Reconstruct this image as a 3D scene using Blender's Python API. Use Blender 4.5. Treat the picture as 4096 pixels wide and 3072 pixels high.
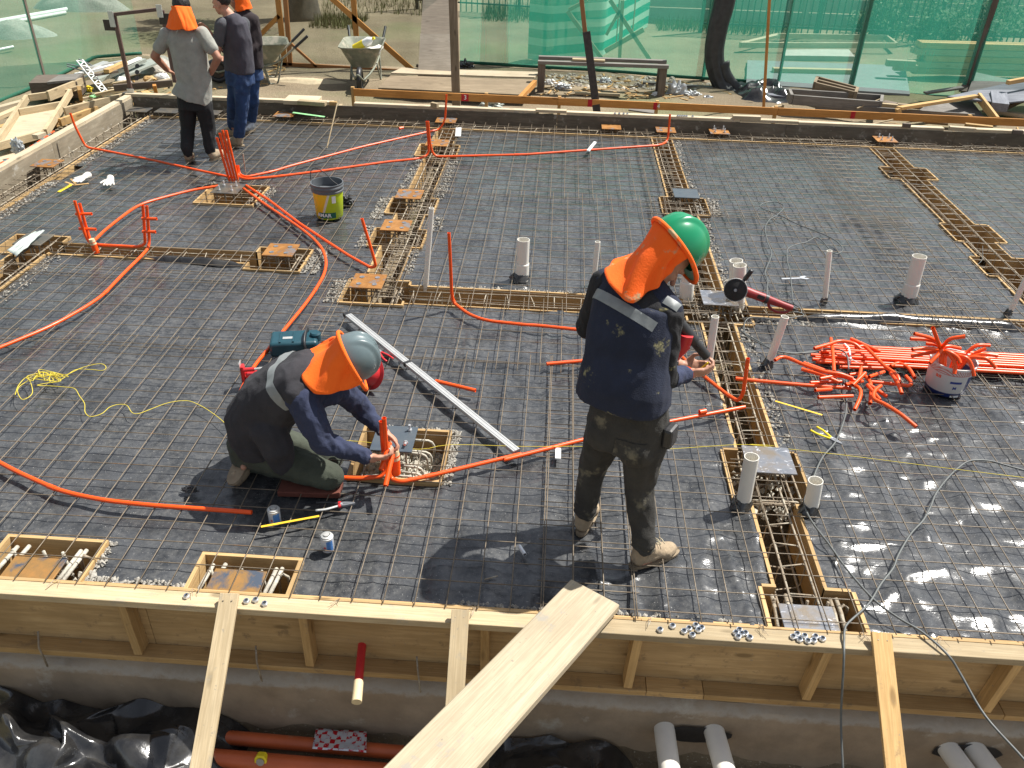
import bpy, bmesh, math, random
import numpy as np
from mathutils import Vector, Matrix, Euler, noise as mnoise
random.seed(7)
R_ = math.radians
for o in list(bpy.data.objects): bpy.data.objects.remove(o)
SC = bpy.context.scene
COL = SC.collection

# ------------------------------------------------------------------ camera, world, sun
F_ = 3357.0; CX, CY = 2048.0, 1536.0; CAM_H = 3.05
def _n(v): return v / np.linalg.norm(v)
_Y = _n(np.array([244., -2136., F_])); _Z = _n(np.array([-158., 5259., F_])); _Z = _n(_Z - _Y * (_Z @ _Y)); _Z = -_Z
_X = np.cross(_Y, _Z); RW = np.array([_X, _Y, _Z])
cam_d = bpy.data.cameras.new('camera'); cam = bpy.data.objects.new('camera', cam_d); COL.objects.link(cam)
cam_d.sensor_width = 36; cam_d.lens = F_ / 4096 * 36; cam_d.clip_start = .05; cam_d.clip_end = 500
_r = RW @ np.array([1, 0, 0]); _u = -(RW @ np.array([0, 1, 0])); _b = -(RW @ np.array([0, 0, 1]))
cam.matrix_world = Matrix(((_r[0], _u[0], _b[0], 0), (_r[1], _u[1], _b[1], 0), (_r[2], _u[2], _b[2], CAM_H), (0, 0, 0, 1)))
SC.camera = cam
SUNV = Vector((.54, .36, 1.0)).normalized()
SC.world = bpy.data.worlds.new('World'); SC.world.use_nodes = True
_nt = SC.world.node_tree
_sky = _nt.nodes.new('ShaderNodeTexSky'); _sky.sky_type = 'NISHITA'; _sky.sun_disc = False
_sky.sun_elevation = math.asin(SUNV.z); _sky.sun_rotation = math.atan2(SUNV.x, SUNV.y)
_hs = _nt.nodes.new('ShaderNodeHueSaturation'); _hs.inputs['Saturation'].default_value = .40; _nt.links.new(_sky.outputs[0], _hs.inputs['Color']); _nt.links.new(_hs.outputs[0], _nt.nodes['Background'].inputs[0]); _nt.nodes['Background'].inputs[1].default_value = .085
sun_d = bpy.data.lights.new('sun', 'SUN'); sun_d.energy = 4.9; sun_d.angle = R_(.53); sun_d.color = (1, .965, .90)
sun = bpy.data.objects.new('sun', sun_d); COL.objects.link(sun); sun.location = (8, 6, 15)
sun.rotation_euler = SUNV.to_track_quat('Z', 'Y').to_euler()
SC.view_settings.view_transform = 'Standard'; SC.view_settings.look = 'None'
SC.view_settings.exposure = .74; SC.view_settings.gamma = 1
SC.cycles.max_bounces = 6; SC.cycles.transparent_max_bounces = 12; SC.cycles.caustics_reflective = False; SC.cycles.caustics_refractive = False
SC.cycles.sample_clamp_indirect = 4

# ------------------------------------------------------------------ helpers
def _ray(px, py): return RW @ np.array([px - CX, py - CY, F_])
def A(px, py, z=0.0):                 # point of the level plane z seen at a place of the photograph
    r = _ray(px, py); t = (z - CAM_H) / r[2]; return Vector((r[0] * t, r[1] * t, z))
def V(px, py, Y):                     # point of the upright plane y = Y
    r = _ray(px, py); t = Y / r[1]; return Vector((r[0] * t, Y, CAM_H + r[2] * t))
def T(x, y, zx, zy): return (x + zx / 2.011, y + zy / 2.011)

def vnoise(x, y, seed=0):
    x = np.asarray(x, float); y = np.asarray(y, float)
    xi = np.floor(x).astype(np.int64); yi = np.floor(y).astype(np.int64); fx = x - xi; fy = y - yi
    fx = fx * fx * (3 - 2 * fx); fy = fy * fy * (3 - 2 * fy)
    def h(a, b):
        n = (a * 374761393 + b * 668265263 + seed * 982451653) & 0xffffffff
        n = ((n ^ (n >> 13)) * 1274126177) & 0xffffffff
        return ((n ^ (n >> 16)) & 0xffff) / 65535.0
    return (h(xi, yi) * (1 - fx) + h(xi + 1, yi) * fx) * (1 - fy) + (h(xi, yi + 1) * (1 - fx) + h(xi + 1, yi + 1) * fx) * fy
def fbm(x, y, seed=0, o=4):
    s = 0; a = .5
    for i in range(o): s = s + a * vnoise(x * 2 ** i, y * 2 ** i, seed + i * 17); a *= .5
    return s

def tag(o, label=None, cat=None, group=None, kind=None):
    if label: o['label'] = label
    if cat: o['category'] = cat
    if group: o['group'] = group
    if kind: o['kind'] = kind
    return o
def empty(name, loc, label=None, cat=None, group=None, rz=0):
    o = bpy.data.objects.new(name, None); COL.objects.link(o); o.location = loc; o.rotation_euler = (0, 0, rz); o.empty_display_size = .1
    return tag(o, label, cat, group)
def copy_tree(o, parent=None):
    c = o.copy(); COL.objects.link(c); c.parent = parent
    for ch in list(o.children): copy_tree(ch, c)
    return c

class MB:
    def __init__(s): s.v = []; s.f = []
    def add(s, vs, fs):
        n = len(s.v); s.v += [Vector(p) for p in vs]; s.f += [tuple(i + n for i in f) for f in fs]; return s
    def box(s, c, d, rot=None):
        c = Vector(c); M = rot if rot is not None else Matrix.Identity(3)
        vs = [c + M @ Vector((x * d[0] / 2, y * d[1] / 2, z * d[2] / 2)) for x in (-1, 1) for y in (-1, 1) for z in (-1, 1)]
        return s.add(vs, [(0, 1, 3, 2), (4, 6, 7, 5), (0, 4, 5, 1), (2, 3, 7, 6), (0, 2, 6, 4), (1, 5, 7, 3)])
    def bar(s, p, q, w, h, up=(0, 0, 1)):
        p = Vector(p); q = Vector(q); M = frame(q - p, up); return s.box((p + q) / 2, ((q - p).length, w, h), M)
    def tube(s, pts, r, n=8, cap=True, closed=False, squash=None, up=None):
        pts = [Vector(p) for p in pts]; N = len(pts); rs = r if isinstance(r, (list, tuple)) else [r] * N
        base = len(s.v); prev = None
        for i, p in enumerate(pts):
            if closed: d = pts[(i + 1) % N] - pts[i - 1]
            else: d = pts[min(i + 1, N - 1)] - pts[max(i - 1, 0)]
            if d.length < 1e-9: d = Vector((0, 0, 1))
            d.normalize()
            if prev is None:
                a = Vector(up) if up else (Vector((0, 0, 1)) if abs(d.z) < .9 else Vector((1, 0, 0)))
                u = (a - d * a.dot(d)).normalized()
            else: u = (prev - d * prev.dot(d)).normalized()
            prev = u; w = d.cross(u)
            for k in range(n):
                a = 2 * math.pi * k / n; sq = squash or (1, 1)
                s.v.append(p + (u * math.cos(a) * sq[0] + w * math.sin(a) * sq[1]) * rs[i])
        M = N if closed else N - 1
        for i in range(M):
            for k in range(n):
                a = base + i * n + k; b = base + i * n + (k + 1) % n; j = (i + 1) % N
                s.f.append((a, b, base + j * n + (k + 1) % n, base + j * n + k))
        if cap and not closed:
            s.f.append(tuple(base + k for k in range(n))[::-1]); s.f.append(tuple(base + (N - 1) * n + k for k in range(n)))
        return s
    def hollow(s, pts, r, t, n=16):       # a pipe with a wall and open ends
        a = MB().tube(pts, r, n, cap=False); b = MB().tube(pts, r - t, n, cap=False)
        N = len(a.v); base = len(s.v); s.v += a.v + b.v
        s.f += [tuple(base + i for i in f) for f in a.f] + [tuple(base + N + i for i in f[::-1]) for f in b.f]
        for e, fl in ((0, 0), (N - n, 1)):
            for k in range(n):
                q = (base + e + k, base + e + (k + 1) % n, base + N + e + (k + 1) % n, base + N + e + k)
                s.f.append(q if fl else q[::-1])
        return s
    def lathe(s, prof, n=24, M=None, cap=True):
        base = len(s.v); M = M or Matrix.Identity(4)
        for r, z in prof:
            for k in range(n):
                a = 2 * math.pi * k / n; s.v.append(M @ Vector((r * math.cos(a), r * math.sin(a), z)))
        for i in range(len(prof) - 1):
            for k in range(n):
                s.f.append((base + i * n + k, base + i * n + (k + 1) % n, base + (i + 1) * n + (k + 1) % n, base + (i + 1) * n + k))
        if cap:
            s.f.append(tuple(base + k for k in range(n))[::-1]); s.f.append(tuple(base + (len(prof) - 1) * n + k for k in range(n)))
        return s
    def ell(s, c, r, rot=None, nu=14, nv=10):
        c = Vector(c); M = rot if rot is not None else Matrix.Identity(3); vs = []; fs = []
        for i in range(1, nv):
            th = math.pi * i / nv
            for k in range(nu):
                a = 2 * math.pi * k / nu
                vs.append(c + M @ Vector((r[0] * math.sin(th) * math.cos(a), r[1] * math.sin(th) * math.sin(a), r[2] * math.cos(th))))
        top = len(vs); vs.append(c + M @ Vector((0, 0, r[2]))); bot = len(vs); vs.append(c + M @ Vector((0, 0, -r[2])))
        for i in range(nv - 2):
            for k in range(nu):
                fs.append((i * nu + k, (i + 1) * nu + k, (i + 1) * nu + (k + 1) % nu, i * nu + (k + 1) % nu))
        for k in range(nu):
            fs.append((top, k, (k + 1) % nu)); fs.append((bot, (nv - 2) * nu + (k + 1) % nu, (nv - 2) * nu + k))
        return s.add(vs, fs)
    def cap(s, p, q, r1, r2, n=12):       # tapered capsule
        p = Vector(p); q = Vector(q); d = q - p; L = max(d.length, 1e-6); d = d / L; pts = []; rs = []
        for i in range(5):
            a = math.pi / 2 * (1 - i / 4.5); pts.append(p - d * r1 * math.sin(a)); rs.append(max(r1 * math.cos(a), r1 * .02))
        for i in range(1, 6): pts.append(p + d * L * i / 6); rs.append(r1 + (r2 - r1) * i / 6)
        for i in range(5):
            a = math.pi / 2 * (i + .5) / 4.5; pts.append(q + d * r2 * math.sin(a)); rs.append(max(r2 * math.cos(a), r2 * .02))
        return s.tube(pts, rs, n)
    def prism(s, poly, z0, z1, M=None):
        M = M or Matrix.Identity(4); n = len(poly)
        vs = [M @ Vector((x, y, z0)) for x, y in poly] + [M @ Vector((x, y, z1)) for x, y in poly]
        fs = [tuple(range(n))[::-1], tuple(range(n, 2 * n))] + [(i, (i + 1) % n, n + (i + 1) % n, n + i) for i in range(n)]
        return s.add(vs, fs)
    def build(s, name, mat, parent=None, smooth=0, origin=None):
        me = bpy.data.meshes.new(name); o = bpy.data.objects.new(name, me); COL.objects.link(o)
        if parent is not None:
            off = Vector(parent.location); q = parent.parent
            while q is not None: off += Vector(q.location); q = q.parent
        else:
            if origin is None:
                xs = [p.x for p in s.v]; ys = [p.y for p in s.v]
                origin = Vector(((min(xs) + max(xs)) / 2, (min(ys) + max(ys)) / 2, min(p.z for p in s.v)))
            off = Vector(origin); o.location = off
        me.from_pydata([tuple(p - off) for p in s.v], [], s.f)
        if mat: me.materials.append(mat)
        if parent is not None: o.parent = parent
        fix(me)
        if smooth: shade(me, smooth)
        return o
def fix(me):
    bm = bmesh.new(); bm.from_mesh(me); bmesh.ops.recalc_face_normals(bm, faces=bm.faces); bm.to_mesh(me); bm.free()
def shade(me, ang=40):
    for p in me.polygons: p.use_smooth = True
    if ang < 170: me.set_sharp_from_angle(angle=R_(ang))
def frame(d, up=(0, 0, 1)):
    d = Vector(d).normalized(); u = Vector(up)
    if abs(d.dot(u.normalized())) > .98: u = Vector((0, 1, 0)) if abs(d.y) < .9 else Vector((1, 0, 0))
    y = u.cross(d).normalized(); z = d.cross(y); return Matrix((d, y, z)).transposed()
def smooth_path(pts, k=6):             # Catmull-Rom
    pts = [Vector(p) for p in pts]; out = []
    P = [pts[0] * 2 - pts[1]] + pts + [pts[-1] * 2 - pts[-2]]
    for i in range(1, len(P) - 2):
        for j in range(k):
            t = j / k; a, b, c, d = P[i - 1], P[i], P[i + 1], P[i + 2]
            out.append(.5 * ((2 * b) + (c - a) * t + (2 * a - 5 * b + 4 * c - d) * t * t + (3 * b - a - 3 * c + d) * t ** 3))
    out.append(pts[-1]); return out
def board(name, p, q, w, t, mat, parent=None, up=(0, 0, 1), label=None, cat=None, group=None, bev=.002, warp=0, kind=None):
    """a straight piece of timber from p to q, grain along its own x axis, w wide, t thick; up = the way its wide face looks"""
    p = Vector(p); q = Vector(q); L = (q - p).length; M = frame(q - p, up)
    n = max(2, int(L / .25)); mb = MB(); ph = random.random() * 9
    for i in range(n + 1):
        x = -L / 2 + L * i / n; dz = warp * math.sin(ph + 3.1 * i / n * 2); dy = warp * .5 * math.sin(ph * 2 + 4 * i / n)
        for sy, sz in ((-1, -1), (1, -1), (1, 1), (-1, 1)): mb.v.append(Vector((x, sy * w / 2 + dy, sz * t / 2 + dz)))
    for i in range(n):
        for k in range(4): mb.f.append((i * 4 + k, i * 4 + (k + 1) % 4, (i + 1) * 4 + (k + 1) % 4, (i + 1) * 4 + k))
    mb.f.append((3, 2, 1, 0)); mb.f.append((n * 4, n * 4 + 1, n * 4 + 2, n * 4 + 3))
    o = mb.build(name, mat, origin=(0, 0, 0)); off = Vector((0, 0, 0))
    if parent is not None: o.parent = parent; off = Vector(parent.location)
    o.location = (p + q) / 2 - off; o.rotation_euler = M.to_euler()
    if bev:
        b = o.modifiers.new('bevel', 'BEVEL'); b.width = bev; b.segments = 1; b.limit_method = 'ANGLE'
    return tag(o, label, cat, group, kind)

# ------------------------------------------------------------------ materials
def nodes(name):
    m = bpy.data.materials.new(name); m.use_nodes = True; nt = m.node_tree; b = nt.nodes['Principled BSDF']; return m, nt, b
def lk(nt, a, b): nt.links.new(a, b)
def coords(nt, scale=(1, 1, 1), kind='Object', rnd=False):
    tc = nt.nodes.new('ShaderNodeTexCoord'); mp = nt.nodes.new('ShaderNodeMapping'); mp.inputs['Scale'].default_value = scale
    lk(nt, tc.outputs[kind], mp.inputs['Vector'])
    if rnd:
        oi = nt.nodes.new('ShaderNodeObjectInfo'); ml = nt.nodes.new('ShaderNodeMath'); ml.operation = 'MULTIPLY'; ml.inputs[1].default_value = 37
        lk(nt, oi.outputs['Random'], ml.inputs[0]); lk(nt, ml.outputs[0], mp.inputs['Location'])
    return mp.outputs[0]
def nz(nt, vec, scale, detail=4, rough=.6, dist=0):
    n = nt.nodes.new('ShaderNodeTexNoise'); n.inputs['Scale'].default_value = scale; n.inputs['Detail'].default_value = detail
    n.inputs['Roughness'].default_value = rough; n.inputs['Distortion'].default_value = dist; lk(nt, vec, n.inputs['Vector']); return n.outputs['Fac']
def ramp(nt, fac, stops):
    r = nt.nodes.new('ShaderNodeValToRGB'); e = r.color_ramp.elements
    while len(e) < len(stops): e.new(.5)
    for i, (p, c) in enumerate(stops): e[i].position = p; e[i].color = (c, c, c, 1) if isinstance(c, (int, float)) else (*c, 1)
    lk(nt, fac, r.inputs[0]); return r.outputs[0]
def mixc(nt, fac, a, b, mode='MIX'):
    m = nt.nodes.new('ShaderNodeMix'); m.data_type = 'RGBA'; m.blend_type = mode
    for s, v in ((m.inputs[0], fac), (m.inputs[6], a), (m.inputs[7], b)):
        if isinstance(v, (int, float)): s.default_value = v
        elif isinstance(v, tuple): s.default_value = (*v, 1)
        else: lk(nt, v, s)
    return m.outputs[2]
def bump(nt, b, h, strength=.3, dist=.01):
    n = nt.nodes.new('ShaderNodeBump'); n.inputs['Strength'].default_value = strength; n.inputs['Distance'].default_value = dist
    lk(nt, h, n.inputs['Height']); lk(nt, n.outputs[0], b.inputs['Normal'])
def simple(name, col, rough=.6, metal=0, var=.18, scale=18, bmp=.15, bs=60, dirt=None, dscale=6, dcut=.55, spec=.5, stretch=(1, 1, 1)):
    m, nt, b = nodes(name); v = coords(nt, stretch, rnd=True)
    n1 = nz(nt, v, scale, 5)
    c = ramp(nt, n1, [(.3, tuple(x * (1 - var) for x in col)), (.7, tuple(min(1, x * (1 + var)) for x in col))])
    if dirt:
        f = ramp(nt, nz(nt, v, dscale, 6, .65), [(dcut, 0.), (dcut + .1, 1.)]); c = mixc(nt, f, c, dirt)
    lk(nt, c, b.inputs['Base Color']); b.inputs['Roughness'].default_value = rough; b.inputs['Metallic'].default_value = metal
    b.inputs['Specular IOR Level'].default_value = spec
    if bmp: bump(nt, b, nz(nt, v, bs, 3), bmp, .004)
    return m
def wood(name, c1, c2, rough=.75, gr=22, knots=True, stain=None, vary=.25):
    m, nt, b = nodes(name); v = coords(nt, (1.2, gr, gr), rnd=True); v2 = coords(nt, (1, 1, 1), rnd=True)
    c = ramp(nt, nz(nt, v, 1.6, 6, .7, .6), [(.3, c1), (.68, c2)])
    c = mixc(nt, ramp(nt, nz(nt, v2, 2.2, 4), [(.42, 0.), (.72, .55)]), c, tuple(x * .72 for x in c1))
    if knots:
        vo = nt.nodes.new('ShaderNodeTexVoronoi'); vo.inputs['Scale'].default_value = 1.0
        lk(nt, coords(nt, (2.2, 7, 7), rnd=True), vo.inputs['Vector'])
        c = mixc(nt, ramp(nt, vo.outputs['Distance'], [(.07, .8), (.13, 0.)]), c, tuple(x * .42 for x in c1))
    c = mixc(nt, ramp(nt, nz(nt, coords(nt, (3, gr * 4, gr * 4), rnd=True), 1.5, 3, .6), [(.42, .32), (.58, 0.)]), c, tuple(x * .6 for x in c1))
    c = mixc(nt, ramp(nt, nz(nt, v2, 45, 3, .6), [(.68, 0.), (.72, .6)]), c, (.22, .20, .17))
    if stain: c = mixc(nt, ramp(nt, nz(nt, v2, 9, 6, .7), [(.58, 0.), (.66, .8)]), c, stain)
    hs = nt.nodes.new('ShaderNodeHueSaturation'); oi = nt.nodes.new('ShaderNodeObjectInfo'); mr = nt.nodes.new('ShaderNodeMapRange')
    mr.inputs[3].default_value = 1 - vary; mr.inputs[4].default_value = 1 + vary * .5
    lk(nt, oi.outputs['Random'], mr.inputs[0]); lk(nt, mr.outputs[0], hs.inputs['Value']); lk(nt, c, hs.inputs['Color'])
    lk(nt, hs.outputs[0], b.inputs['Base Color']); b.inputs['Roughness'].default_value = rough; b.inputs['Specular IOR Level'].default_value = .25
    bump(nt, b, nz(nt, v, 3, 6, .7), .25, .004); return m
M = {}
M['pine'] = wood('pine', (.43, .33, .195), (.57, .46, .295), stain=(.34, .29, .21))
M['pine_yellow'] = wood('pine_yellow', (.46, .28, .11), (.60, .40, .18), stain=(.30, .20, .10))
M['pine_pale'] = wood('pine_pale', (.47, .385, .26), (.60, .51, .365), stain=(.36, .33, .28))
M['ply'] = wood('ply', (.42, .27, .12), (.55, .38, .19), gr=9, vary=.12, stain=(.25, .17, .09))
M['ply_edge'] = wood('ply_edge', (.42, .26, .11), (.62, .43, .21), gr=60, knots=False)
M['form_face'] = wood('form_face', (.10, .085, .065), (.19, .165, .13), gr=6, knots=False, stain=(.30, .28, .24), vary=.15)
M['ply_brown'] = wood('ply_brown', (.20, .15, .095), (.31, .24, .16), gr=9, vary=.15)
M['ply_grey'] = wood('ply_grey', (.17, .155, .14), (.27, .25, .225), gr=8, vary=.2)
M['dark_wood'] = wood('dark_wood', (.13, .10, .08), (.22, .175, .14))
M['red_wood'] = wood('red_wood', (.32, .14, .05), (.44, .21, .085))
M['rail'] = wood('rail', (.50, .22, .055), (.62, .30, .09), vary=.1)
M['mesh'] = simple('mesh_steel', (.17, .135, .095), .5, .2, .3, 30, .3, 200, dirt=(.22, .13, .07), dcut=.6)
M['cage'] = simple('cage_steel', (.28, .225, .16), .75, .15, .3, 24, .8, 130, dirt=(.42, .38, .30), dscale=9, dcut=.50)
M['cement_bar'] = simple('cement_bar', (.45, .42, .35), .9, 0, .25, 30, 1, 90)
M['concrete'] = simple('concrete', (.27, .205, .138), .9, 0, .25, 4, .7, 60, dirt=(.40, .36, .29), dscale=3.4, dcut=.60)
def ledge_stain():
    m = M['concrete']; nt = m.node_tree; b = nt.nodes['Principled BSDF']; l = b.inputs['Base Color'].links[0].from_socket; tc = nt.nodes.new('ShaderNodeTexCoord'); sx = nt.nodes.new('ShaderNodeSeparateXYZ'); lk(nt, tc.outputs['Object'], sx.inputs[0])
    a = nt.nodes.new('ShaderNodeMath'); a.operation = 'MULTIPLY_ADD'; a.inputs[1].default_value = .10; lk(nt, nz(nt, tc.outputs['Object'], 16, 5, .7), a.inputs[0]); lk(nt, sx.outputs['Z'], a.inputs[2])
    lk(nt, mixc(nt, ramp(nt, a.outputs[0], [(.585, 0.), (.61, .75), (.64, .35)]), l, (.36, .33, .28)), b.inputs['Base Color'])
ledge_stain()
M['gravel_c'] = simple('gravel_crumb', (.33, .31, .27), .95, 0, .3, 40, .5, 90)
M['stone'] = simple('stone', (.42, .38, .31), .9, 0, .2, 9, .6, 40)
M['orange'] = simple('orange_pvc', (.84, .088, .007), .34, 0, .05, 9, .03, 60, dirt=(.55, .16, .05), dscale=5, dcut=.72)
M['orange_big'] = simple('orange_sewer', (.50, .11, .035), .4, 0, .12, 6, .05, 60, dirt=(.42, .22, .12), dscale=4, dcut=.6)
M['pvc'] = simple('white_pvc', (.74, .71, .64), .35, 0, .05, 7, .02, 60, dirt=(.50, .46, .38), dscale=6, dcut=.66)
M['bolt'] = simple('zinc', (.66, .67, .68), .30, .6, .12, 30, .1, 120)
M['alu'] = simple('aluminium', (.58, .58, .56), .42, .55, .08, 30, .1, 100)
M['steel_grey'] = simple('steel_grey', (.30, .31, .33), .33, .6, .15, 12, .08, 70)
M['black_rubber'] = simple('black_rubber', (.022, .022, .024), .45, 0, .3, 30, .1, 80)
M['cable'] = simple('cable_grey', (.10, .108, .105), .5, 0, .2, 20, .05, 80)
M['string'] = simple('yellow_string', (.62, .50, .05), .8, 0, .1, 60, .2, 300)
M['white'] = simple('white_paint', (.78, .78, .76), .45, 0, .05, 10, .03, 60)
M['yellow'] = simple('yellow_plastic', (.80, .62, .02), .4, 0, .05, 10, .03, 60)
M['red'] = simple('red_plastic', (.55, .025, .03), .38, 0, .1, 12, .05, 60)
M['grinder_red'] = simple('grinder_red', (.26, .022, .022), .42, 0, .2, 16, .05, 80, dirt=(.20, .10, .09), dcut=.62)
M['teal'] = simple('teal_plastic', (.012, .055, .075), .4, 0, .15, 10, .05, 80)
M['leather'] = simple('tan_leather', (.34, .26, .17), .85, 0, .2, 12, .5, 90, dirt=(.22, .17, .12), dscale=14, dcut=.56)
M['sole'] = simple('boot_sole', (.27, .21, .14), .9, 0, .2, 20, .3, 90)
M['glove'] = simple('glove_cloth', (.66, .63, .57), .9, 0, .12, 22, .4, 120)
M['navy'] = simple('navy_cloth', (.014, .018, .036), .9, 0, .25, 8, .6, 160)
M['navy2'] = simple('navy_sleeve', (.028, .036, .075), .95, 0, .2, 9, .8, 160)
M['char'] = simple('charcoal_cloth', (.030, .029, .034), .95, 0, .25, 8, .6, 160)
M['blackc'] = simple('black_cloth', (.017, .017, .017), .95, 0, .25, 8, .6, 160)
M['jeans_b'] = simple('black_jeans', (.036, .034, .030), .95, 0, .35, 7, .8, 150, dirt=(.15, .135, .095), dscale=8, dcut=.59)
M['green_t'] = simple('green_trousers', (.050, .058, .042), .95, 0, .25, 7, .7, 150)
M['jeans'] = simple('blue_jeans', (.022, .050, .13), .95, 0, .35, 9, .7, 150, dirt=(.06, .10, .20), dscale=5, dcut=.58)
M['tee'] = simple('grey_tee', (.30, .30, .265), .95, 0, .14, 12, .6, 160)
M['grey_cloth'] = simple('grey_cloth', (.075, .078, .088), .95, 0, .2, 9, .7, 160)
M['maroon'] = simple('brown_cloth', (.028, .02, .022), .95, 0, .2, 9, .6, 160)
M['reflect'] = simple('reflective_tape', (.22, .235, .235), .5, .1, .1, 30, .1, 200)
M['skin'] = simple('skin', (.46, .235, .155), .55, 0, .1, 14, .25, 120)
M['skin2'] = simple('skin_tan', (.36, .17, .105), .55, 0, .1, 14, .25, 120)
M['hair'] = simple('dark_hair', (.012, .009, .008), .5, 0, .3, 90, .8, 240)
M['helmet_green'] = simple('helmet_green', (.006, .22, .095), .28, 0, .06, 9, .02, 60, dirt=(.10, .26, .17), dscale=30, dcut=.70)
M['helmet_grey'] = simple('helmet_grey', (.115, .155, .165), .34, 0, .06, 9, .02, 60)
M['flap'] = simple('orange_cloth', (1.0, .145, .007), .9, 0, .05, 8, .5, 120)
M['flap_dirty'] = simple('orange_cloth_dirty', (1.0, .13, .006), .9, 0, .05, 8, .5, 120, dirt=(.48, .34, .18), dscale=11, dcut=.59)
M['clearplastic'] = simple('grey_film', (.45, .47, .47), .25, 0, .2, 9, .4, 30)
M['tape'] = simple('masking_tape', (.62, .50, .30), .7, 0, .1, 20, .3, 80)
M['brick_red'] = simple('brick_red', (.12, .035, .022), .9, 0, .2, 20, .5, 60)
M['chalk_red'] = simple('red_marking', (.45, .012, .02), .8, 0, .1, 20, .3, 60)
M['blade'] = simple('blade_yellow', (.78, .48, .03), .5, 0, .05, 20, .05, 60)
M['barrow'] = simple('barrow_green', (.20, .21, .16), .7, .1, .25, 8, .3, 50, dirt=(.36, .33, .26), dscale=6, dcut=.52)
M['dark_net'] = simple('black_tarp', (.035, .036, .035), .55, 0, .35, 12, .5, 60)
M['green_strip'] = simple('green_white_strip', (.25, .55, .25), .5, 0, .3, 8); M['wrap_clear'] = simple('wrapper_clear', (.42, .47, .44), .2, 0, .25, 9, .4, 30, dirt=(.6, .5, .05), dscale=14, dcut=.62)
M['alu_green'] = simple('alu_greenish', (.34, .37, .33), .5, .3, .15, 12, .1); M['sand'] = simple('pale_sand', (.46, .38, .25), .95, 0, .15, 20, .5); M['ply_blue'] = wood('ply_blue', (.15, .16, .19), (.25, .26, .29), gr=8, vary=.1); M['pad_grey'] = simple('pad_grey', (.20, .21, .21), .9, 0, .1, 5, .2)
M['green_rope'] = simple('green_rope', (.008, .095, .055), .8, 0, .2, 30, .5, 90)

def rust_plate(name, c1, c2, c3, rough=.55, metal=.4):
    m, nt, b = nodes(name); v = coords(nt, (1, 1, 1), rnd=True)
    c = ramp(nt, nz(nt, v, 7, 6, .62, .5), [(.36, c3), (.47, c1), (.62, c2)])
    lk(nt, c, b.inputs['Base Color']); b.inputs['Roughness'].default_value = rough; b.inputs['Metallic'].default_value = metal
    bump(nt, b, nz(nt, v, 50, 5), .2, .003); return m
M['rust'] = rust_plate('rusty_plate', (.30, .13, .03), (.42, .20, .06), (.20, .19, .19))
M['rust_blue'] = rust_plate('rusty_plate_blue', (.30, .17, .06), (.40, .20, .06), (.075, .095, .13))
M['plate_dull'] = rust_plate('dull_plate', (.16, .15, .13), (.24, .20, .15), (.12, .125, .13), .4, .6)
M['plate_shiny'] = rust_plate('shiny_plate', (.36, .36, .37), (.36, .30, .23), (.28, .30, .33), .2, .7)
def glare_paint():  # white streaks of sun glare painted into the plate's base colour
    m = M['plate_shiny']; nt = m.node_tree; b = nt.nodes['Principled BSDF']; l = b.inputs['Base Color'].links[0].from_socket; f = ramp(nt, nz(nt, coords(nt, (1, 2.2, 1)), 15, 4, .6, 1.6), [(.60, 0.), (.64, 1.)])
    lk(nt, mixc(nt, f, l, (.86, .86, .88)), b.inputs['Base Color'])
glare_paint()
M['plate_blue'] = rust_plate('blue_grey_plate', (.085, .105, .125), (.10, .115, .13), (.07, .09, .115), .42, .3)

def membrane_mat():
    m, nt, b = nodes('black_membrane'); v = coords(nt)
    base = ramp(nt, nz(nt, v, 5, 6, .6), [(.35, (.026, .028, .031)), (.65, (.058, .061, .066))])
    def mul(x, y):
        n = nt.nodes.new('ShaderNodeMath'); n.operation = 'MULTIPLY'; lk(nt, x, n.inputs[0]); lk(nt, y, n.inputs[1]); return n.outputs[0]
    patch = ramp(nt, nz(nt, v, 2.3, 5, .65), [(.34, .25), (.66, 1.)])
    dust = mul(ramp(nt, nz(nt, v, 30, 6, .66), [(.40, 0.), (.74, .62)]), patch)
    c = mixc(nt, dust, base, (.185, .182, .172))
    c = mixc(nt, ramp(nt, nz(nt, v, 150, 2, .5), [(.68, 0.), (.74, .9)]), c, (.36, .35, .33))
    c = mixc(nt, ramp(nt, nz(nt, v, 1.1, 7, .72), [(.60, 0.), (.80, .5)]), c, (.16, .14, .11))
    lk(nt, c, b.inputs['Base Color'])
    rg = ramp(nt, nz(nt, v, 6, 5, .65), [(.35, .15), (.70, .27)]); lk(nt, rg, b.inputs['Roughness']); b.inputs['Specular IOR Level'].default_value = .6
    a = nt.nodes.new('ShaderNodeMath'); a.operation = 'ADD'
    lk(nt, nz(nt, v, 24, 5, .62, .9), a.inputs[0]); lk(nt, nz(nt, coords(nt, (8, 30, 1)), 1.0, 5, .62, .7), a.inputs[1]); bump(nt, b, a.outputs[0], .20, .009)
    return m
M['membrane'] = membrane_mat()
def plastic_mat():
    m, nt, b = nodes('black_plastic_film'); v = coords(nt)
    c = ramp(nt, nz(nt, v, 6, 6, .6), [(.42, (.014, .014, .015)), (.75, (.06, .058, .054))]); lk(nt, c, b.inputs['Base Color'])
    b.inputs['Roughness'].default_value = .20; b.inputs['Specular IOR Level'].default_value = .75
    bump(nt, b, nz(nt, v, 14, 4, .6, .6), .3, .01); return m
M['film'] = plastic_mat()
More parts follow.
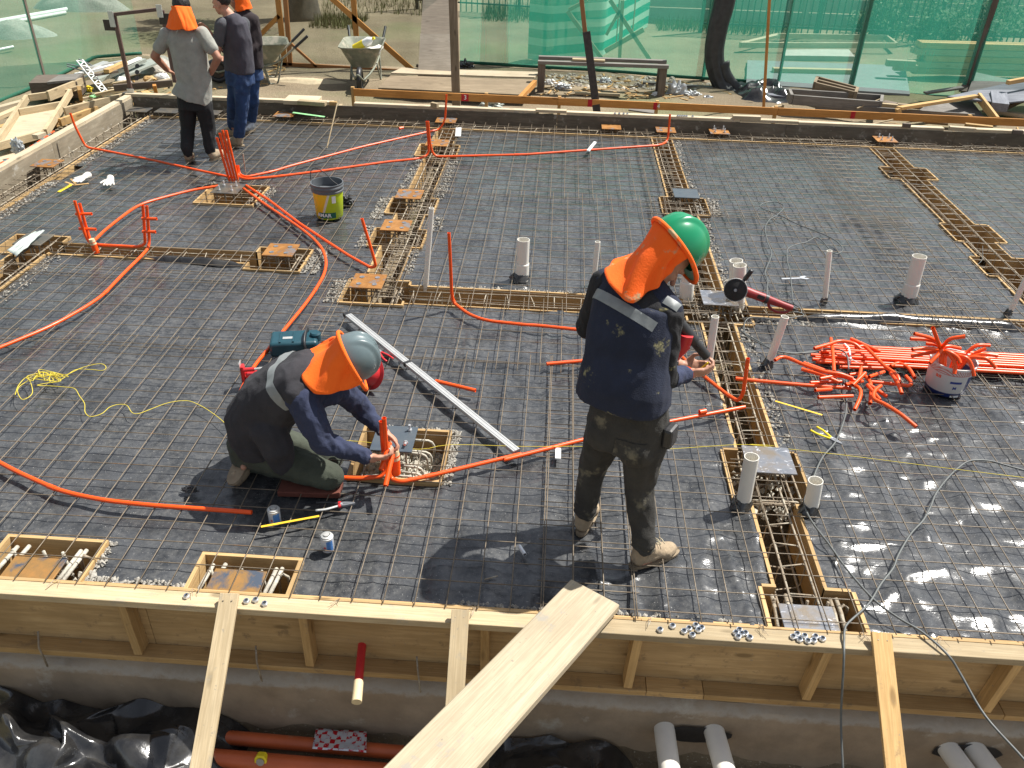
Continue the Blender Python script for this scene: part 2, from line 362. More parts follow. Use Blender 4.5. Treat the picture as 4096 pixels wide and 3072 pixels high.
def ground_mat():
    m, nt, b = nodes('site_ground'); v = coords(nt)
    c = ramp(nt, nz(nt, v, .55, 6, .65), [(.35, (.15, .112, .065)), (.55, (.235, .18, .11)), (.72, (.33, .26, .165))])
    c = mixc(nt, ramp(nt, nz(nt, v, 30, 5, .7), [(.35, .45), (.62, 0.)]), c, (.17, .135, .09))
    c = mixc(nt, ramp(nt, nz(nt, v, 55, 3, .6), [(.62, 0.), (.70, .7)]), c, (.50, .45, .35))
    c = mixc(nt, ramp(nt, nz(nt, v, .22, 4, .6), [(.52, 0.), (.62, .5)]), c, (.13, .16, .06))
    lk(nt, c, b.inputs['Base Color']); b.inputs['Roughness'].default_value = .95; bump(nt, b, nz(nt, v, 22, 6, .7), .8, .03); return m
M['ground'] = ground_mat()
def net_mat(name, col, alpha):
    m, nt, b = nodes(name); v = coords(nt)
    out = nt.nodes['Material Output']; tr = nt.nodes.new('ShaderNodeBsdfTransparent'); tl = nt.nodes.new('ShaderNodeBsdfTranslucent'); df = nt.nodes.new('ShaderNodeBsdfDiffuse')
    tr.inputs[0].default_value = (.92, 1, .97, 1)
    for n in (tl, df): n.inputs[0].default_value = (*col, 1)
    a = nt.nodes.new('ShaderNodeMixShader'); a.inputs[0].default_value = .5; lk(nt, tl.outputs[0], a.inputs[1]); lk(nt, df.outputs[0], a.inputs[2])
    f = nt.nodes.new('ShaderNodeMixShader')
    fac = ramp(nt, nz(nt, coords(nt, (3, 3, .35)), 1.3, 4, .55), [(.3, alpha - .04), (.7, alpha + .05)])
    lk(nt, fac, f.inputs[0]); lk(nt, tr.outputs[0], f.inputs[1]); lk(nt, a.outputs[0], f.inputs[2]); lk(nt, f.outputs[0], out.inputs[0]); return m
M['net_green'] = net_mat('green_netting', (.09, .52, .36), .46)
M['net_pale'] = net_mat('pale_green_netting', (.11, .42, .29), .44)
M['net_brown'] = net_mat('brown_netting', (.075, .055, .03), .36)
def net_light_bands():  # pale bands are light through slat gaps, painted into the netting colour
    m, nt, b = nodes('light_banded_netting'); v = coords(nt); out = nt.nodes['Material Output']; tr = nt.nodes.new('ShaderNodeBsdfTransparent'); tl = nt.nodes.new('ShaderNodeBsdfDiffuse')
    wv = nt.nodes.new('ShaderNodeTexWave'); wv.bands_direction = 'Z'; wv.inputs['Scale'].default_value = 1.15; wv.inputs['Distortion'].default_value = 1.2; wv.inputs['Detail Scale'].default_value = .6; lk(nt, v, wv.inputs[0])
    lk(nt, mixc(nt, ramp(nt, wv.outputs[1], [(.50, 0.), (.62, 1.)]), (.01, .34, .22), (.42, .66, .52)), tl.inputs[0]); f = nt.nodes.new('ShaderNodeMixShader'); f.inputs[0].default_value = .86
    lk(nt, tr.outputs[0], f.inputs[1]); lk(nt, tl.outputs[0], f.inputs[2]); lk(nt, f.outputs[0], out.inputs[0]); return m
M['net_light_bands'] = net_light_bands()
M['net_dense'] = net_mat('dense_green_netting', (.01, .33, .19), .84)
M['dark_metal'] = simple('dark_metal', (.055, .043, .035), .6, .3, .3, 20, .3, 60, dirt=(.16, .08, .04), dcut=.6)

# ------------------------------------------------------------------ the ground
XL, XR, YN, YF = -5.70, 7.2, 2.74, 11.20
def ground():
    xs = sorted(set([-70, -50, -35, -25, -18, -14, -11, -9.5] + [round(-8.5 + .25 * i, 3) for i in range(75)] + [XL, XL - .06, XR, XR + .06] + [12, 14, 17, 22, 30, 45, 70]))
    ys = sorted(set([-12, -6, -2, 0, 1, 1.6, 2.0, 2.3, 2.55, YN - .06, YN] + [round(3.0 + .5 * i, 3) for i in range(17)] + [YF, YF + .06] + [round(11.45 + .2 * i, 3) for i in range(40)] + [20, 21, 22, 24, 26, 28, 32, 38, 46, 60, 90]))
    v = []; f = []
    for y in ys:
        for x in xs:
            if y <= YN - .055: z = -.97 + .04 * float(fbm(x * 3, y * 3, 3))
            elif XL - .01 <= x <= XR + .01 and y <= YF + .01: z = -.48
            else:
                z = -.24 + .10 * float(fbm(x * 1.1, y * 1.1, 5)) + .05 * float(fbm(x * 5, y * 5, 9))
                if y > 16: z = -.16 + .04 * float(fbm(x * .8, y * .8, 5))
                if x > 2 and 11.5 < y < 14.5: z += .04
            v.append((x, y, z))
    n = len(xs)
    for j in range(len(ys) - 1):
        for i in range(n - 1): f.append((j * n + i, j * n + i + 1, (j + 1) * n + i + 1, (j + 1) * n + i))
    me = bpy.data.meshes.new('ground'); me.from_pydata(v, [], f); me.materials.append(M['ground']); o = bpy.data.objects.new('ground', me); COL.objects.link(o)
    shade(me, 60); tag(o, 'bare tan earth of the building site running out past the netting', None, None, 'structure'); return o
ground()

# ------------------------------------------------------------------ trenches and pits cut through the sheeting
TR = {'left': (-1.54, -1.28, 6.30, 10.86), 'right': (1.21, 1.45, 2.80, 10.86), 'east': (3.96, 4.24, 5.9, 10.86),
      'mid': (-1.165, 1.21, 5.95, 6.24), 'mid_right': (1.45, 6.6, 6.03, 6.17), 'west': (-4.40, -2.60, 6.54, 6.75),
      'far_west': (-4.67, -4.40, 3.6, 6.85), 'wall_left': (-5.66, -5.37, 5.2, 11.1), 'wall_far': (-5.37, 6.8, 10.86, 11.13)}
PITS = {1: (-3.60, -3.02, 7.88, 8.42), 6: (-1.66, -1.19, 9.70, 10.15), 7: (-1.66, -1.20, 7.84, 8.29), 8: (-1.67, -1.19, 7.03, 7.44), 9: (-1.66, -1.165, 5.89, 6.31),
        10: (-2.60, -2.14, 6.41, 6.86), 11: (-4.86, -4.38, 6.50, 6.88), 16: (1.12, 1.58, 8.18, 8.66), 17: (1.10, 1.60, 5.86, 6.32), 18: (-1.085, -.575, 3.73, 4.20),
        19: (1.12, 1.55, 3.72, 4.20), 20: (-2.71, -2.22, 2.80, 3.07), 21: (-1.67, -1.19, 2.80, 3.03), 22: (1.14, 1.58, 2.80, 3.06),
        31: (3.84, 4.37, 9.64, 10.05), 32: (3.90, 4.36, 7.81, 8.26), 33: (3.87, 4.36, 7.02, 7.43), 2: (-5.66, -5.22, 8.40, 8.86)}
HOLES = list(TR.values()) + list(PITS.values())
def in_hole(x, y, m=0):
    return any(a - m < x < b + m and c - m < y < d + m for a, b, c, d in HOLES)

def mem_h(x, y):
    wx = x + .18 * fbm(x * 1.3, y * 1.1, 3); wy = y + .25 * fbm(x * 1.2, y * 1.4, 8)
    right = np.clip((x - .1) / 1.2, 0, 1) * np.clip((6.4 - y) / 1.5, .25, 1)
    midr = np.clip((x + 1.4) / 1.2, 0, 1) * np.clip((6.6 - y) / 1.2, .1, 1)
    h = .010 * (fbm(x * 1.6, y * 1.6, 1) - .5)
    rid = 1 - np.abs(2 * vnoise(wx * 7.5, wy * 1.3, 21) - 1)
    h = h + (rid ** 2.2) * (.0065 + .012 * midr + .004 * right)
    rid2 = 1 - np.abs(2 * vnoise(wx * 2.4 + wy * 1.2, wy * 6.5 - wx * 1.5, 41) - 1)
    h = h + (rid2 ** 3) * (.007 + .006 * right)
    r3 = 1 - np.abs(2 * vnoise(wx * 9 - wy * 4, wy * 11 + wx * 3, 77) - 1)
    h = h + (r3 ** 3) * (.0022 + .005 * right) + .006 * right * (fbm(wx * 9, wy * 9, 61) - .5) + .004 * (fbm(wx * 14, wy * 22, 71, 3) - .5)
    return -.052 + np.clip(h, -.01, .036)
def membrane():
    xs = set(np.round(np.arange(-5.37, 6.8, .022), 4)); ys = set(np.round(np.arange(2.80, 6.5, .02), 4)) | set(np.round(np.arange(6.5, 10.86, .028), 4))
    for a, b, c, d in HOLES: xs |= {a, b}; ys |= {c, d}
    xs |= {-5.37, 6.8}; ys |= {2.8, 10.86}
    def clean(s, lo, hi, keep):
        out = []
        for t in sorted(s):
            if t < lo - 1e-6 or t > hi + 1e-6: continue
            if out and t - out[-1] < .006:
                if t in keep: out[-1] = t
                continue
            out.append(float(t))
        return np.array(out)
    kx = {v for h in HOLES for v in h[:2]}; ky = {v for h in HOLES for v in h[2:]}
    X = clean(xs, -5.37, 6.8, kx); Y = clean(ys, 2.8, 10.86, ky)
    gx, gy = np.meshgrid(X, Y); Z = mem_h(gx, gy); n = len(X)
    cxm = (X[1:] + X[:-1]) / 2; cym = (Y[1:] + Y[:-1]) / 2; mx, my = np.meshgrid(cxm, cym); keep = np.ones(mx.shape, bool)
    for a, b, c, d in HOLES: keep &= ~((mx > a) & (mx < b) & (my > c) & (my < d))
    jj, ii = np.nonzero(keep); a0 = jj * n + ii
    faces = np.stack([a0, a0 + 1, a0 + n + 1, a0 + n], 1)
    me = bpy.data.meshes.new('membrane'); co = np.stack([gx.ravel(), gy.ravel(), Z.ravel()], 1)
    me.vertices.add(len(co)); me.vertices.foreach_set('co', co.ravel()); me.loops.add(len(faces) * 4); me.polygons.add(len(faces))
    me.loops.foreach_set('vertex_index', faces.ravel().astype(np.int32)); me.polygons.foreach_set('loop_start', np.arange(0, len(faces) * 4, 4, dtype=np.int32))
    me.update(calc_edges=True); me.validate(); me.materials.append(M['membrane'])
    for p in me.polygons: p.use_smooth = True
    bm = bmesh.new(); bm.from_mesh(me); bmesh.ops.delete(bm, geom=[v for v in bm.verts if not v.link_faces], context='VERTS'); bm.to_mesh(me); bm.free()
    o = bpy.data.objects.new('plastic_sheeting', me); COL.objects.link(o)
    tag(o, 'wrinkled black plastic sheeting laid over the whole slab bed under the steel mesh', 'plastic sheet')
membrane()

# loose turned-up folds of sheeting
def fold(name, pts, w, label, seed=1, mat='film', z=-.03):
    rnd = random.Random(seed); P = smooth_path(pts, 8); mb = MB(); n = len(P); m = 7
    for i, p in enumerate(P):
        d = (P[min(i + 1, n - 1)] - P[max(i - 1, 0)]); d.z = 0; d.normalize(); s = Vector((-d.y, d.x, 0)); e = min(1, min(i, n - 1 - i) / 4 + .15)
        for k in range(m):
            u = k / (m - 1) - .5; hh = (.5 - abs(u)) * 2
            mb.v.append(p + s * (u * w * e) + Vector((0, 0, (hh ** .7) * w * .45 * e * (.7 + .5 * vnoise(i * .3, k * .6, seed)) + rnd.uniform(-.002, .002))))
    for i in range(n - 1):
        for k in range(m - 1): mb.f.append((i * m + k, i * m + k + 1, (i + 1) * m + k + 1, (i + 1) * m + k))
    return tag(mb.build(name, M[mat], smooth=180), label, 'plastic fold')
fold('plastic_fold', [A(*T(2996, 700, 360, 1165), -.04), A(*T(2996, 700, 800, 1165), -.04), A(*T(2996, 700, 1300, 1175), -.04), A(*T(2996, 700, 1880, 1215), -.04), A(*T(2996, 700, 2212, 1250), -.04)], .13, 'shiny rolled edge of black sheeting along the near side of the thin cross trench', 3)
fold('plastic_fold', [A(*T(0, 700, 1180, 670), -.04), A(*T(0, 700, 1500, 690), -.04), A(*T(0, 700, 1750, 715), -.04), A(*T(0, 700, 1960, 735), -.04)], .10, 'puckered black sheeting edge in front of the trench that leads to the left square plate', 5)

# ------------------------------------------------------------------ welded steel mesh
def mesh_panel(x0, x1, y0, y1, label, dz=0, ox=0, oy=0, s=.15, seed=0):
    mb = MB(); n = 0
    def hgt(x, y): return dz + .012 * (float(fbm(x * .9, y * .9, 51 + seed, 2)) - .5)
    def wob(x, y, k): return .006 * (float(vnoise(x * 1.1 + seed, y * 1.1, 90 + k)) - .5)
    x = x0 + ox
    while x <= x1 + 1e-6:
        L = y1 - y0; k = max(2, int(L / .3)); sk = random.uniform(-.003, .003)
        pts = []
        for i in range(k + 1):
            y = y0 + L * i / k; pts.append((x + sk + wob(x * 3, y, 1), y, hgt(x, y) + .003))
        mb.tube(pts, .0031, 5, up=(1, 0, 0)); x += s
    y = y0 + .06 + oy
    while y <= y1 - .03:
        L = x1 - x0 + .06; k = max(2, int(L / .3)); pts = []
        for i in range(k + 1):
            xx = x0 - .03 + L * i / k; pts.append((xx, y + wob(xx, y * 3, 2), hgt(xx, y) - .003))
        mb.tube(pts, .0031, 5); y += s
    return tag(mb.build('mesh_panel', M['mesh'], smooth=180), label, 'steel mesh', 'welded steel mesh panels over the slab')
mesh_panel(-4.158, .492, 2.775, 5.17, 'welded mesh panel in the near left, under the yellow string and the man kneeling', 0, 0, .115, seed=1)
mesh_panel(.048, 3.80, 2.775, 5.17, 'welded mesh panel in the near right, under the yellow pliers and the black cable', .006, .003, .0, seed=2)
mesh_panel(-5.60, -1.62, 4.94, 6.25, 'narrow mesh panel at the left between the pair of orange risers and the yellow string', .006, .048, .0, seed=3)
mesh_panel(-5.62, -1.20, 6.03, 8.58, 'mesh panel under the two white gloves and the yellow-green bucket', .0, .012, .02, seed=4)
mesh_panel(-5.30, -1.10, 8.34, 11.05, 'mesh panel that the three men stand on in the far left', .006, .02, .05, seed=5)
mesh_panel(-1.74, 1.30, 4.94, 6.06, 'small mesh panel around the far end of the grey straightedge', .006, .05, .06, seed=6)
mesh_panel(-1.40, 1.32, 5.86, 8.58, 'mesh panel between the two long trenches, around the short white pipe with a collar', .0, .04, .09, seed=7)
mesh_panel(-1.26, 1.42, 8.36, 11.10, 'mesh panel in the far middle between the two long trenches', .006, .015, .01, seed=8)
mesh_panel(.96, 3.52, 4.94, 8.30, 'mesh panel behind the red angle grinder, crossed by the loops of grey cable', .0, .02, .09, seed=9)
mesh_panel(.94, 3.55, 8.02, 11.10, 'mesh panel in the far right before the bolted plates', .006, .055, .05, seed=10)
mesh_panel(3.02, 6.70, 4.94, 7.60, 'mesh panel at the right edge around the tilted white pipe', .007, .02, .04, seed=11)
mesh_panel(3.00, 6.75, 7.40, 11.10, 'mesh panel in the far right corner crossing the stepped trench', .0, .06, .11, seed=12)

# ------------------------------------------------------------------ trench boards, pit boxes, cages
def tboard(p, q, label, top=-.022, dep=.26, th=.018, mat='ply_edge'):
    p = Vector(p); q = Vector(q); z = top - dep / 2
    return board('form_board', (p.x, p.y, z), (q.x, q.y, z), th, dep, M[mat], up=(0, 0, 1), label=label, cat='form board', group='plywood boards lining the trenches', bev=0)
def cut(lo, hi, spans):
    out = []; a = lo
    for s, e in sorted(spans):
        if s >= hi or e <= lo: continue
        if s > a + .03: out.append((a, s))
        a = max(a, e)
    if hi > a + .03: out.append((a, hi))
    return out
TN = {'left': 'left long trench', 'right': 'right long trench', 'east': 'stepped far-right trench', 'mid': 'wide cross trench', 'mid_right': 'thin cross trench', 'west': 'short left trench', 'far_west': 'trench leaving the left edge'}
ORD = ['first', 'second', 'third', 'fourth', 'fifth', 'sixth', 'seventh']
for k in TN:
    a, b, c, d = TR[k]; vert = (d - c) > (b - a)
    for side in (0, 1):
        if vert:
            x = (a - .009) if side == 0 else (b + .009)
            sp = [(h[2], h[3]) for kk, h in list(PITS.items()) + [(kk, TR[kk]) for kk in TR if kk != k] if h[0] - .02 < x < h[1] + .02]
            segs = cut(c, d, sp)
            for i, (s, e) in enumerate(segs):
                tboard((x, s + .004, 0), (x, e - .004, 0), '%s plywood strip from the near end, %s side of the %s' % (ORD[i], ('left', 'right')[side], TN[k]), top=-.030 + random.uniform(-.004, .006))
        else:
            y = (c - .009) if side == 0 else (d + .009)
            sp = [(h[0], h[1]) for kk, h in list(PITS.items()) + [(kk, TR[kk]) for kk in TR if kk != k] if h[2] - .02 < y < h[3] + .02]
            segs = cut(a, b, sp)
            for i, (s, e) in enumerate(segs):
                tboard((s + .004, y, 0), (e - .004, y, 0), '%s plywood strip from the left, %s side of the %s' % (ORD[i], ('near', 'far')[side], TN[k]), top=-.032 + random.uniform(-.004, .006))
for s, e, lb in ((-2.2, -1.69, 'between the two rusty near plates'), (-1.17, 1.10, 'behind the straight middle of the near formwork'), (-4.0, -2.73, 'at the near left corner'), (1.62, 4.0, 'at the near right')):
    board('form_board', (s, 2.806, -.10), (e, 2.806, -.10), .018, .15, M['ply_edge'], label='low plywood strip against the near formwork ' + lb, cat='form board', group='plywood boards lining the trenches', bev=0)
board('form_board', (-5.355, 5.2, -.14), (-5.355, 10.83, -.14), .018, .24, M['ply_edge'], label='long plywood strip along the trench at the left wall', cat='form board', group='plywood boards lining the trenches', bev=0)
board('form_board', (-5.33, 10.848, -.14), (6.7, 10.848, -.14), .018, .24, M['ply_edge'], label='long plywood strip along the trench at the far wall', cat='form board', group='plywood boards lining the trenches', bev=0)

PL = {1: 'with four upright bolts amid the orange conduits', 6: 'second from the far wall on the left trench', 7: 'behind the white upright pipe on the left trench', 8: 'in the middle of the left trench',
      9: 'at the near end of the left trench', 10: 'right of the paired orange risers', 11: 'under the crumpled plastic wrapper at the left edge', 16: 'with a wet shine behind the green helmet',
      17: 'under the angle grinder', 18: 'the kneeling man is working over', 19: 'behind the tall near white pipe', 20: 'at the near left corner', 21: 'beside the leftmost timber brace', 22: 'behind the longest row of nuts'}
def pit_box(k, label):
    a, b, c, d = PITS[k]; top = {18: -.012, 20: -.012, 21: -.012, 22: -.02, 9: -.02}.get(k, -.024); dp = .30; t = .02 if k in (18, 20, 21, 22, 19) else .016
    e = empty('form_box', ((a + b) / 2, (c + d) / 2, top - dp), label, 'form box', 'plywood form boxes around the plates')
    def open_(x, y): return any(h[0] < x < h[1] and h[2] < y < h[3] for kk, h in TR.items())
    cx_, cy_ = (a + b) / 2, (c + d) / 2
    for (p, q, mid) in (((a - t / 2, c), (a - t / 2, d), (a - .05, cy_)), ((b + t / 2, c), (b + t / 2, d), (b + .05, cy_)), ((a - t, c - t / 2), (b + t, c - t / 2), (cx_, c - .05)), ((a - t, d + t / 2), (b + t, d + t / 2), (cx_, d + .05))):
        if open_(*mid) and k not in (18,):
            # the trench passes here: leave only the shoulders
            vert = abs(p[0] - q[0]) < 1e-6
            for h in TR.values():
                if h[0] < mid[0] < h[1] and h[2] < mid[1] < h[3]:
                    if vert: parts = [(c, h[2]), (h[3], d)]
                    else: parts = [(a, h[0]), (h[1], b)]
                    for s, f in parts:
                        if f - s > .04:
                            P = (p[0], s, top - dp / 2) if vert else (s, p[1], top - dp / 2); Q = (p[0], f, top - dp / 2) if vert else (f, p[1], top - dp / 2)
                            board('board', P, Q, t, dp, M['ply_edge'], parent=e, bev=0)
                    break
        else: board('board', (*p, top - dp / 2), (*q, top - dp / 2), t, dp, M['ply_edge'], parent=e, bev=0)
    return e
for k in PITS:
    if k == 2: continue
    lb = PL.get(k) or {31: 'nearest the far bolted plate in the stepped trench', 32: 'in the middle of the stepped trench', 33: 'at the near end of the stepped trench'}[k]
    pit_box(k, 'plywood form box around the ' + ('plate ' if k < 30 else 'empty pit ') + lb)

def stirrup(mb, c, w, h, vert, r=.0042, tilt=0):
    pts = []
    for a, b in ((-1, 1), (1, 1), (1, -1), (-1, -1)):
        u = a * w / 2; z = b * h / 2; pts.append((u, z))
    P = []
    for i in range(4):
        p0 = Vector((*pts[i], 0)); p1 = Vector((*pts[(i + 1) % 4], 0))
        P.append(p0 + (p1 - p0) * .12); P.append(p0 + (p1 - p0) * .88)
    W = [Vector((c[0] + p.x, c[1] + p.x * tilt, c[2] + p.y)) if vert else Vector((c[0] + p.x * tilt, c[1] + p.x, c[2] + p.y)) for p in P]
    mb.tube(W, r, 6, closed=True)
    q = W[0]; mb.tube([q, q + Vector((.02 if vert else 0, 0 if vert else .02, -.05))], r, 5)
def cage(k, label, step=.18, z0=-.03, h=.17, r=.0055):
    a, b, c, d = TR[k]; vert = (d - c) > (b - a); w = (min(b - a, d - c)) * .62; zc = z0 - h / 2
    cx_, cy_ = (a + b) / 2, (c + d) / 2
    e = empty('rebar_cage', (cx_, cy_, z0 - h), label, 'rebar cage', 'rebar cages lying in the trenches')
    for sx in (-1, 1):
        for sz in (-1, 1):
            lo, hi = (c, d) if vert else (a, b); n = max(2, int((hi - lo) / .5)); pts = []; ph = random.random() * 5
            for i in range(n + 1):
                t = lo + .02 + (hi - lo - .04) * i / n; wv = .008 * math.sin(ph + t * 2.3)
                pts.append((cx_ + sx * (w / 2 - .008) + wv, t, zc + sz * (h / 2 - .01) + wv * .5) if vert else (t, cy_ + sx * (w / 2 - .008) + wv, zc + sz * (h / 2 - .01) + wv * .5))
            MB().tube(pts, r, 7).build('long_bar', M['cage'], e, 180)
    lo, hi = (c, d) if vert else (a, b); t = lo + .08
    while t < hi - .03:
        mb = MB(); tt = t + random.uniform(-.02, .02)
        stirrup(mb, (cx_, tt, zc) if vert else (tt, cy_, zc), w, h, vert, .0042 if r > .005 else .003, random.uniform(-.25, .25))
        mb.build('stirrup', M['cage'], e, 60); t += step
    return e
cage('left', 'rusty rebar cage in the trench running back past the yellow-green bucket', .17)
cage('right', 'rebar cage in the long trench that passes the standing man and the grinder', .17, r=.0065)
cage('east', 'rebar cage in the stepped trench at the far right', .2)
cage('mid', 'rebar cage in the cross trench behind the thin white pipe', .19, h=.15)
cage('mid_right', 'slim rebar cage in the thin cross trench at the right', .22, h=.10)
cage('west', 'rebar cage in the short trench under the paired orange risers', .16, h=.13)
cage('far_west', 'rebar cage leaving the left edge of the site', .2)
cage('wall_left', 'rebar cage along the concrete-stained left wall', .2)
cage('wall_far', 'long rebar cage along the far wall form', .2, h=.15)

def hooks(k, specs, label, r=.0065):
    a, b, c, d = PITS[k]; e = empty('rebar_cage', ((a + b) / 2, (c + d) / 2, -.3), label, 'rebar cage', 'hooked bars in the plate pits')
    for (x0, y0, x1, y1, z, m) in specs:     # a hooked bar: level run, bent down at the far end
        p = Vector((x0, y0, z)); q = Vector((x1, y1, z)); d_ = (q - p).normalized()
        pts = [p, p + (q - p) * .5, q - d_ * .035, q - d_ * .012 + Vector((0, 0, -.012)), q + Vector((0, 0, -.035)), q + Vector((0, 0, -.12))]
        MB().tube(pts, r, 7).build('hooked_bar', M[m], e, 180)
    return e
def pit_hooks(k, label):
    a, b, c, d = PITS[k]; w = b - a; D = d - c; sp = []
    for i in range(3):
        z = -.05 - .03 * i
        sp.append((a + .03, c + .04 + .02 * i, b - .04, c + .045 + .02 * i, z, 'cage'))
        if D > .4: sp.append((a + .04, d - .05 - .03 * i, b - .05, d - .05 - .03 * i, z - .01, 'cage'))
    for i in range(2): sp.append((b - .05 - .04 * i, c + .03, b - .055 - .04 * i, d - .05, -.045 - .02 * i, 'cage'))
    hooks(k, sp, label)
for k in (6, 7, 8, 9, 10, 16, 17, 19, 1): pit_hooks(k, 'hooked reinforcing bars round the plate ' + PL[k])
hooks(18, [(-.83, 4.15, -.66, 4.15, -.05, 'cement_bar'), (-.86, 4.08, -.665, 4.07, -.08, 'cement_bar'), (-.83, 4.02, -.68, 4.01, -.05, 'cement_bar'), (-.83, 3.90, -.69, 3.895, -.06, 'cement_bar'),
           (-.83, 3.88, -.69, 3.87, -.09, 'cement_bar'), (-.86, 3.80, -.70, 3.795, -.055, 'cement_bar'), (-.88, 3.78, -.70, 3.77, -.09, 'cement_bar'), (-.86, 3.80, -1.03, 3.79, -.06, 'cement_bar')], 'cement-caked hooked bars in the pit where the kneeling man works', .008)
for k, lb in ((20, 'cement-caked bars in the pit at the near left corner'), (21, 'cement-caked bars in the pit beside the leftmost brace'), (22, 'rusty bars in the pit behind the row of nuts')):
    a, b, c, d = PITS[k]; e = empty('rebar_cage', ((a + b) / 2, (c + d) / 2, -.3), lb, 'rebar cage', 'hooked bars in the plate pits')
    m = 'cement_bar' if k != 22 else 'cage'
    for x, zt in ((a + .035, -.02), (a + .10, -.01), (b - .09, -.015), (b - .12, -.02)):
        MB().tube([(x, c + .01, zt - .03), (x + .01, (c + d) / 2, zt - .025), (x + .012, d - .03, zt - .03)], .011, 8).build('long_bar', M[m], e, 180)
    for x in (a + .06, a + .22, a + .32): MB().tube([(x, d - .07, -.25), (x - .01, d - .07, -.03)], .008, 8).build('upright_bar', M[m], e, 180)
    MB().tube([(b - .08, d - .10, -.2), (b - .08, d - .09, -.06), (b - .06, d - .085, -.025), (b - .035, d - .08, -.05), (b - .03, d - .08, -.2)], .008, 8).build('hooked_bar', M['cage'], e, 180)

# ------------------------------------------------------------------ steel base plates on their anchor bars
def plate(k, cx_, cy_, mat, label, w=.265, d=.265, z=.035, holes=False, studs=0, rz=0, legs=True):
    e = empty('base_plate', (cx_, cy_, z), label, 'base plate', 'steel base plates', rz)
    def P(x, y, zz): return Vector((cx_ + x, cy_ + y, z + zz))
    t = .010; mb = MB(); mb.box(P(0, 0, 0), (w, d, t)); o = mb.build('plate', M[mat], e)
    bv = o.modifiers.new('b', 'BEVEL'); bv.width = .0015; bv.segments = 1
    pos = [(sx * w * .24, sy * d * .24) for sx in (-1, 1) for sy in (-1, 1)]
    if holes:
        for x, y in pos:
            MB().lathe([(.002, 0), (.02, 0), (.021, .003), (.014, .004), (.011, .0025), (.002, .0025)], 14, Matrix.Translation(P(x, y, t / 2 + .0005))).build('weld_spot', M['steel_grey'], e, 40)
    if studs:
        for x, y in pos:
            s = MB(); s.lathe([(.0075, 0), (.0075, .05), (.006, .054)], 10, Matrix.Translation(P(x, y, t / 2)))
            s.lathe([(.016, 0), (.016, .011)], 6, Matrix.Translation(P(x, y, t / 2 + .002))); s.build('bolt', M['bolt'], e, 40)
    if legs:
        for x, y in [(sx * w * .33, sy * d * .33) for sx in (-1, 0, 1) for sy in (-1, 1)]:
            MB().tube([P(x, y, -t / 2), P(x, y, -.24)], .0065, 7).build('anchor_bar', M['cage'], e, 180)
    return e
plate(1, -3.34, 8.14, 'plate_dull', 'dull brown base plate with four upright bolts, in front of the cluster of orange risers', .27, .29, studs=1)
plate(2, -5.52, 8.66, 'rust', 'rusty base plate against the concrete-stained left wall', .25, .26, holes=1)
plate(3, -5.50, 10.92, 'plate_dull', 'dark base plate in the far left corner', .27, .22, z=.03)
plate(3, -5.12, 10.93, 'plate_dull', 'second dark base plate from the far left corner', .30, .22, z=.03)
plate(3, -4.60, 10.93, 'plate_dull', 'dark base plate behind the legs of the man in the grey T-shirt', .34, .22, z=.03)
plate(4, -3.58, 10.97, 'rust', 'rusty base plate at the far wall with a green strip lying beside it', .26, .25, holes=1)
plate(5, -1.46, 11.03, 'rust', 'rusty base plate at the far wall where the left trench begins', holes=1)
plate(6, -1.44, 10.02, 'rust', 'rusty base plate behind the thin far orange riser', holes=1)
plate(7, -1.48, 8.22, 'rust', 'orange-rusted base plate third along the left trench, behind the white pipe', holes=1)
plate(8, -1.465, 7.375, 'rust', 'orange-rusted base plate in the middle of the left trench', holes=1)
plate(9, -1.48, 6.16, 'rust', 'largest-looking rusty base plate, at the near end of the left trench', holes=1)
plate(10, -2.36, 6.69, 'rust', 'rusty base plate at the right end of the short trench, in front of the bucket', holes=1)
plate(11, -4.56, 6.66, 'plate_dull', 'dark base plate under the crumpled wrapper at the left edge', .25, .25)
plate(12, .69, 11.05, 'rust', 'rusty base plate at the far wall left of the far riser', .25, .25)
plate(13, 1.39, 11.01, 'rust', 'rusty base plate at the far wall beside the far right riser', .25, .25, holes=1)
plate(14, 2.08, 11.04, 'rust', 'rusty base plate at the far wall with four short bolts', .25, .25, studs=1)
plate(15, 4.18, 11.0, 'rust', 'rusty base plate with four tall bolts at the head of the stepped trench', .26, .25, studs=1)
plate(16, 1.38, 8.62, 'plate_blue', 'blue-grey base plate shining behind the green helmet', .26, .27)
plate(17, 1.37, 6.17, 'plate_shiny', 'wet shiny base plate with painted white glare, under the disc of the angle grinder', .28, .26)
plate(18, -.88, 4.03, 'plate_blue', 'blue-grey base plate under the kneeling man\'s hands', .25, .255, z=.04, legs=True)
plate(19, 1.35, 4.03, 'plate_shiny', 'shiny scratched base plate with painted white glare, behind the tall near white pipe', .28, .255, z=.04)
plate(20, -2.475, 2.875, 'rust_blue', 'rusty blue-stained base plate at the near left corner', .265, .155, z=-.02)
plate(21, -1.455, 2.872, 'rust_blue', 'rusty blue-stained base plate behind the leftmost timber brace', .26, .155, z=-.02)
plate(22, 1.325, 2.872, 'plate_shiny', 'base plate with painted white glare, behind the row of eight nuts', .26, .155, z=-.02)
# bolts on the working plate, loose
for i, (x, y, rx, lb) in enumerate(((-.80, 4.115, 0, 'zinc bolt standing on the blue-grey plate'), (-.80, 3.975, 75, 'zinc bolt by the fingers on the blue-grey plate'))):
    s = MB(); Mx = Matrix.Translation((x, y, .047 if i == 0 else .06)) @ Matrix.Rotation(R_(rx), 4, 'X')
    s.lathe([(.014, 0), (.014, .01)], 6, Mx); s.lathe([(.008, .01), (.008, .04)], 12, Mx); tag(s.build('bolt', M['bolt'], smooth=40), lb, 'bolt', 'bolts at the blue-grey plate')

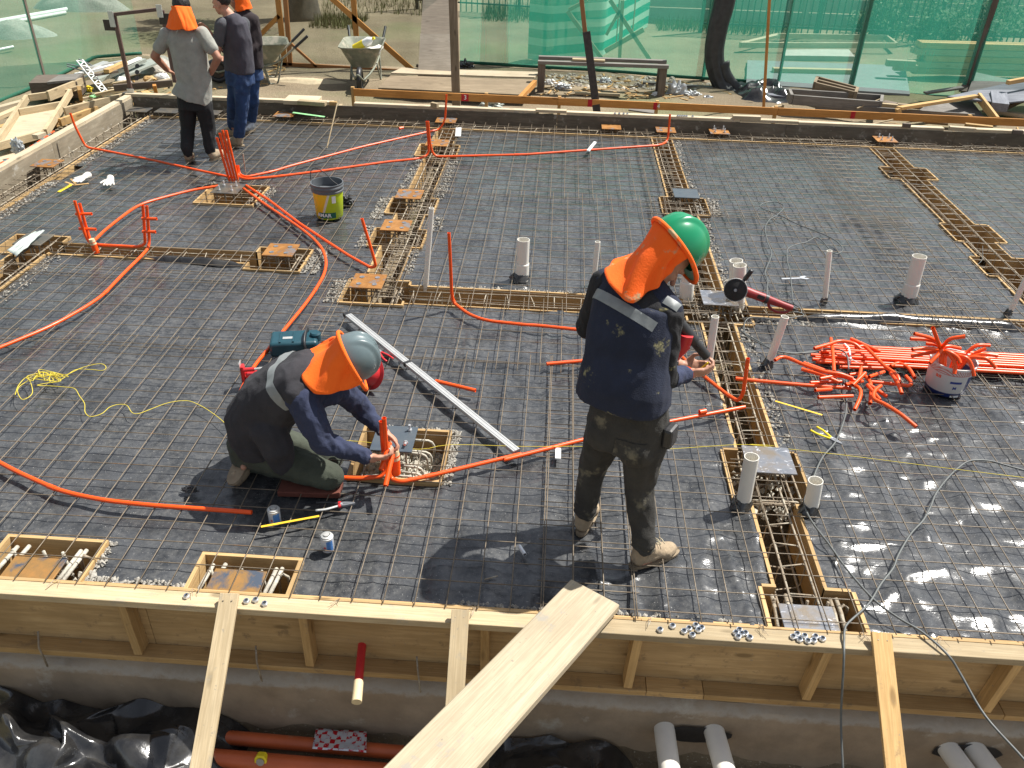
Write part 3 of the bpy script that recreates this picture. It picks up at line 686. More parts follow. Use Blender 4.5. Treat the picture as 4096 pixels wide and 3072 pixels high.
# ------------------------------------------------------------------ crumbs of concrete and gravel along the trenches
def crumbs(name, areas, label, mat, smin, smax, seed=1, z=-.045):
    rnd = random.Random(seed); mb = MB()
    for (x0, x1, y0, y1, n) in areas:
        for _ in range(n):
            x = rnd.uniform(x0, x1); y = rnd.uniform(y0, y1); s = rnd.uniform(smin, smax) * (1 if rnd.random() < .85 else 1.5)
            vs = []
            for i in range(6):
                d = [(1, 0, 0), (-1, 0, 0), (0, 1, 0), (0, -1, 0), (0, 0, 1), (0, 0, -1)][i]; k = s * rnd.uniform(.6, 1.3)
                vs.append(Vector((x + d[0] * k, y + d[1] * k, z + s * .4 + d[2] * k * .8 + rnd.uniform(0, .008))))
            mb.add(vs, [(0, 2, 4), (2, 1, 4), (1, 3, 4), (3, 0, 4), (2, 0, 5), (1, 2, 5), (3, 1, 5), (0, 3, 5)])
    return tag(mb.build(name, M[mat]), label, 'gravel', None, 'stuff')
ar = [(-1.66, -1.56, 8.3, 9.7, 260), (-1.26, -1.14, 8.3, 9.6, 300), (-1.80, -1.68, 7.7, 8.3, 260), (-1.78, -1.68, 7.0, 7.5, 180), (-1.26, -1.18, 6.5, 7.0, 80), (-1.17, -1.06, 7.45, 7.85, 80),
      (-1.80, -1.68, 5.9, 6.3, 180), (-2.12, -1.98, 6.4, 6.95, 330), (-.55, -.50, 3.72, 4.25, 240), (-1.08, -.55, 4.22, 4.26, 200), (-1.1, 1.2, 6.26, 6.31, 330), (1.47, 1.55, 8.2, 10.8, 260), (1.6, 1.72, 8.2, 8.7, 150),
      (1.47, 1.55, 6.4, 8.1, 220), (1.47, 1.56, 4.2, 5.9, 300), (-5.33, -5.20, 6.6, 8.3, 300), (-5.33, -5.22, 8.9, 10.7, 260), (-4.36, -4.22, 4.5, 6.5, 260), (-.4, 1.1, 2.82, 2.845, 160), (-2.2, -1.7, 2.82, 2.86, 110),
      (1.15, 1.5, 6.0, 6.2, 60), (1.55, 2.1, 5.9, 6.0, 200), (-3.7, -3.0, 8.42, 8.5, 110), (-3.0, -2.9, 7.9, 8.4, 110), (-2.22, -2.16, 2.82, 3.1, 90)]
crumbs('concrete_crumbs', ar, 'grey concrete crumbs and gravel strewn along the edges of the trenches', 'gravel_c', .006, .013, 3)
crumbs('rubble', [(-1.07, -.59, 3.75, 4.19, 420), (-2.7, -2.24, 2.82, 3.05, 90), (1.15, 1.55, 3.75, 4.18, 160)], 'rough pale concrete rubble in the bottoms of the plate pits', 'cement_bar', .010, .022, 5, -.19)
for k in (18,):
    a, b, c, d = PITS[k]; mb = MB(); n = 26
    for j in range(n + 1):
        for i in range(n + 1):
            x = a + (b - a) * i / n; y = c + (d - c) * j / n; mb.v.append(Vector((x, y, -.215 + .05 * float(fbm(x * 22, y * 22, 6)))))
    for j in range(n):
        for i in range(n): mb.f.append((j * (n + 1) + i, j * (n + 1) + i + 1, (j + 1) * (n + 1) + i + 1, (j + 1) * (n + 1) + i))
    tag(mb.build('concrete_bed', M['cement_bar'], smooth=180), 'rough cast concrete bed inside the pit where the kneeling man works', 'concrete')

# ------------------------------------------------------------------ near formwork, foundation wall
def formwork_near():
    e = empty('formwork', (-.1, 2.74, -.45), 'long pine formwork along the near edge with upright studs, carrying the nuts and braces', 'formwork')
    for a, b in ((-4.3, -2.9), (-2.897, .10), (.103, 2.35), (2.353, 4.6)):
        board('top_rail', (a, 2.735, -.032), (b, 2.735, -.032), .088, .040, M['pine'], parent=e)
    for a, b in ((-4.3, -1.56), (-1.558, -.40), (-.398, .58), (.583, .86), (.863, 2.30), (2.303, 4.6)):
        board('bottom_rail', (a, 2.735, -.425), (b, 2.735, -.425), .088, .036, M['pine_yellow'], parent=e)
    for a, b in ((-4.3, -1.9), (-1.897, .52), (.523, 2.9), (2.903, 4.6)):
        board('plywood', (a, 2.7865, -.225), (b, 2.7865, -.225), .014, .43, M['ply'], parent=e, bev=0)
    for x, lean in ((-3.72, 0), (-2.85, .01), (-1.965, .01), (-1.085, .0), (-.215, .0), (.505, -.015), (1.385, -.03), (2.25, -.035), (3.1, 0)):
        board('stud', (x, 2.739, -.054), (x + lean, 2.739, -.405), .042, .080, M['pine_yellow'], parent=e, up=(0, 1, 0))
    for x in (-2.45, -1.35, -.55, 1.72): MB().tube([(x, 2.72, -.30), (x + .012, 2.672, -.36), (x + .02, 2.668, -.50)], .005, 6).build('tie_bar', M['cage'], e, 180)
    rnd = random.Random(4)
    for x in (-2.30, -1.62, -.93, -.28, .55, 1.08, 1.55, 1.9):       # wire ends poking up at the back of the rail
        mb = MB()
        for i in range(3): mb.tube([(x, 2.79, -.02), (x + rnd.uniform(-.02, .02), 2.775, .012), (x + rnd.uniform(-.035, .035), 2.75 + rnd.uniform(-.03, .01), .006)], .0012, 4)
        mb.build('wire_end', M['cage'], e)
formwork_near()
def foundation():
    mb = MB(); prof = [(2.80, -1.1), (2.69, -1.1), (2.685, -.555), (2.70, -.53), (2.735, -.50), (2.745, -.452), (2.80, -.452)]
    rnd = random.Random(2); xs = [-5 + .12 * i for i in range(85)]; n = len(prof)
    for x in xs:
        for (y, z) in prof: mb.v.append(Vector((x, y + (rnd.uniform(-.006, .006) if y < 2.79 else 0), z + (rnd.uniform(-.008, .008) if z > -1 and y < 2.79 else 0))))
    for i in range(len(xs) - 1):
        for k in range(n): mb.f.append((i * n + k, i * n + (k + 1) % n, (i + 1) * n + (k + 1) % n, (i + 1) * n + k))
    tag(mb.build('foundation_wall', M['concrete'], smooth=30), 'rough cast concrete foundation wall below the near formwork', 'concrete wall')
foundation()
# pipe sleeves and pipes coming out of the foundation wall
def pipe_thing(name, pts, r, t, mat, label, cat, group=None, n=20, sm=50, bands=None):
    mb = MB().hollow(pts, r, t, n); return tag(mb.build(name, M[mat], smooth=sm), label, cat, group)
for x0, z0, dx, lb in ((.70, -.68, .01, 'leftmost of the four white waste pipes leaving the foundation wall'), (.945, -.67, .05, 'second white waste pipe from the left leaving the foundation wall'),
                       (2.10, -.68, .14, 'third white waste pipe from the left leaving the foundation wall'), (2.225, -.67, .14, 'rightmost white waste pipe leaving the foundation wall')):
    pipe_thing('drain_pipe', [(x0, 2.72, z0), (x0 + dx * .5, 2.45, z0 + .01), (x0 + dx, 2.18, z0 + .02)], .052, .004, 'pvc', lb, 'waste pipe', 'white waste pipes through the foundation wall', 28)
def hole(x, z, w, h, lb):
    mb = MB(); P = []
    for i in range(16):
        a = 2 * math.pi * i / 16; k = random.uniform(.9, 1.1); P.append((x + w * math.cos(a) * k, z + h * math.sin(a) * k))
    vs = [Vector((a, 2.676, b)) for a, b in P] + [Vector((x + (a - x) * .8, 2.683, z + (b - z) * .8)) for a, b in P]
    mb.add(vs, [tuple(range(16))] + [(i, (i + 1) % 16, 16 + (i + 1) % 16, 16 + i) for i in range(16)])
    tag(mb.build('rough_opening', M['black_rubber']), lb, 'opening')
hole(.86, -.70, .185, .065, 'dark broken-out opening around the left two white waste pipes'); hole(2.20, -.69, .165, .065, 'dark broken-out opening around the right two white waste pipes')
def taped_pipe():
    e = empty('conduit_sleeve', (-.81, 2.6, -.35), 'dark red sleeve pipe with a masking-taped end poking out through the plywood formwork', 'pipe')
    d0 = Vector((-.835, 2.79, -.315)); d1 = Vector((-.80, 2.50, -.345))
    MB().tube([d0, d1], .021, 18).build('pipe', M['red'], e, 50)
    MB().tube([d0 + (d1 - d0) * .72, d1 + (d1 - d0) * .09], [.0235, .0245], 18).build('tape', M['tape'], e, 50)
taped_pipe()
for y, r, x1, z, lb in ((2.60, .036, -.62, -.885, 'thinner orange-red sewer pipe under the snack wrapper at the foot of the wall'), (2.47, .043, -.35, -.865, 'thicker orange-red sewer pipe in front, running under the plank')):
    pipe_thing('sewer_pipe', [(-2.6, y + .01, z + .01), (-1.5, y, z), (x1, y - .015, z)], r, .004, 'orange_big', lb, 'sewer pipe', None, 24)

def mat_wrapper():
    m, nt, b = nodes('snack_wrapper'); v = coords(nt)
    ck = nt.nodes.new('ShaderNodeTexChecker'); ck.inputs['Scale'].default_value = 38; ck.inputs[1].default_value = (.5, .01, .02, 1); ck.inputs[2].default_value = (.62, .6, .6, 1); lk(nt, v, ck.inputs['Vector'])
    c = mixc(nt, ramp(nt, nz(nt, v, 30, 3), [(.5, 0.), (.56, .9)]), ck.outputs[0], (.55, .60, .66))
    lk(nt, c, b.inputs['Base Color']); b.inputs['Roughness'].default_value = .25; b.inputs['Metallic'].default_value = .35; bump(nt, b, nz(nt, v, 40, 3), .5, .006); return m
M['wrapper'] = mat_wrapper()
def sheet(name, P00, P10, P11, P01, mat, label, cat, th=.004, amp=.01, nu=10, nv=8, seed=1, fq=3, parent=None, smooth=180, group=None, kind=None):
    """a crumpled or flat sheet with thickness spanned by four corners"""
    P00, P10, P11, P01 = map(Vector, (P00, P10, P11, P01)); nrm = (P10 - P00).cross(P01 - P00).normalized(); mb = MB(); top = []
    for j in range(nv + 1):
        for i in range(nu + 1):
            u = i / nu; w = j / nv; p = P00 * (1 - u) * (1 - w) + P10 * u * (1 - w) + P11 * u * w + P01 * (1 - u) * w
            top.append(p + nrm * (amp * 2 * (float(fbm(u * fq + seed, w * fq + seed, seed, 3)) - .5)))
    n = nu + 1; N = len(top); mb.v = top + [p - nrm * th for p in top]
    for j in range(nv):
        for i in range(nu):
            a = j * n + i; mb.f.append((a, a + 1, a + n + 1, a + n)); mb.f.append((N + a, N + a + n, N + a + n + 1, N + a + 1))
    for i in range(nu): mb.f.append((i, N + i, N + i + 1, i + 1)); a = nv * n + i; mb.f.append((a, a + 1, N + a + 1, N + a))
    for j in range(nv): a = j * n; mb.f.append((a, a + n, N + a + n, N + a)); a += nu; mb.f.append((a, N + a, N + a + n, a + n))
    o = mb.build(name, M[mat], parent, smooth=smooth); return tag(o, label, cat, group, kind) if label else o
w0 = A(*T(1000, 2272, 530, 1290), -.83); w1 = A(*T(1000, 2272, 940, 1310), -.83); w2 = A(*T(1000, 2272, 935, 1480), -.815); w3 = A(*T(1000, 2272, 500, 1450), -.815)
sheet('snack_wrapper', w3, w2, w1, w0, 'wrapper', 'red and silver snack wrapper lying across the sewer pipes', 'wrapper', .002, .008, 16, 8, 4, 5)
def crumple(name, c, s, seed, label, cat, mat, amp=.5, kind=None, flat=.5, fq=2.2, n=26):
    mb = MB(); mb.ell((0, 0, 0), (1, 1, 1), None, n * 2, n); sd = Vector((seed * 3.1, seed * 1.7, 0))
    for i, p in enumerate(mb.v):
        r = 1 + amp * (abs(mnoise.noise(p * fq + sd)) * 2 - .5) + amp * .5 * (abs(mnoise.noise(p * fq * 2.3 + sd)) * 2 - .5)
        mb.v[i] = Vector((c[0] + p.x * r * s[0], c[1] + p.y * r * s[1], c[2] + p.z * r * s[2]))
    return tag(mb.build(name, M[mat], smooth=25 if mat in ('stone', 'concrete', 'cement_bar') else 60), label, cat, None, kind)
def tarp(name, x0, x1, y0, y1, z, hgt, seed, label, dens=.12):
    rnd = random.Random(seed); nx = int((x1 - x0) / dens) + 1; ny = int((y1 - y0) / dens) + 2; G = {}; mb = MB()
    for j in range(ny + 1):
        for i in range(nx + 1):
            u = i / nx; w = j / ny; e = min(1, min(u, 1 - u) * 6) * min(1, (w + .15) * 4); edge = i in (0, nx) or j in (0, ny)
            h = hgt * e * (.25 + .55 * float(fbm(i * .33, j * .5, seed, 2)) + .55 * rnd.random() ** 1.6); G[i, j] = len(mb.v)
            mb.v.append(Vector((x0 + (x1 - x0) * u + (0 if edge else rnd.uniform(-.5, .5) * dens), y0 + (y1 - y0) * w + (0 if edge else rnd.uniform(-.5, .5) * dens), z + h)))
    for j in range(ny):
        for i in range(nx):
            a, b, c, d = G[i, j], G[i + 1, j], G[i + 1, j + 1], G[i, j + 1]; mb.f += [(a, b, c), (a, c, d)] if rnd.random() < .5 else [(a, b, d), (b, c, d)]
    o = mb.build(name, M['film']); s_ = o.modifiers.new('s', 'SUBSURF'); s_.levels = s_.render_levels = 2; cr = o.data
    bm = bmesh.new(); bm.from_mesh(cr); lay = bm.edges.layers.float.get('crease_edge') or bm.edges.layers.float.new('crease_edge')
    for e in bm.edges: e[lay] = .75 if rnd.random() < .30 else .15
    bm.to_mesh(cr); bm.free(); shade(cr, 180); return tag(o, label, 'plastic sheet')
tarp('crumpled_plastic', -3.0, -1.42, 2.05, 2.68, -.97, .36, 11, 'crumpled glossy black plastic heaped in the trench at the bottom left')
tarp('crumpled_plastic', -.20, .58, 2.12, 2.67, -.97, .27, 23, 'crumpled glossy black plastic under the plank and left of the white waste pipes')
for i, (x, y, z, s, lb) in enumerate(((.84, 2.42, -.90, .055, 'pale broken stone between the left pair of waste pipes'), (1.18, 2.45, -.93, .05, 'pale lump of concrete right of the second waste pipe'), (-.42, 2.62, -.88, .05, 'broken yellow stone by the end of the thinner sewer pipe'),
        (1.52, 2.5, -.93, .09, 'dusty brown stone left of the right-hand timber brace'), (1.30, 2.52, -.93, .06, 'small stone at the foot of the wall under the hanging cable'), (2.42, 2.4, -.90, .07, 'white lump at the bottom right corner'), (-1.05, 2.40, -.93, .06, 'pale stone under the yellow cap'),
        (-.80, 2.36, -.93, .055, 'pale stone in front of the sewer pipes'), (-1.38, 2.44, -.93, .05, 'pale stone against the foot of the leftmost brace'))):
    crumple('stone', (x, y, z), (s, s * .8, s * .7), 5 + i * 1.3, lb, 'stone', 'stone' if i not in (0, 5) else 'white', .28, None, .5, 1.3, 12)
sheet('board_scrap', (-2.25, 2.16, -.79), (-1.78, 2.16, -.80), (-1.86, 2.38, -.86), (-2.12, 2.36, -.86), 'pine_pale', 'torn pale board half buried by the black plastic at the bottom left', 'board', .02, .01, 8, 4, 3)
def cap_yellow():
    p = A(*T(0, 2272, 2110, 1560), -.86); e = empty('tape_measure', p, 'yellow and grey tape measure lying before the sewer pipes', 'tape measure')
    mb = MB(); mb.prism([(-.03, -.025), (.03, -.025), (.034, 0), (.018, .028), (-.018, .028), (-.03, .01)], -.018, .022, Matrix.Translation(p + Vector((0, 0, .03))) @ Matrix.Rotation(R_(70), 4, 'X')); o = mb.build('body', M['yellow'], e)
    b = o.modifiers.new('b', 'BEVEL'); b.width = .005; b.segments = 2
    MB().lathe([(.001, 0), (.02, 0), (.02, .006), (.001, .006)], 16, Matrix.Translation(p + Vector((.002, -.022, .035))) @ Matrix.Rotation(R_(70), 4, 'X')).build('dial', M['steel_grey'], e, 40)
cap_yellow()

# braces and the walkway plank
def nails(e, pts, r=.004):
    for p in pts: MB().lathe([(r, 0), (r, .0015), (.001, .002)], 8, Matrix.Translation(p)).build('nail_head', M['cage'], e)
def brace(p, q, w, mat, label):
    p = Vector(p); q = Vector(q); d = (q - p).normalized(); e = empty('brace', p + (q - p) * .5, label, 'timber brace', 'timber braces holding the near formwork')
    nrm = frame(d)[0:3]; up = frame(d).col[2]; board('plank', p, q, w, .022, M[mat], parent=e, bev=.0015, warp=.003)
    nails(e, [p + d * .035 + frame(d).col[1] * s + up * .0115 for s in (-.02, .02)])
def bl(a, m, k): a = A(*a, .036); m = V(*m); return a, a + (m - a) * k
brace(*bl((918, 2374), (800, 3072, 2.1), 2.3), .088, 'pine', 'leftmost long timber brace nailed on the near formwork, split along its right edge')
brace(*bl((1841, 2440), (1817, 2844, 2.35), 3.6), .082, 'pine', 'short middle timber brace, half hidden behind the wide plank')
brace(*bl((3524, 2532), (3583, 3072, 2.25), 3.0), .088, 'pine_yellow', 'rightmost yellow timber brace nailed on the near formwork')
def plank():
    o = board('walkway_plank', (.30, 2.885, .030), (-.60, 1.47, .145), .272, .045, M['pine_pale'], label='wide pale plank laid slantwise across the near formwork', cat='plank', bev=.006, warp=.002); return o
plank()

# ------------------------------------------------------------------ far and left forms
def formwork_far():
    e = empty('formwork', (.7, 11.2, -.24), 'long dark-stained formwork along the far edge of the slab bed', 'formwork')
    for a, b in ((-5.68, -3.3), (-3.297, -.02), (-.017, 2.95), (2.953, 5.1), (5.103, 8)): board('panel', (a, 11.158, -.10), (b, 11.158, -.10), .016, .46, M['form_face'], parent=e, bev=0)
    for a, b, dz in ((-5.78, -4.3, 0), (-4.297, -2.98, 0), (-2.7, -.30, 0), (-.297, .10, .016), (.103, 2.35, 0), (2.353, 3.1, .004), (3.103, 4.95, -.004), (5.35, 8, .0)): board('top_rail', (a, 11.205, .150 + dz), (b, 11.205, .150 + dz), .088, .036, M['pine_pale'], parent=e)
    board('bottom_rail', (-5.78, 11.21, -.20), (8, 11.21, -.20), .088, .036, M['pine'], parent=e)
    for i in range(16): board('stud', (-5.5 + i * .87, 11.21, -.18), (-5.5 + i * .87, 11.21, .13), .04, .08, M['pine'], parent=e, up=(0, 1, 0))
formwork_far()
def formwork_left():
    e = empty('formwork', (-5.73, 8.2, -.24), 'concrete-stained formwork along the left edge of the slab bed', 'formwork')
    for a, b in ((4.2, 9.1), (9.103, 11.14)): board('panel', (-5.688, a, -.10), (-5.688, b, -.10), .016, .44, M['form_face2'], parent=e, bev=0)
    for a, b in ((4.2, 7.9), (7.903, 9.9), (9.903, 11.15)): board('top_rail', (-5.735, a, .135), (-5.735, b, .135), .088, .036, M['pine_pale'], parent=e)
    board('bottom_rail', (-5.735, 4.2, -.20), (-5.735, 11.15, -.20), .088, .036, M['pine'], parent=e)
    for i in range(8): board('stud', (-5.735, 4.6 + i * .87, -.18), (-5.735, 4.6 + i * .87, .11), .04, .08, M['pine'], parent=e, up=(1, 0, 0))
M['form_face2'] = wood('form_face_stained', (.26, .215, .15), (.36, .31, .23), gr=5, knots=False, stain=(.45, .42, .36), vary=.1)
formwork_left()
# blocks lying on the far form
def B(name, a, b, w, t, mat, label, cat, z=0., z2=None, up=(0, 0, 1), group=None, parent=None, bev=.002):
    z2 = z if z2 is None else z2; return board(name, A(*a, z), A(*b, z2), w, t, M[mat], up=up, label=label, cat=cat, group=group, parent=parent, bev=bev)
G1 = 'offcuts lying on the far formwork'
B('timber_block', (1145, 398), (1277, 403), .30, .05, 'pine_pale', 'big pale plywood offcut left of the first wheelbarrow', 'timber offcut', .17)
B('timber_block', T(1000, 0, 390, 820), T(1000, 0, 610, 835), .09, .05, 'pine', 'yellowish timber block lying on the far formwork behind the green strip', 'timber offcut', .19, group=G1)
B('timber_block', T(1000, 0, 640, 830), T(1000, 0, 700, 833), .05, .045, 'pine_yellow', 'small wedge on the far form left of the far orange riser', 'timber offcut', .19, group=G1)
B('timber_block', T(2000, 0, 1870, 940), T(2000, 0, 2095, 948), .07, .045, 'pine_pale', 'pale offcut on the far formwork near the foot of the orange pole', 'timber offcut', .19, group=G1)
B('timber_block', T(2996, 0, 1610, 1030), T(2996, 0, 1820, 1045), .07, .05, 'pine_pale', 'pale offcut on the far formwork near the right edge', 'timber offcut', .19, group=G1)
B('timber_block', T(1000, 0, 1460, 840), T(1000, 0, 1510, 850), .05, .06, 'pine', 'small wedge on the far form beside the red number three', 'timber offcut', .19, group=G1)
B('timber_block', T(2996, 0, 1235, 1005), T(2996, 0, 1300, 1010), .05, .05, 'dark_wood', 'dark little block on the far form behind the tall-bolted plate', 'timber offcut', .19, group=G1)
B('timber_block', T(2996, 0, 2120, 1060), T(2996, 0, 2200, 1065), .05, .05, 'dark_wood', 'dark little block on the far form at the right edge', 'timber offcut', .19, group=G1)

# ------------------------------------------------------------------ the orange setting-out rail with its chalked numbers
def text_mesh(s, size, M4, mat, name, parent=None, ext=.0006, bold=0):
    c = bpy.data.curves.new(name, 'FONT'); c.body = s; c.size = size; c.extrude = ext; c.offset = bold; c.align_x = 'CENTER'; c.align_y = 'CENTER'; c.resolution_u = 4
    o = bpy.data.objects.new(name, c); COL.objects.link(o); dg = bpy.context.evaluated_depsgraph_get(); me = bpy.data.meshes.new_from_object(o.evaluated_get(dg)); bpy.data.objects.remove(o)
    vs = [M4 @ v.co for v in me.vertices]; fs = [tuple(p.vertices) for p in me.polygons]; mb = MB(); mb.add(vs, fs); return mb
def face_M(p, right, up):
    r = Vector(right).normalized(); u = Vector(up); u = (u - r * r.dot(u)).normalized(); n = r.cross(u); return Matrix.Translation(p) @ Matrix((r, u, n)).transposed().to_4x4()
def rail():
    def rp(px, py): return V(px, py, 11.95)
    a = rp(1418, 372); b = rp(4200, 512); m1 = rp(2230, 410); e = empty('setting_out_rail', (1.5, 11.95, -.2), 'long orange-brown timber rail on stakes behind the far formwork, marked in red chalk', 'timber rail')
    def z(x): return .115 - .012 * (x + 3) / 3
    for x0, x1 in ((-2.88, -.02), (-.017, 3.0), (3.003, 8)): board('rail', (x0, 11.95, z(x0)), (x1, 11.95, z(x1)), .022, .10, M['rail'], parent=e)
    for x in (-2.90, -1.02, .0, 1.35, 2.98, 5.6): board('stake', (x, 11.99, -.3), (x, 11.985, z(x) + .065), .045, .05, M['pine_yellow'], parent=e, up=(0, 1, 0))
    for px, py, w, s in ((1860, 395, .10, '3'), (2621, 424, .05, None), (3410, 468, .06, None), (2360, 412, .06, None)):
        p = V(px, py, 11.937); MB().box((p.x, 11.9365, z(p.x)), (w, .004, .098)).build('red_mark', M['chalk_red'], e)
    p = V(1861, 395, 11.93); text_mesh('3', .085, face_M(Vector((p.x, 11.932, z(p.x))), (1, 0, 0), (0, 0, 1)), None, 'n', bold=.001).build('chalk_number', M['white'], e)
    p = V(2634, 428, 11.93); text_mesh('4', .08, face_M(Vector((p.x, 11.936, z(p.x))), (1, 0, 0), (0, 0, 1)), None, 'n', bold=.001).build('chalk_number', M['white'], e)
rail()

# ------------------------------------------------------------------ nets
def net(name, pts, h, mat, label, posts=(), z0=-.15, pmat='dark_wood', bow=.025, rope=True, seed=1, hem=True, cat='netting fence', dens=.12):
    pts = [Vector((p[0], p[1], 0)) for p in pts]; e = empty(name, (pts[0].x, pts[0].y, z0 - .1), label, cat); L = 0; seg = []
    for i in range(len(pts) - 1): seg.append((L, (pts[i + 1] - pts[i]).length)); L += seg[-1][1]
    def at(s):
        for i, (a, l) in enumerate(seg):
            if s <= a + l + 1e-6: return pts[i] + (pts[i + 1] - pts[i]) * ((s - a) / l), (pts[i + 1] - pts[i]).normalized()
        return pts[-1], (pts[-1] - pts[-2]).normalized()
    nu = int(L / dens) + 1; nv = 14; mb = MB()
    for i in range(nu + 1):
        s = L * i / nu; p, d = at(s); nn = Vector((-d.y, d.x, 0))
        for j in range(nv + 1):
            w = j / nv; k = bow * (float(fbm(s * 1.3, w * 2.2, seed)) - .5) * 2 + bow * .6 * (float(vnoise(s * 5, w * .8, seed + 3)) - .5)
            mb.v.append(p + nn * k + Vector((0, 0, z0 + h * w + (.03 * float(vnoise(s * .8, 0, seed)) if j == 0 else 0))))
    for i in range(nu):
        for j in range(nv): a = i * (nv + 1) + j; mb.f.append((a, a + nv + 1, a + nv + 2, a + 1))
    mb.build('netting', M[mat], e, 180)
    if hem:   # doubled dense hem along the foot
        mb = MB(); R = []
        for i in range(nu + 1):
            s = L * i / nu; p, d = at(s); nn = Vector((-d.y, d.x, 0)); k = bow * (float(fbm(s * 1.3, 0, seed)) - .5) * 2
            R.append(p + nn * (k + .0) + Vector((0, 0, z0 + .0 + .03 * float(vnoise(s * .8, 0, seed)))))
        mb.tube(R, .028, 7, squash=(1, .5)); mb.build('hem', M['green_rope'], e, 180)
    for (s, w, t, lean) in posts:
        p, d = at(s); board('post', (p.x, p.y + .05, -.25), (p.x + lean, p.y + .05, 2.15), w, t, M[pmat], parent=e, up=(0, 1, 0))
    return e
net('netting_fence', [(-1.78, 15.42), (1.5, 14.98), (4.8, 14.5), (9.8, 13.7)], 2.3, 'net_green', 'green shade netting fence behind the far right of the site', [(4.22, .05, .07, 0), (5.45, .04, .06, 0), (6.6, .07, .09, .02), (8.35, .09, .12, .02), (10.1, .10, .12, .03)], seed=3)
net('netting_fence', [(-8.0, 5.5), (-7.9, 11.7), (-7.85, 12.9), (-7.95, 14.6), (-7.3, 15.0)], 2.3, 'net_pale', 'pale green shade netting fence along the left side', [(5.6, .05, .08, 0), (7.3, .03, .05, 0)], seed=8)
net('netting_fence', [(-7.3, 15.0), (-4.7, 14.86), (-1.75, 14.86)], 2.3, 'net_brown', 'brownish see-through netting fence behind the wheelbarrows', [], hem=False, seed=13)
def timber_gate():
    e = empty('strutted_timbers', (-3.6, 14.8, -.2), 'open timber frame with slanting struts behind the wheelbarrows', 'timber frame')
    Y = 14.78
    def q(px, py): return V(px, py, Y)
    for a, b, w, m in (((1142, 0), (1162, 262), .075, 'red_wood'), ((1112, 0), (1140, 262), .085, 'rail'), ((1412, -20), (1430, 205), .085, 'rail'), ((1310, -22), (1668, 296), .085, 'rail'), ((1000, 250), (1650, 290), .08, 'red_wood'),
                       ((1020, 160), (1118, 62), .07, 'rail'), ((1148, 160), (1268, 268), .04, 'red_wood'), ((1780, 290), (1665, 262), .05, 'dark_wood')):
        p = q(*a); r = q(*b); d = (r - p).normalized()
        if a[1] <= 0: p = p - d * 1.2 * (1 if b[1] > a[1] else -1)
        board('strut', p, r, w, .045, M[m], parent=e, up=(0, 1, 0))
timber_gate()
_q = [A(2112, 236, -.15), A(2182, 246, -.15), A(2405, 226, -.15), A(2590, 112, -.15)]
net('dense_netting', [(p.x, p.y) for p in _q], 2.6, 'net_light_bands', 'dense green netting enclosure with painted light bands, seen through the fence behind the timber trestle', [(.32, .06, .06, 0), (.55, .05, .05, 0), (.75, .05, .05, 0), (1.15, .05, .05, 0), (2.4, .07, .07, 0), (3.6, .06, .06, 0)], hem=False, pmat='pine_pale', seed=21)

def far_struts():
    e = empty('strutted_screen', A(2300, 235, -.15), 'pale timber studs and slanting struts seen through the green netting above the trestle', 'timber frame')
    for a, b, w in (((2270, 45), (2420, 252), .07), ((2440, 0), (2610, 255), .07), ((2275, 40), (2350, 0), .06), ((2420, 205), (2575, 118), .08), ((2425, 140), (2480, 40), .05), ((2490, 0), (2478, 240), .06)): board('strut', V(*a, 15.7), V(*b, 15.7), w, .04, M['pine'], parent=e, up=(0, 1, 0))
far_struts()
# ------------------------------------------------------------------ things inside the far edge
def trestle():
    e = empty('trestle', (.65, 13.75, -.2), 'weathered timber trestle standing before the green netting', 'trestle'); Y = 13.6
    L = V(*T(2000, 0, 320, 500), Y); Rr = V(*T(2000, 0, 1330, 535), Y)
    board('top_bar', L + Vector((-.03, 0, 0)), Rr + Vector((.05, 0, 0)), .09, .05, M['ply_grey'], parent=e)
    board('top_bar', L + Vector((-.03, .35, .0)), Rr + Vector((.05, .35, .0)), .09, .05, M['ply_grey'], parent=e)
    board('offcut', L + Vector((.5, .05, .05)), L + Vector((1.0, .04, .05)), .10, .03, M['pine'], parent=e)
    for x, w in ((L.x + .03, .11), (Rr.x - .02, .11)):
        for dy in (0, .35): board('leg', (x, Y + dy, -.25), (x, Y + dy, L.z - .02), w, .045, M['dark_wood'], parent=e, up=(0, 1, 0))
        board('cross_bar', (x, Y, .05), (x, Y + .35, .05), .05, .03, M['dark_wood'], parent=e)
trestle()
def steel_post():
    e = empty('propped_post', (.5, 12.6, -.2), 'dark rusted steel channel topped by a timber batten, propped behind the far formwork', 'post')
    a = A(*T(2000, 0, 780, 905), -.02); b = V(*T(2000, 0, 695, 255), a.y + .25); board('channel', a, b, .105, .04, M['dark_metal'], parent=e, up=(0, 1, 0))
    c = V(*T(2000, 0, 685, 270), a.y + .28); d = V(*T(2000, 0, 650, -60), a.y + .45); board('batten', c - (d - c) * .2, d + (d - c) * .3, .06, .03, M['red_wood'], parent=e, up=(0, 1, 0))
steel_post()
p = A(*T(2000, 0, 2120, 868), -.1); q = V(3078, 0, p.y + .1); board('pole', p, p + (q - p) * 1.5, .038, .03, M['rail'], up=(0, 1, 0), label='slim orange-brown pole standing before the green netting, right of the black roll', cat='pole')
p = V(1826, 374, 12.35); q = V(1813, 0, 12.6); board('post', p + Vector((0, 0, -.3)), p + (q - p) * 1.5, .12, .05, M['dark_wood2'] if 'dark_wood2' in M else M['ply_brown'], up=(0, 1, 0), label='brown plank post standing in front of the leaning plywood sheets', cat='post')
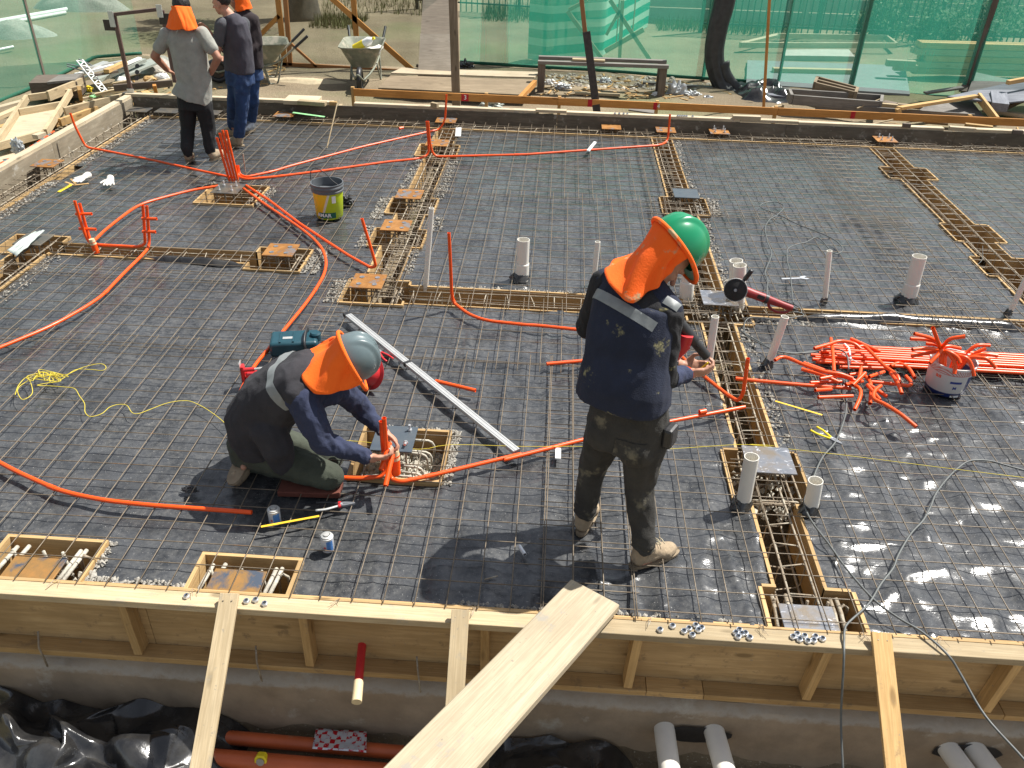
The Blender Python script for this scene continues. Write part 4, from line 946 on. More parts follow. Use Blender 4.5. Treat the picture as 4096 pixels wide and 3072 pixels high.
def leaning():
    b0 = A(*T(1000, 0, 1350, 607), -.05); b1 = A(*T(1000, 0, 1622, 620), -.05); t0 = V(*T(1000, 0, 1370, 270), b0.y + .35); t1 = V(*T(1000, 0, 1615, 270), b0.y + .35)
    sheet('plywood_sheet', b0, b1, t1, t0, 'ply_lean', 'lower of two plywood sheets leaning behind the brown plank post', 'plywood sheet', .018, .004, 4, 6, 1, 2, smooth=30)
    t2 = V(*T(1000, 0, 1390, -60), b0.y + .85); t3 = V(*T(1000, 0, 1625, -60), b0.y + .85); o = Vector((0, .05, 0)); d = (t2 - t0) * .5
    sheet('plywood_sheet', t0 + o - (t2 - t0) * .12, t1 + o - (t3 - t1) * .12, t3 + o + (t3 - t1) * .4, t2 + o + (t2 - t0) * .4, 'ply_up', 'upper of two plywood sheets leaning behind the brown plank post', 'plywood sheet', .018, .004, 4, 6, 2, 2, smooth=30)
M['ply_lean'] = wood('ply_lean', (.44, .38, .30), (.54, .47, .38), gr=8, vary=.1)
M['ply_up'] = wood('ply_up', (.24, .20, .155), (.32, .27, .21), gr=8, vary=.1)
leaning()
def flat_ply():
    z = -.02; a = A(*T(1000, 0, 1030, 705), z); b = A(*T(2000, 0, 225, 765), z); c = A(*T(2000, 0, 275, 640), z + .02); d = A(*T(1000, 0, 1130, 605), z + .02)
    sheet('plywood_sheet', a, b, c, d, 'ply_brown', 'plywood sheet lying flat behind the orange-brown rail, right of the near wheelbarrow', 'plywood sheet', .02, .006, 10, 5, 5, 2, smooth=30)
    o = Vector((.1, .42, .03)); sheet('plywood_sheet', d + Vector((.0, .03, .03)), c + Vector((0, .03, .03)), c + o, d + o, 'pine_pale', 'bright edge of a second plywood sheet lying behind the first', 'plywood sheet', .02, .004, 10, 3, 6, 2, smooth=30)
flat_ply()
# black roll hanging down in a curve
def hose():
    Y = 14.35; P = [V(2925, -170, Y), V(2901, 0, Y), V(2875, 100, Y), V(2858, 200, Y), V(2864, 270, Y), V(2882, 325, Y - .02), V(2908, 372, Y - .12), V(2935, 400, Y - .3)]
    mb = MB(); S = smooth_path(P, 8); n = len(S); rs = [.158 - .028 * i / n for i in range(n)]; mb.tube(S, rs, 30, squash=(1, .8))
    for i, p in enumerate(mb.v):
        k = i % 30; mb.v[i] = p + (p - S[i // 30]) * (.07 * math.sin(k * 2.1) + .05 * math.sin(k * 4.3 + 1))
    mb.tube(smooth_path([V(2893, 250, Y - .05), V(2908, 300, Y - .08), V(2945, 350, Y - .12), V(3000, 385, Y - .25)], 6), [.10, .10, .09] + [.08] * 16, 14, squash=(1, .5))
    tag(mb.build('netting_roll', M['dark_net'], smooth=180), 'thick black roll hanging in a curve in front of the green netting', 'sheeting roll')
    tarpd('black_sheeting', A(2890, 330, -.12), A(3200, 425, -.12), 'glossy black sheeting spread on the ground at the foot of the black roll', 31)
def tarpd(name, a, b, label, seed, h=.18, mat='film'):
    x0, x1 = sorted((a.x, b.x)); y0, y1 = sorted((a.y, b.y)); nx = 46; ny = 34; X, Y = np.meshgrid(np.linspace(x0, x1, nx), np.linspace(y0, y1, ny))
    r1 = 1 - np.abs(2 * vnoise(X * 4 + Y * 2, Y * 5, seed) - 1); u = (X - x0) / (x1 - x0); w = (Y - y0) / (y1 - y0); e = np.clip(4 * np.minimum(np.minimum(u, 1 - u), np.minimum(w, 1 - w)), 0, 1)
    Z = -.21 + h * r1 ** 2 * e + .09 * e; mb = MB(); mb.v = [Vector(p) for p in np.stack([X.ravel() + .05 * r1.ravel(), Y.ravel(), Z.ravel()], 1)]
    for j in range(ny - 1):
        for i in range(nx - 1): mb.f.append((j * nx + i, j * nx + i + 1, (j + 1) * nx + i + 1, (j + 1) * nx + i))
    tag(mb.build(name, M[mat], smooth=180), label, 'plastic sheet')
hose()

# ------------------------------------------------------------------ wheelbarrows
def wheelbarrow(loc, rz, label, bottle=True):
    e = empty('wheelbarrow', (0, 0, 0), label, 'wheelbarrow', 'wheelbarrows at the far edge')
    def rect(hx, hy, z, cx_, r=.12, n=5):
        out = []
        for sx, sy, a0 in ((1, 1, 0), (-1, 1, 90), (-1, -1, 180), (1, -1, 270)):
            for i in range(n + 1):
                a = R_(a0 + 90 * i / n); out.append(Vector((cx_ + sx * (hx - r) + r * math.cos(a), sy * (hy - r) + r * math.sin(a), z)))
        return out
    L = [rect(.24, .16, .28, -.02, .08), rect(.36, .24, .44, .0, .11), rect(.46, .32, .60, .02, .14), rect(.475, .335, .605, .02, .14), rect(.475, .335, .59, .02, .14), rect(.45, .31, .59, .02, .14), rect(.345, .225, .45, 0, .10), rect(.225, .145, .295, -.02, .07)]
    n = len(L[0]); mb = MB(); mb.v = [p for l in L for p in l]
    for i in range(len(L) - 1):
        for k in range(n): mb.f.append((i * n + k, i * n + (k + 1) % n, (i + 1) * n + (k + 1) % n, (i + 1) * n + k))
    mb.f.append(tuple(range(n))[::-1]); mb.f.append(tuple((len(L) - 1) * n + k for k in range(n))); mb.build('tray', M['barrow'], e, 40)
    for s in (-1, 1):
        P = smooth_path([(-.62, s * .05, .17), (-.35, s * .15, .24), (.2, s * .20, .29), (.55, s * .26, .52), (.72, s * .29, .66)], 5); MB().tube(P, .016, 8).build('handle_bar', M['barrow'], e, 180)
        MB().tube([P[-1] - (P[-1] - P[-6]) * .9, P[-1] + (P[-1] - P[-6]) * .35], .021, 10).build('grip', M['black_rubber'], e, 60)
        P = smooth_path([(.05, s * .2, .29), (.13, s * .24, .03), (.18, s * .24, .012), (.26, s * .235, .03), (.36, s * .22, .36)], 4); MB().tube(P, .013, 8).build('leg', M['barrow'], e, 180)
    w = MB(); w.tube([Vector((-.62 + .145 * math.cos(a), 0, .185 + .145 * math.sin(a))) for a in [2 * math.pi * i / 24 for i in range(24)]], .04, 10, closed=True); wo = w.build('wheel', M['black_rubber'], e, 180)
    MB().lathe([(.105, -.022), (.11, 0), (.105, .022)], 20, Matrix.Translation((-.62, 0, .185)) @ Matrix.Rotation(R_(90), 4, 'X')).build('rim', M['dark_metal'], wo, 40)
    MB().tube([(-.62, -.06, .18), (-.62, .06, .18)], .012, 8).build('axle', M['barrow'], e)
    MB().tube(smooth_path([(-.60, -.055, .17), (-.80, -.05, .24), (-.84, 0, .30), (-.80, .05, .24), (-.60, .055, .17)], 4), .012, 8).build('front_hoop', M['barrow'], e, 180)
    e.location = loc; e.rotation_euler = (0, 0, rz); return e
bpos = A(*T(1000, 0, 960, 660), -.2)
bpos = Vector((-3.12, 13.75, -.17)); wheelbarrow(bpos, R_(96), 'muddy grey-green wheelbarrow with a bottle in it, standing in the shade behind the far formwork')
wheelbarrow(Vector((-4.75, 13.55, -.17)), R_(20), 'muddy wheelbarrow half hidden behind the two men talking')
def bottle():
    d = Vector((.8, -.15, .42)).normalized(); p = bpos + Vector((-.16, .10, .49)); Mx = Matrix.Translation(p) @ frame(d).to_4x4() @ Matrix.Rotation(R_(90), 4, 'Y')
    e = empty('bottle', p, 'yellow and white plastic bottle lying in the wheelbarrow', 'bottle')
    MB().lathe([(.05, 0), (.06, .01), (.06, .2)], 16, Mx).build('body', M['yellow'], e, 40); MB().lathe([(.058, .2), (.06, .3), (.035, .345), (.018, .36)], 16, Mx).build('shoulder', M['white'], e, 50)
    MB().lathe([(.02, .36), (.02, .4)], 12, Mx).build('cap', M['yellow'], e, 40)
bottle()
sheet('sack', bpos + Vector((.0, -.14, .50)), bpos + Vector((.28, -.1, .50)), bpos + Vector((.3, .14, .56)), bpos + Vector((.02, .1, .53)), 'glove', 'dusty paper sack crumpled beside the bottle in the wheelbarrow', 'sack', .05, .035, 12, 8, 7, 4)

# ------------------------------------------------------------------ orange conduits
CR = .0128
def T1(n): return {'a': (0, 0), 'b': (1000, 0), 'c': (2000, 0), 'd': (2996, 0), 'e': (0, 700), 'f': (1000, 700), 'g': (2000, 700), 'h': (2996, 700), 'i': (0, 1500), 'j': (1000, 1500), 'k': (2000, 1500), 'l': (2996, 1500), 'm': (0, 2272), 'n': (1000, 2272), 'o': (2000, 2272), 'p': (2996, 2272)}[n]
def P(s, z=.018):
    """'e 100,200 150,260 g 3,4' -> photo points -> points on the level z; a point written x,y,^ stands upright over the last level point"""
    out = []; t = (0, 0); sc = 2.011
    for w in s.split():
        if w.isalpha(): t = T1(w); continue
        q = w.split(','); px, py = t[0] + float(q[0]) / sc, t[1] + float(q[1]) / sc
        if len(q) > 2 and q[2] == '^': out.append(V(px, py, out[-1].y) if out and not isinstance(out[-1], tuple) else ('^', px, py))
        elif len(q) > 2: out.append(A(px, py, float(q[2])))
        else: out.append(A(px, py, z))
    for i in range(len(out) - 1, -1, -1):
        if isinstance(out[i], tuple): out[i] = V(out[i][1], out[i][2], out[i + 1].y)
    return out
def round_path(pts, r=.07, k=5):
    """straight runs joined by rounded bends"""
    out = [pts[0]]
    for i in range(1, len(pts) - 1):
        a, b, c = pts[i - 1], pts[i], pts[i + 1]; d1 = a - b; d2 = c - b; rr = min(r, d1.length * .45, d2.length * .45); p = b + d1.normalized() * rr; q = b + d2.normalized() * rr
        for j in range(k + 1):
            t = j / k; out.append(p * (1 - t) ** 2 + b * 2 * t * (1 - t) + q * t * t)
    out.append(pts[-1]); return out
def conduit(s, label, r=CR, bend=.10, z=.018, couplers=(), group='orange conduits laid over the mesh', name='conduit', curve=False):
    pts = P(s, z) if isinstance(s, str) else s; path = smooth_path(pts, 6) if curve else round_path(pts, bend)
    if not couplers: return pipe_thing(name, path, r, .002, 'orange', label, 'orange conduit', group, 12, 60)
    e = empty(name, path[0], label, 'orange conduit', group); MB().hollow(path, r, .002, 12).build('pipe', M['orange'], e, 60)
    for f in couplers:
        i = min(len(path) - 2, int(f * (len(path) - 1))); d = (path[i + 1] - path[i]).normalized(); MB().tube([path[i] - d * .025, path[i] + d * .025], r + .002, 12).build('coupler', M['orange'], e, 60)
    return e
conduit('a 565,910,^ 600,1010,^ 690,1185,.02 780,1200 1240,1290 1540,1358 1870,1428', 'orange conduit with a leaning riser at the left wall, running to the riser cluster')
C0 = A(*T(0, 0, 1895, 1430), .02)
for i, (dx, h, lb) in enumerate(((-.07, .42, 'leftmost'), (-.038, .47, 'second from the left'), (-.008, .50, 'third from the left'), (.024, .50, 'rightmost'))):
    b = C0 + Vector((dx, 0, -.05)); conduit([b, b + Vector((-.05 + dx * .2, .0, h + .05))], lb + ' of the four orange risers standing behind the bolted plate', group='orange risers behind the bolted plate')
conduit('a 1915,1330,^ 1925,1400,.02 1975,1425 2212,1375 b 300,1342 900,1182 1400,1068 1530,1040,.02 1570,960,^ 1580,760,^', 'orange conduit running from the riser cluster to the riser before the red number three', couplers=(.3, .62))
conduit('a 1905,1330,^ 1915,1410,.02 1965,1442 2212,1422 b 600,1372 1100,1302 1340,1278 1440,1250,.02 1432,1100,^ 1420,975,^', 'lower orange conduit from the riser cluster, rising at the left long trench', couplers=(.35,))
conduit('b 1432,975,^ 1448,1150,^ 1475,1258,.02 1600,1258 2212,1243 c 700,1208 1290,1168 1350,1135,.02 1360,1000,^ 1368,920,^', 'long straight orange conduit across the far middle between two risers', couplers=(.4,))
conduit('e 640,228,^ 700,440,^ 745,530,.02 850,440 1000,322 1130,240 1320,180 1560,120 1755,88', 'orange conduit curving from the bolted plate down to the left pair of risers', curve=True)
conduit('e 600,208,^ 655,400,^ 712,545,.02 800,562 1100,578 1168,560,.02 1160,400,^ 1148,243,^', 'orange conduit joining the two pairs of risers over the short trench')
conduit('e 1180,248,^ 1192,400,^ 1205,575,.02 1130,660 1000,785 830,965 700,1055 420,1215 0,1388 -300,1500', 'orange conduit running from the right pair of risers off the left edge', couplers=(.55, .8), bend=.25)
for s, lb in (('e 610,315,^ 738,312,^', 'upper orange crosspiece on the left pair of risers'), ('e 637,432,^ 772,437,^', 'lower orange crosspiece on the left pair of risers')):
    q = [float(v) for w in s.split()[1:] for v in w.split(',')[:2]]; y = A(*T(0, 700, 740, 530), .02).y - .015; conduit([V(*T(0, 700, q[0], q[1]), y), V(*T(0, 700, q[2], q[3]), y)], lb, group='orange crosspieces on the risers')
for s, lb in (('e 1142,350,^ 1262,352,^', 'upper orange crosspiece on the right pair of risers'), ('e 1146,455,^ 1252,457,^', 'lower orange crosspiece on the right pair of risers')):
    q = [float(v) for w in s.split()[1:] for v in w.split(',')[:2]]; y = A(*T(0, 700, 1190, 570), .02).y - .02; conduit([V(*T(0, 700, q[0], q[1]), y), V(*T(0, 700, q[2], q[3]), y)], lb, group='orange crosspieces on the risers')
conduit('f -30,85 150,200 400,390 600,522 800,652 970,745,.02 1012,735,.03 995,660,^ 900,350,^', 'orange conduit from the bolted plate to the leaning riser beside the left trench')
conduit('f -50,110 100,222 400,422 520,520 590,605 616,700 598,800 520,935 425,1065 330,1180 190,1350 45,1520 e 1985,1640 1925,1760 i 1880,280', 'long curving orange conduit passing behind the kneeling man', couplers=(.5, .72), bend=.3)
conduit('i -300,560 0,705 130,775 300,852 450,918 600,960 850,1010 1250,1052 1650,1078 2025,1105', 'orange conduit lying across the near left corner with its end by the paint can', couplers=(.42,), bend=.4)
conduit('f 1600,465,^ 1612,700,^ 1622,960,^ 1640,1030,.02 1760,1122 1900,1172 2212,1205 g 300,1210 640,1245 1000,1290', 'orange conduit with a tall bare riser, curving off behind the standing man', bend=.3, couplers=(.3,))
conduit('g 375,1520 630,1498 900,1470', 'straight orange conduit end sticking out left of the standing man\'s hip')
conduit('g 1380,1380 1500,1500 k 1640,10 1830,160 1915,212,.02 1955,150,^ g 1995,1475,^', 'orange conduit bending up into the riser at the long trench right of the standing man', bend=.06)
conduit('j 620,815 735,826 900,832 1060,815,.02 1088,760,.05 1070,600,^ 1055,372,^', 'orange conduit under the kneeling man\'s knee with its riser behind his left hand', bend=.07)
conduit('j 1078,345,^ 1100,620,^ 1125,830,.02 1210,860 1430,815 2212,628 k 0,690 690,515 1360,375 1970,257', 'longest orange conduit, from the kneeling man\'s hands past the standing man\'s legs', bend=.05, couplers=(.45,))
conduit('k 1605,300 1655,290', 'tiny orange coupler stub lying on the longest conduit', r=.017, z=.04)
conduit('j 1492,48 1815,125', 'short loose orange offcut lying under the grey straightedge', group='loose orange offcuts')
conduit('b 1200,1035 1232,1028', 'tiny orange offcut near the far wall', r=.017, group='loose orange offcuts')
conduit('g 1290,880,^ 1312,985,.02', 'left of two orange risers showing under the standing man\'s chin'); conduit('g 1328,885,^ 1335,990,.02', 'right of two orange risers showing under the standing man\'s chin')
conduit('k 1895,28 l 0,40 400,78 820,108', 'straight orange conduit pointing at the long trench from the heap of offcuts', group='loose orange offcuts')
# pieces held in the hands: two cut conduits tilted towards us
def hand_pieces():
    base = A(*T(1000, 1500, 1130, 800), .0)
    for (a, b, y0, y1, lb) in (((1122, 545), (1055, 765), 3.72, 3.58, 'upper of two orange conduits held at a slant by the kneeling man'), ((1146, 640), (1090, 890), 3.66, 3.50, 'lower of two orange conduits held at a slant by the kneeling man')):
        p = V(*T(1000, 1500, *a), y0); q = V(*T(1000, 1500, *b), y1); conduit([p, q], lb, r=.0145, group='orange conduits in the kneeling man\'s hands')
hand_pieces()
def sleeve(px0, px1, label, r=.026):
    b = A(*px1, -.02); t = V(*px0, b.y); e = empty('conduit_sleeve', b, label, 'pipe'); MB().hollow([b, b + (t - b) * .8], r, .003, 16).build('pipe', M['orange'], e, 60)
    MB().tube([b + (t - b) * .62, t], [r + .002, r * .86], 14).build('tape', M['tape'], e, 60); return e
sleeve(T(0, 700, 735, 515), T(0, 700, 778, 625), 'fat orange sleeve with a brown taped mouth at the left pair of risers')
sleeve(T(1000, 1500, 1160, 600), T(1000, 1500, 1172, 790), 'fat orange sleeve with torn tape beside the kneeling man\'s hands', .030)

# bundle of new conduits, offcuts, tubs
def bundle():
    lefts = [(500, 1470), (515, 1445), (535, 1420), (510, 1490), (560, 1405), (575, 1490), (545, 1510), (600, 1480), (625, 1500), (585, 1435), (640, 1415), (560, 1455), (660, 1395), (605, 1515), (640, 1450), (530, 1405)]
    y0 = A(*T(2996, 700, 500, 1400), .02).y; y1 = A(*T(2996, 700, 560, 1515), .02).y
    for i in range(15):
        lay = 0 if i < 9 else 1; n = 9 if lay == 0 else 6; j = i if lay == 0 else i - 9; w = .0285
        y = y1 + .02 + (j + (.5 * lay + lay * 1)) * w * 1.12; x = A(*T(2996, 700, lefts[i][0], 1450), .02).x + random.uniform(-.02, .02); z = .02 + lay * .024
        pipe_thing('conduit', [(x, y, z), (x + 1.6, y - .01, z + .003), (6.2, y - .03 - .004 * i, z)], CR, .002, 'orange', ['first', 'second', 'third', 'fourth', 'fifth', 'sixth', 'seventh', 'eighth', 'ninth'][j] + (' conduit from the near side in the bottom layer of the orange bundle' if lay == 0 else ' conduit from the near side in the top layer of the orange bundle'), 'orange conduit', 'bundle of new orange conduits', 12, 60)
    x = A(*T(2996, 700, 760, 1450), .02).x; t = MB(); yy0 = y1; yy1 = y1 + .30
    t.tube([(x, yy0 - .01, .02), (x + .01, yy0 + .02, .065), (x + .03, (yy0 + yy1) / 2, .076), (x + .02, yy1 - .02, .06)], .006, 6, squash=(.3, 1)); t.tube([(x + .02, yy0 + .1, .07), (x - .05, yy0 + .06, .075), (x + .06, yy0 - .02, .05)], .004, 5)
    tag(t.build('tie_tape', M['white']), 'white tie tape round the bundle of orange conduits', 'tape')
bundle()
def offcuts():
    S = '''385,95 540,150|200,145 270,125 330,108 400,120 440,135|285,95 295,170 305,250|410,140 455,135 490,165 560,235 620,280 640,310|590,235 630,220 680,245 715,290|0,205 30,190 70,195 140,225 250,262 330,275 400,285|135,250 240,280 330,305|145,218 300,260|180,320 340,308|205,358 290,340|220,395 400,375|380,320 430,350 435,390 410,445|380,280 440,275 480,310 490,350 487,420|540,335 510,360 505,400 560,430 640,480 725,532|470,330 540,395|480,330 575,378|490,315 640,330 680,335 695,320 670,280|590,270 625,320 650,362|440,240 430,300|480,290 560,252|330,240 430,243 560,240|460,270 400,320|230,300 330,285 420,300|360,330 450,300'''
    lab = {0: 'straight orange offcut lying behind the bundle', 1: 'orange offcut arched over the left end of the bundle', 2: 'orange offcut lying upright in the picture across the bundle\'s end', 3: 'long bent orange offcut lying across the bundle', 5: 'bent orange conduit leading from the foot of the leaning white pipe into the heap', 13: 'bent orange offcut at the front of the heap with its straight leg towards us', 12: 'hooked orange offcut pointing towards us in the middle of the heap', 11: 'short hooked orange offcut left of the middle of the heap', 16: 'orange offcut with a turned-back end, nearest the white tub', 10: 'lowest straight orange offcut at the left of the heap', 4: 'orange offcut looping up and over between the bundle and the tub', 6: 'straight orange offcut just below the long bent one at the left of the heap',
           7: 'slanting straight orange offcut under the curled one at the left of the heap', 8: 'nearly level straight orange offcut above the long straight one', 9: 'shortest straight orange offcut, just above the lowest one', 14: 'short slanting orange offcut nearest the middle of the heap', 15: 'short slanting orange offcut ending just left of the tub shadow',
           17: 'orange offcut pointing down at the near side, second closest to the tub', 18: 'little upright-looking orange offcut in the middle of the heap', 19: 'orange offcut slanting up to the right in the middle of the heap', 20: 'straight orange offcut lying along the near side of the bundle', 21: 'short orange offcut slanting down left in the middle of the heap', 22: 'orange offcut with a slight arch over the middle left of the heap', 23: 'short orange offcut buried under the hooked ones in the heap'}
    for i, s in enumerate(S.split('|')):
        z = .03 + .022 * (i * 7 % 4) + (.05 if i in (0, 1, 2, 3) else 0); pts = [A(3100 + float(a) / 1.275, 1280 + float(b) / 1.275, z) for a, b in (w.split(',') for w in s.split())]
        pts[-1].z = max(.02, z - .02); path = smooth_path(pts, 6) if len(pts) > 2 else pts
        pipe_thing('conduit_offcut', path, CR * .97, .002, 'orange', lab.get(i), 'orange offcut', 'heap of orange conduit offcuts', 12, 60)
offcuts()
def tub(base, r0, r1, h, mats, label, bucket=True):
    pass
def mat_tub():
    m, nt, b = nodes('white_tub'); tc = nt.nodes.new('ShaderNodeTexCoord'); sx = nt.nodes.new('ShaderNodeSeparateXYZ'); lk(nt, tc.outputs['Object'], sx.inputs[0])
    z = sx.outputs['Z']; band = ramp(nt, z, [(.0, 1.), (.036, 1.), (.0365, 0.)]); c = mixc(nt, band, (.62, .60, .58), (.015, .03, .14))
    thin = ramp(nt, z, [(.176, 0.), (.1765, 1.), (.182, 1.), (.1825, 0.)]); c = mixc(nt, thin, c, (.45, .03, .02))
    wv = nt.nodes.new('ShaderNodeTexWave'); wv.inputs['Scale'].default_value = 38; wv.bands_direction = 'DIAGONAL'; lk(nt, tc.outputs['Object'], wv.inputs[0])
    up = ramp(nt, z, [(.182, 0.), (.183, 1.), (.222, 1.), (.223, 0.)]); ml = nt.nodes.new('ShaderNodeMath'); ml.operation = 'MULTIPLY'; lk(nt, up, ml.inputs[0]); lk(nt, ramp(nt, wv.outputs[1], [(.55, 0.), (.65, .75)]), ml.inputs[1])
    c = mixc(nt, ml.outputs[0], c, (.50, .06, .03))
    # blue side panel
    xr = ramp(nt, sx.outputs['X'], [(.068, 0.), (.069, 1.)]); zz = ramp(nt, z, [(.036, 1.), (.165, 1.), (.166, 0.)]); m2 = nt.nodes.new('ShaderNodeMath'); m2.operation = 'MULTIPLY'; lk(nt, xr, m2.inputs[0]); lk(nt, zz, m2.inputs[1])
    c = mixc(nt, m2.outputs[0], c, (.015, .03, .15)); c = mixc(nt, ramp(nt, nz(nt, coords(nt), 7, 5), [(.5, 0.), (.7, .25)]), c, (.35, .31, .25))
    lk(nt, c, b.inputs['Base Color']); b.inputs['Roughness'].default_value = .4; return m
M['tub'] = mat_tub()
def wrap_text(s, size, base, r, ang, z, mat, name, parent, ratio=0.0, bold=.0008):
    mb = text_mesh(s, size, Matrix.Identity(4), None, 't', bold=bold, ext=.0005)
    for i, v in enumerate(mb.v):
        rr = r + ratio * (z + v.y) + .0012 + v.z; a = ang + v.x / r; mb.v[i] = base + Vector((rr * math.cos(a), rr * math.sin(a), z + v.y))
    return mb.build(name, M[mat], parent)
def white_tub():
    b = A(3775, 1553, -.02); e = empty('plastic_tub', b, 'white plastic tub with red and blue print, full of orange conduit offcuts', 'tub'); r0, r1, h = .128, .146, .235
    MB().lathe([(.02, .004), (r0 - .004, .004), (r0, .01), (r1, h - .02), (r1 + .006, h - .018), (r1 + .006, h), (r1 - .003, h), (r1 - .006, h - .02), (r0 - .006, .012), (.02, .012)], 40, Matrix.Translation(b)).build('body', M['tub'], e, 40)
    for s, a, z, m, sz in (('as', -100 - 42, .155, 'orange', .045),): wrap_text(s, sz, b, r0, R_(a), z, m, 'print', e, (r1 - r0) / h)
    mb = MB(); K = []
    for i in range(13):
        a = R_(-108 + 2.6 * i)
        for zz in (.118, .135): rr = r0 + (r1 - r0) / h * zz + .0015; K.append(b + Vector((rr * math.cos(a), rr * math.sin(a), zz)))
    mb.add(K, [(2 * i, 2 * i + 2, 2 * i + 3, 2 * i + 1) for i in range(12)]); mb.build('print_panel', M['blue_print'], e)
    wrap_text('M', .03, b, r0, R_(-92), .082, 'blue_print', 'print', e, (r1 - r0) / h)
    mb = MB(); K = []
    for i in range(9):
        a = R_(-96 + 3.2 * i)
        for zz in (.008, .024): rr = r0 + (r1 - r0) / h * zz + .0022; K.append(b + Vector((rr * math.cos(a), rr * math.sin(a), zz)))
    mb.add(K, [(2 * i, 2 * i + 2, 2 * i + 3, 2 * i + 1) for i in range(8)]); mb.build('white_label', M['white'], e)
    MB().tube(smooth_path([b + Vector((-r1, 0, h - .02)), b + Vector((-r1 * .75, .11, h - .015)), b + Vector((-.02, r1 + .01, h - .03)), b + Vector((r1 * .8, .1, h - .04)), b + Vector((r1, 0, h - .02))], 6), .0025, 6).build('bail_handle', M['bolt'], e, 180)
    S = '''805,40 825,95 840,150|710,70 800,95 845,140|690,95 800,105 850,150|970,83 900,95 868,120 850,160|700,150 790,145 840,170|695,185 800,165 850,165|790,220 830,180 855,160|945,145 880,135 850,160|970,175 900,165 870,170|945,220 930,190 890,165 860,170|915,275 920,230 900,190 870,170|1015,285 1005,240 985,200 950,185 920,190|1095,130 1030,130 985,160 950,190|1075,145 1030,165 990,190 960,200|1135,183 1060,175 1000,190 960,205|1125,243 1090,205 1050,192 985,200|770,120 830,130 860,160'''
    for i, s in enumerate(S.split('|')):
        w = [tuple(map(float, t.split(','))) for t in s.split()]; n = len(w); dep = (-.10, -.04, .03, -.07, -.12, .0, -.14, .04, -.05, -.13, -.16, -.15, .05, .0, -.05, -.10, .06)[i]; pts = []
        for k, (a, c) in enumerate(w): f = 1 - k / (n - 1); pts.append(V(3100 + a / 1.275, 1280 + c / 1.275, b.y + dep * (.35 + .65 * f)))
        pts.append(Vector((b.x + (pts[-1].x - b.x) * .4, b.y + (pts[-1].y - b.y) * .4, b.z + .10)))
        pipe_thing('conduit_offcut', smooth_path(pts, 5), CR * .97, .002, 'orange', 'orange offcut in the white tub, ' + ('tallest, standing almost straight up', 'upper of two pointing up left', 'lower of two pointing up left', 'bending far up to the right at the back', 'pointing left, upper', 'pointing left, lower', 'short and drooping to the left front', 'short and level to the right of the middle', 'short and level, just below the other level one', 'curling over the near rim in the middle', 'hanging straight down over the near rim', 'arched over the near rim at the right', 'topmost of those fanning to the right', 'second of those fanning to the right', 'third of those fanning to the right, longest', 'lowest of those fanning to the right', 'curled at the back')[i], 'orange offcut', 'orange offcuts in the white tub', 12, 60)
M['blue_print'] = simple('blue_print', (.02, .04, .22), .4, 0, .05)
white_tub()
def mat_label():
    m, nt, b = nodes('bucket_label'); tc = nt.nodes.new('ShaderNodeTexCoord'); sx = nt.nodes.new('ShaderNodeSeparateXYZ'); lk(nt, tc.outputs['Object'], sx.inputs[0])
    f = ramp(nt, sx.outputs['X'], [(.5, 0.), (.501, 1.)])
    mp = nt.nodes.new('ShaderNodeMapping'); mp.inputs['Location'].default_value = (.5, 0, 0); lk(nt, tc.outputs['Object'], mp.inputs[0]); s2 = nt.nodes.new('ShaderNodeSeparateXYZ'); lk(nt, mp.outputs[0], s2.inputs[0])
    ad = nt.nodes.new('ShaderNodeMath'); ad.operation = 'MULTIPLY_ADD'; ad.inputs[1].default_value = -.35; lk(nt, sx.outputs['Z'], ad.inputs[0]); lk(nt, s2.outputs['X'], ad.inputs[2])
    fac = ramp(nt, ad.outputs[0], [(.452, 0.), (.456, 1.)]); w = ramp(nt, ad.outputs[0], [(.440, 0.), (.443, 1.), (.462, 1.), (.465, 0.)])
    c = mixc(nt, fac, (.75, .50, .02), (.42, .52, .01)); c = mixc(nt, w, c, (.62, .62, .55)); lk(nt, c, b.inputs['Base Color']); b.inputs['Roughness'].default_value = .4; return m
M['bucket_label'] = mat_label(); M['bucket_grey'] = simple('bucket_grey', (.10, .11, .12), .45, 0, .1, 10, .03)
M['label_green'] = simple('label_green', (.01, .10, .06), .4, 0, .05)
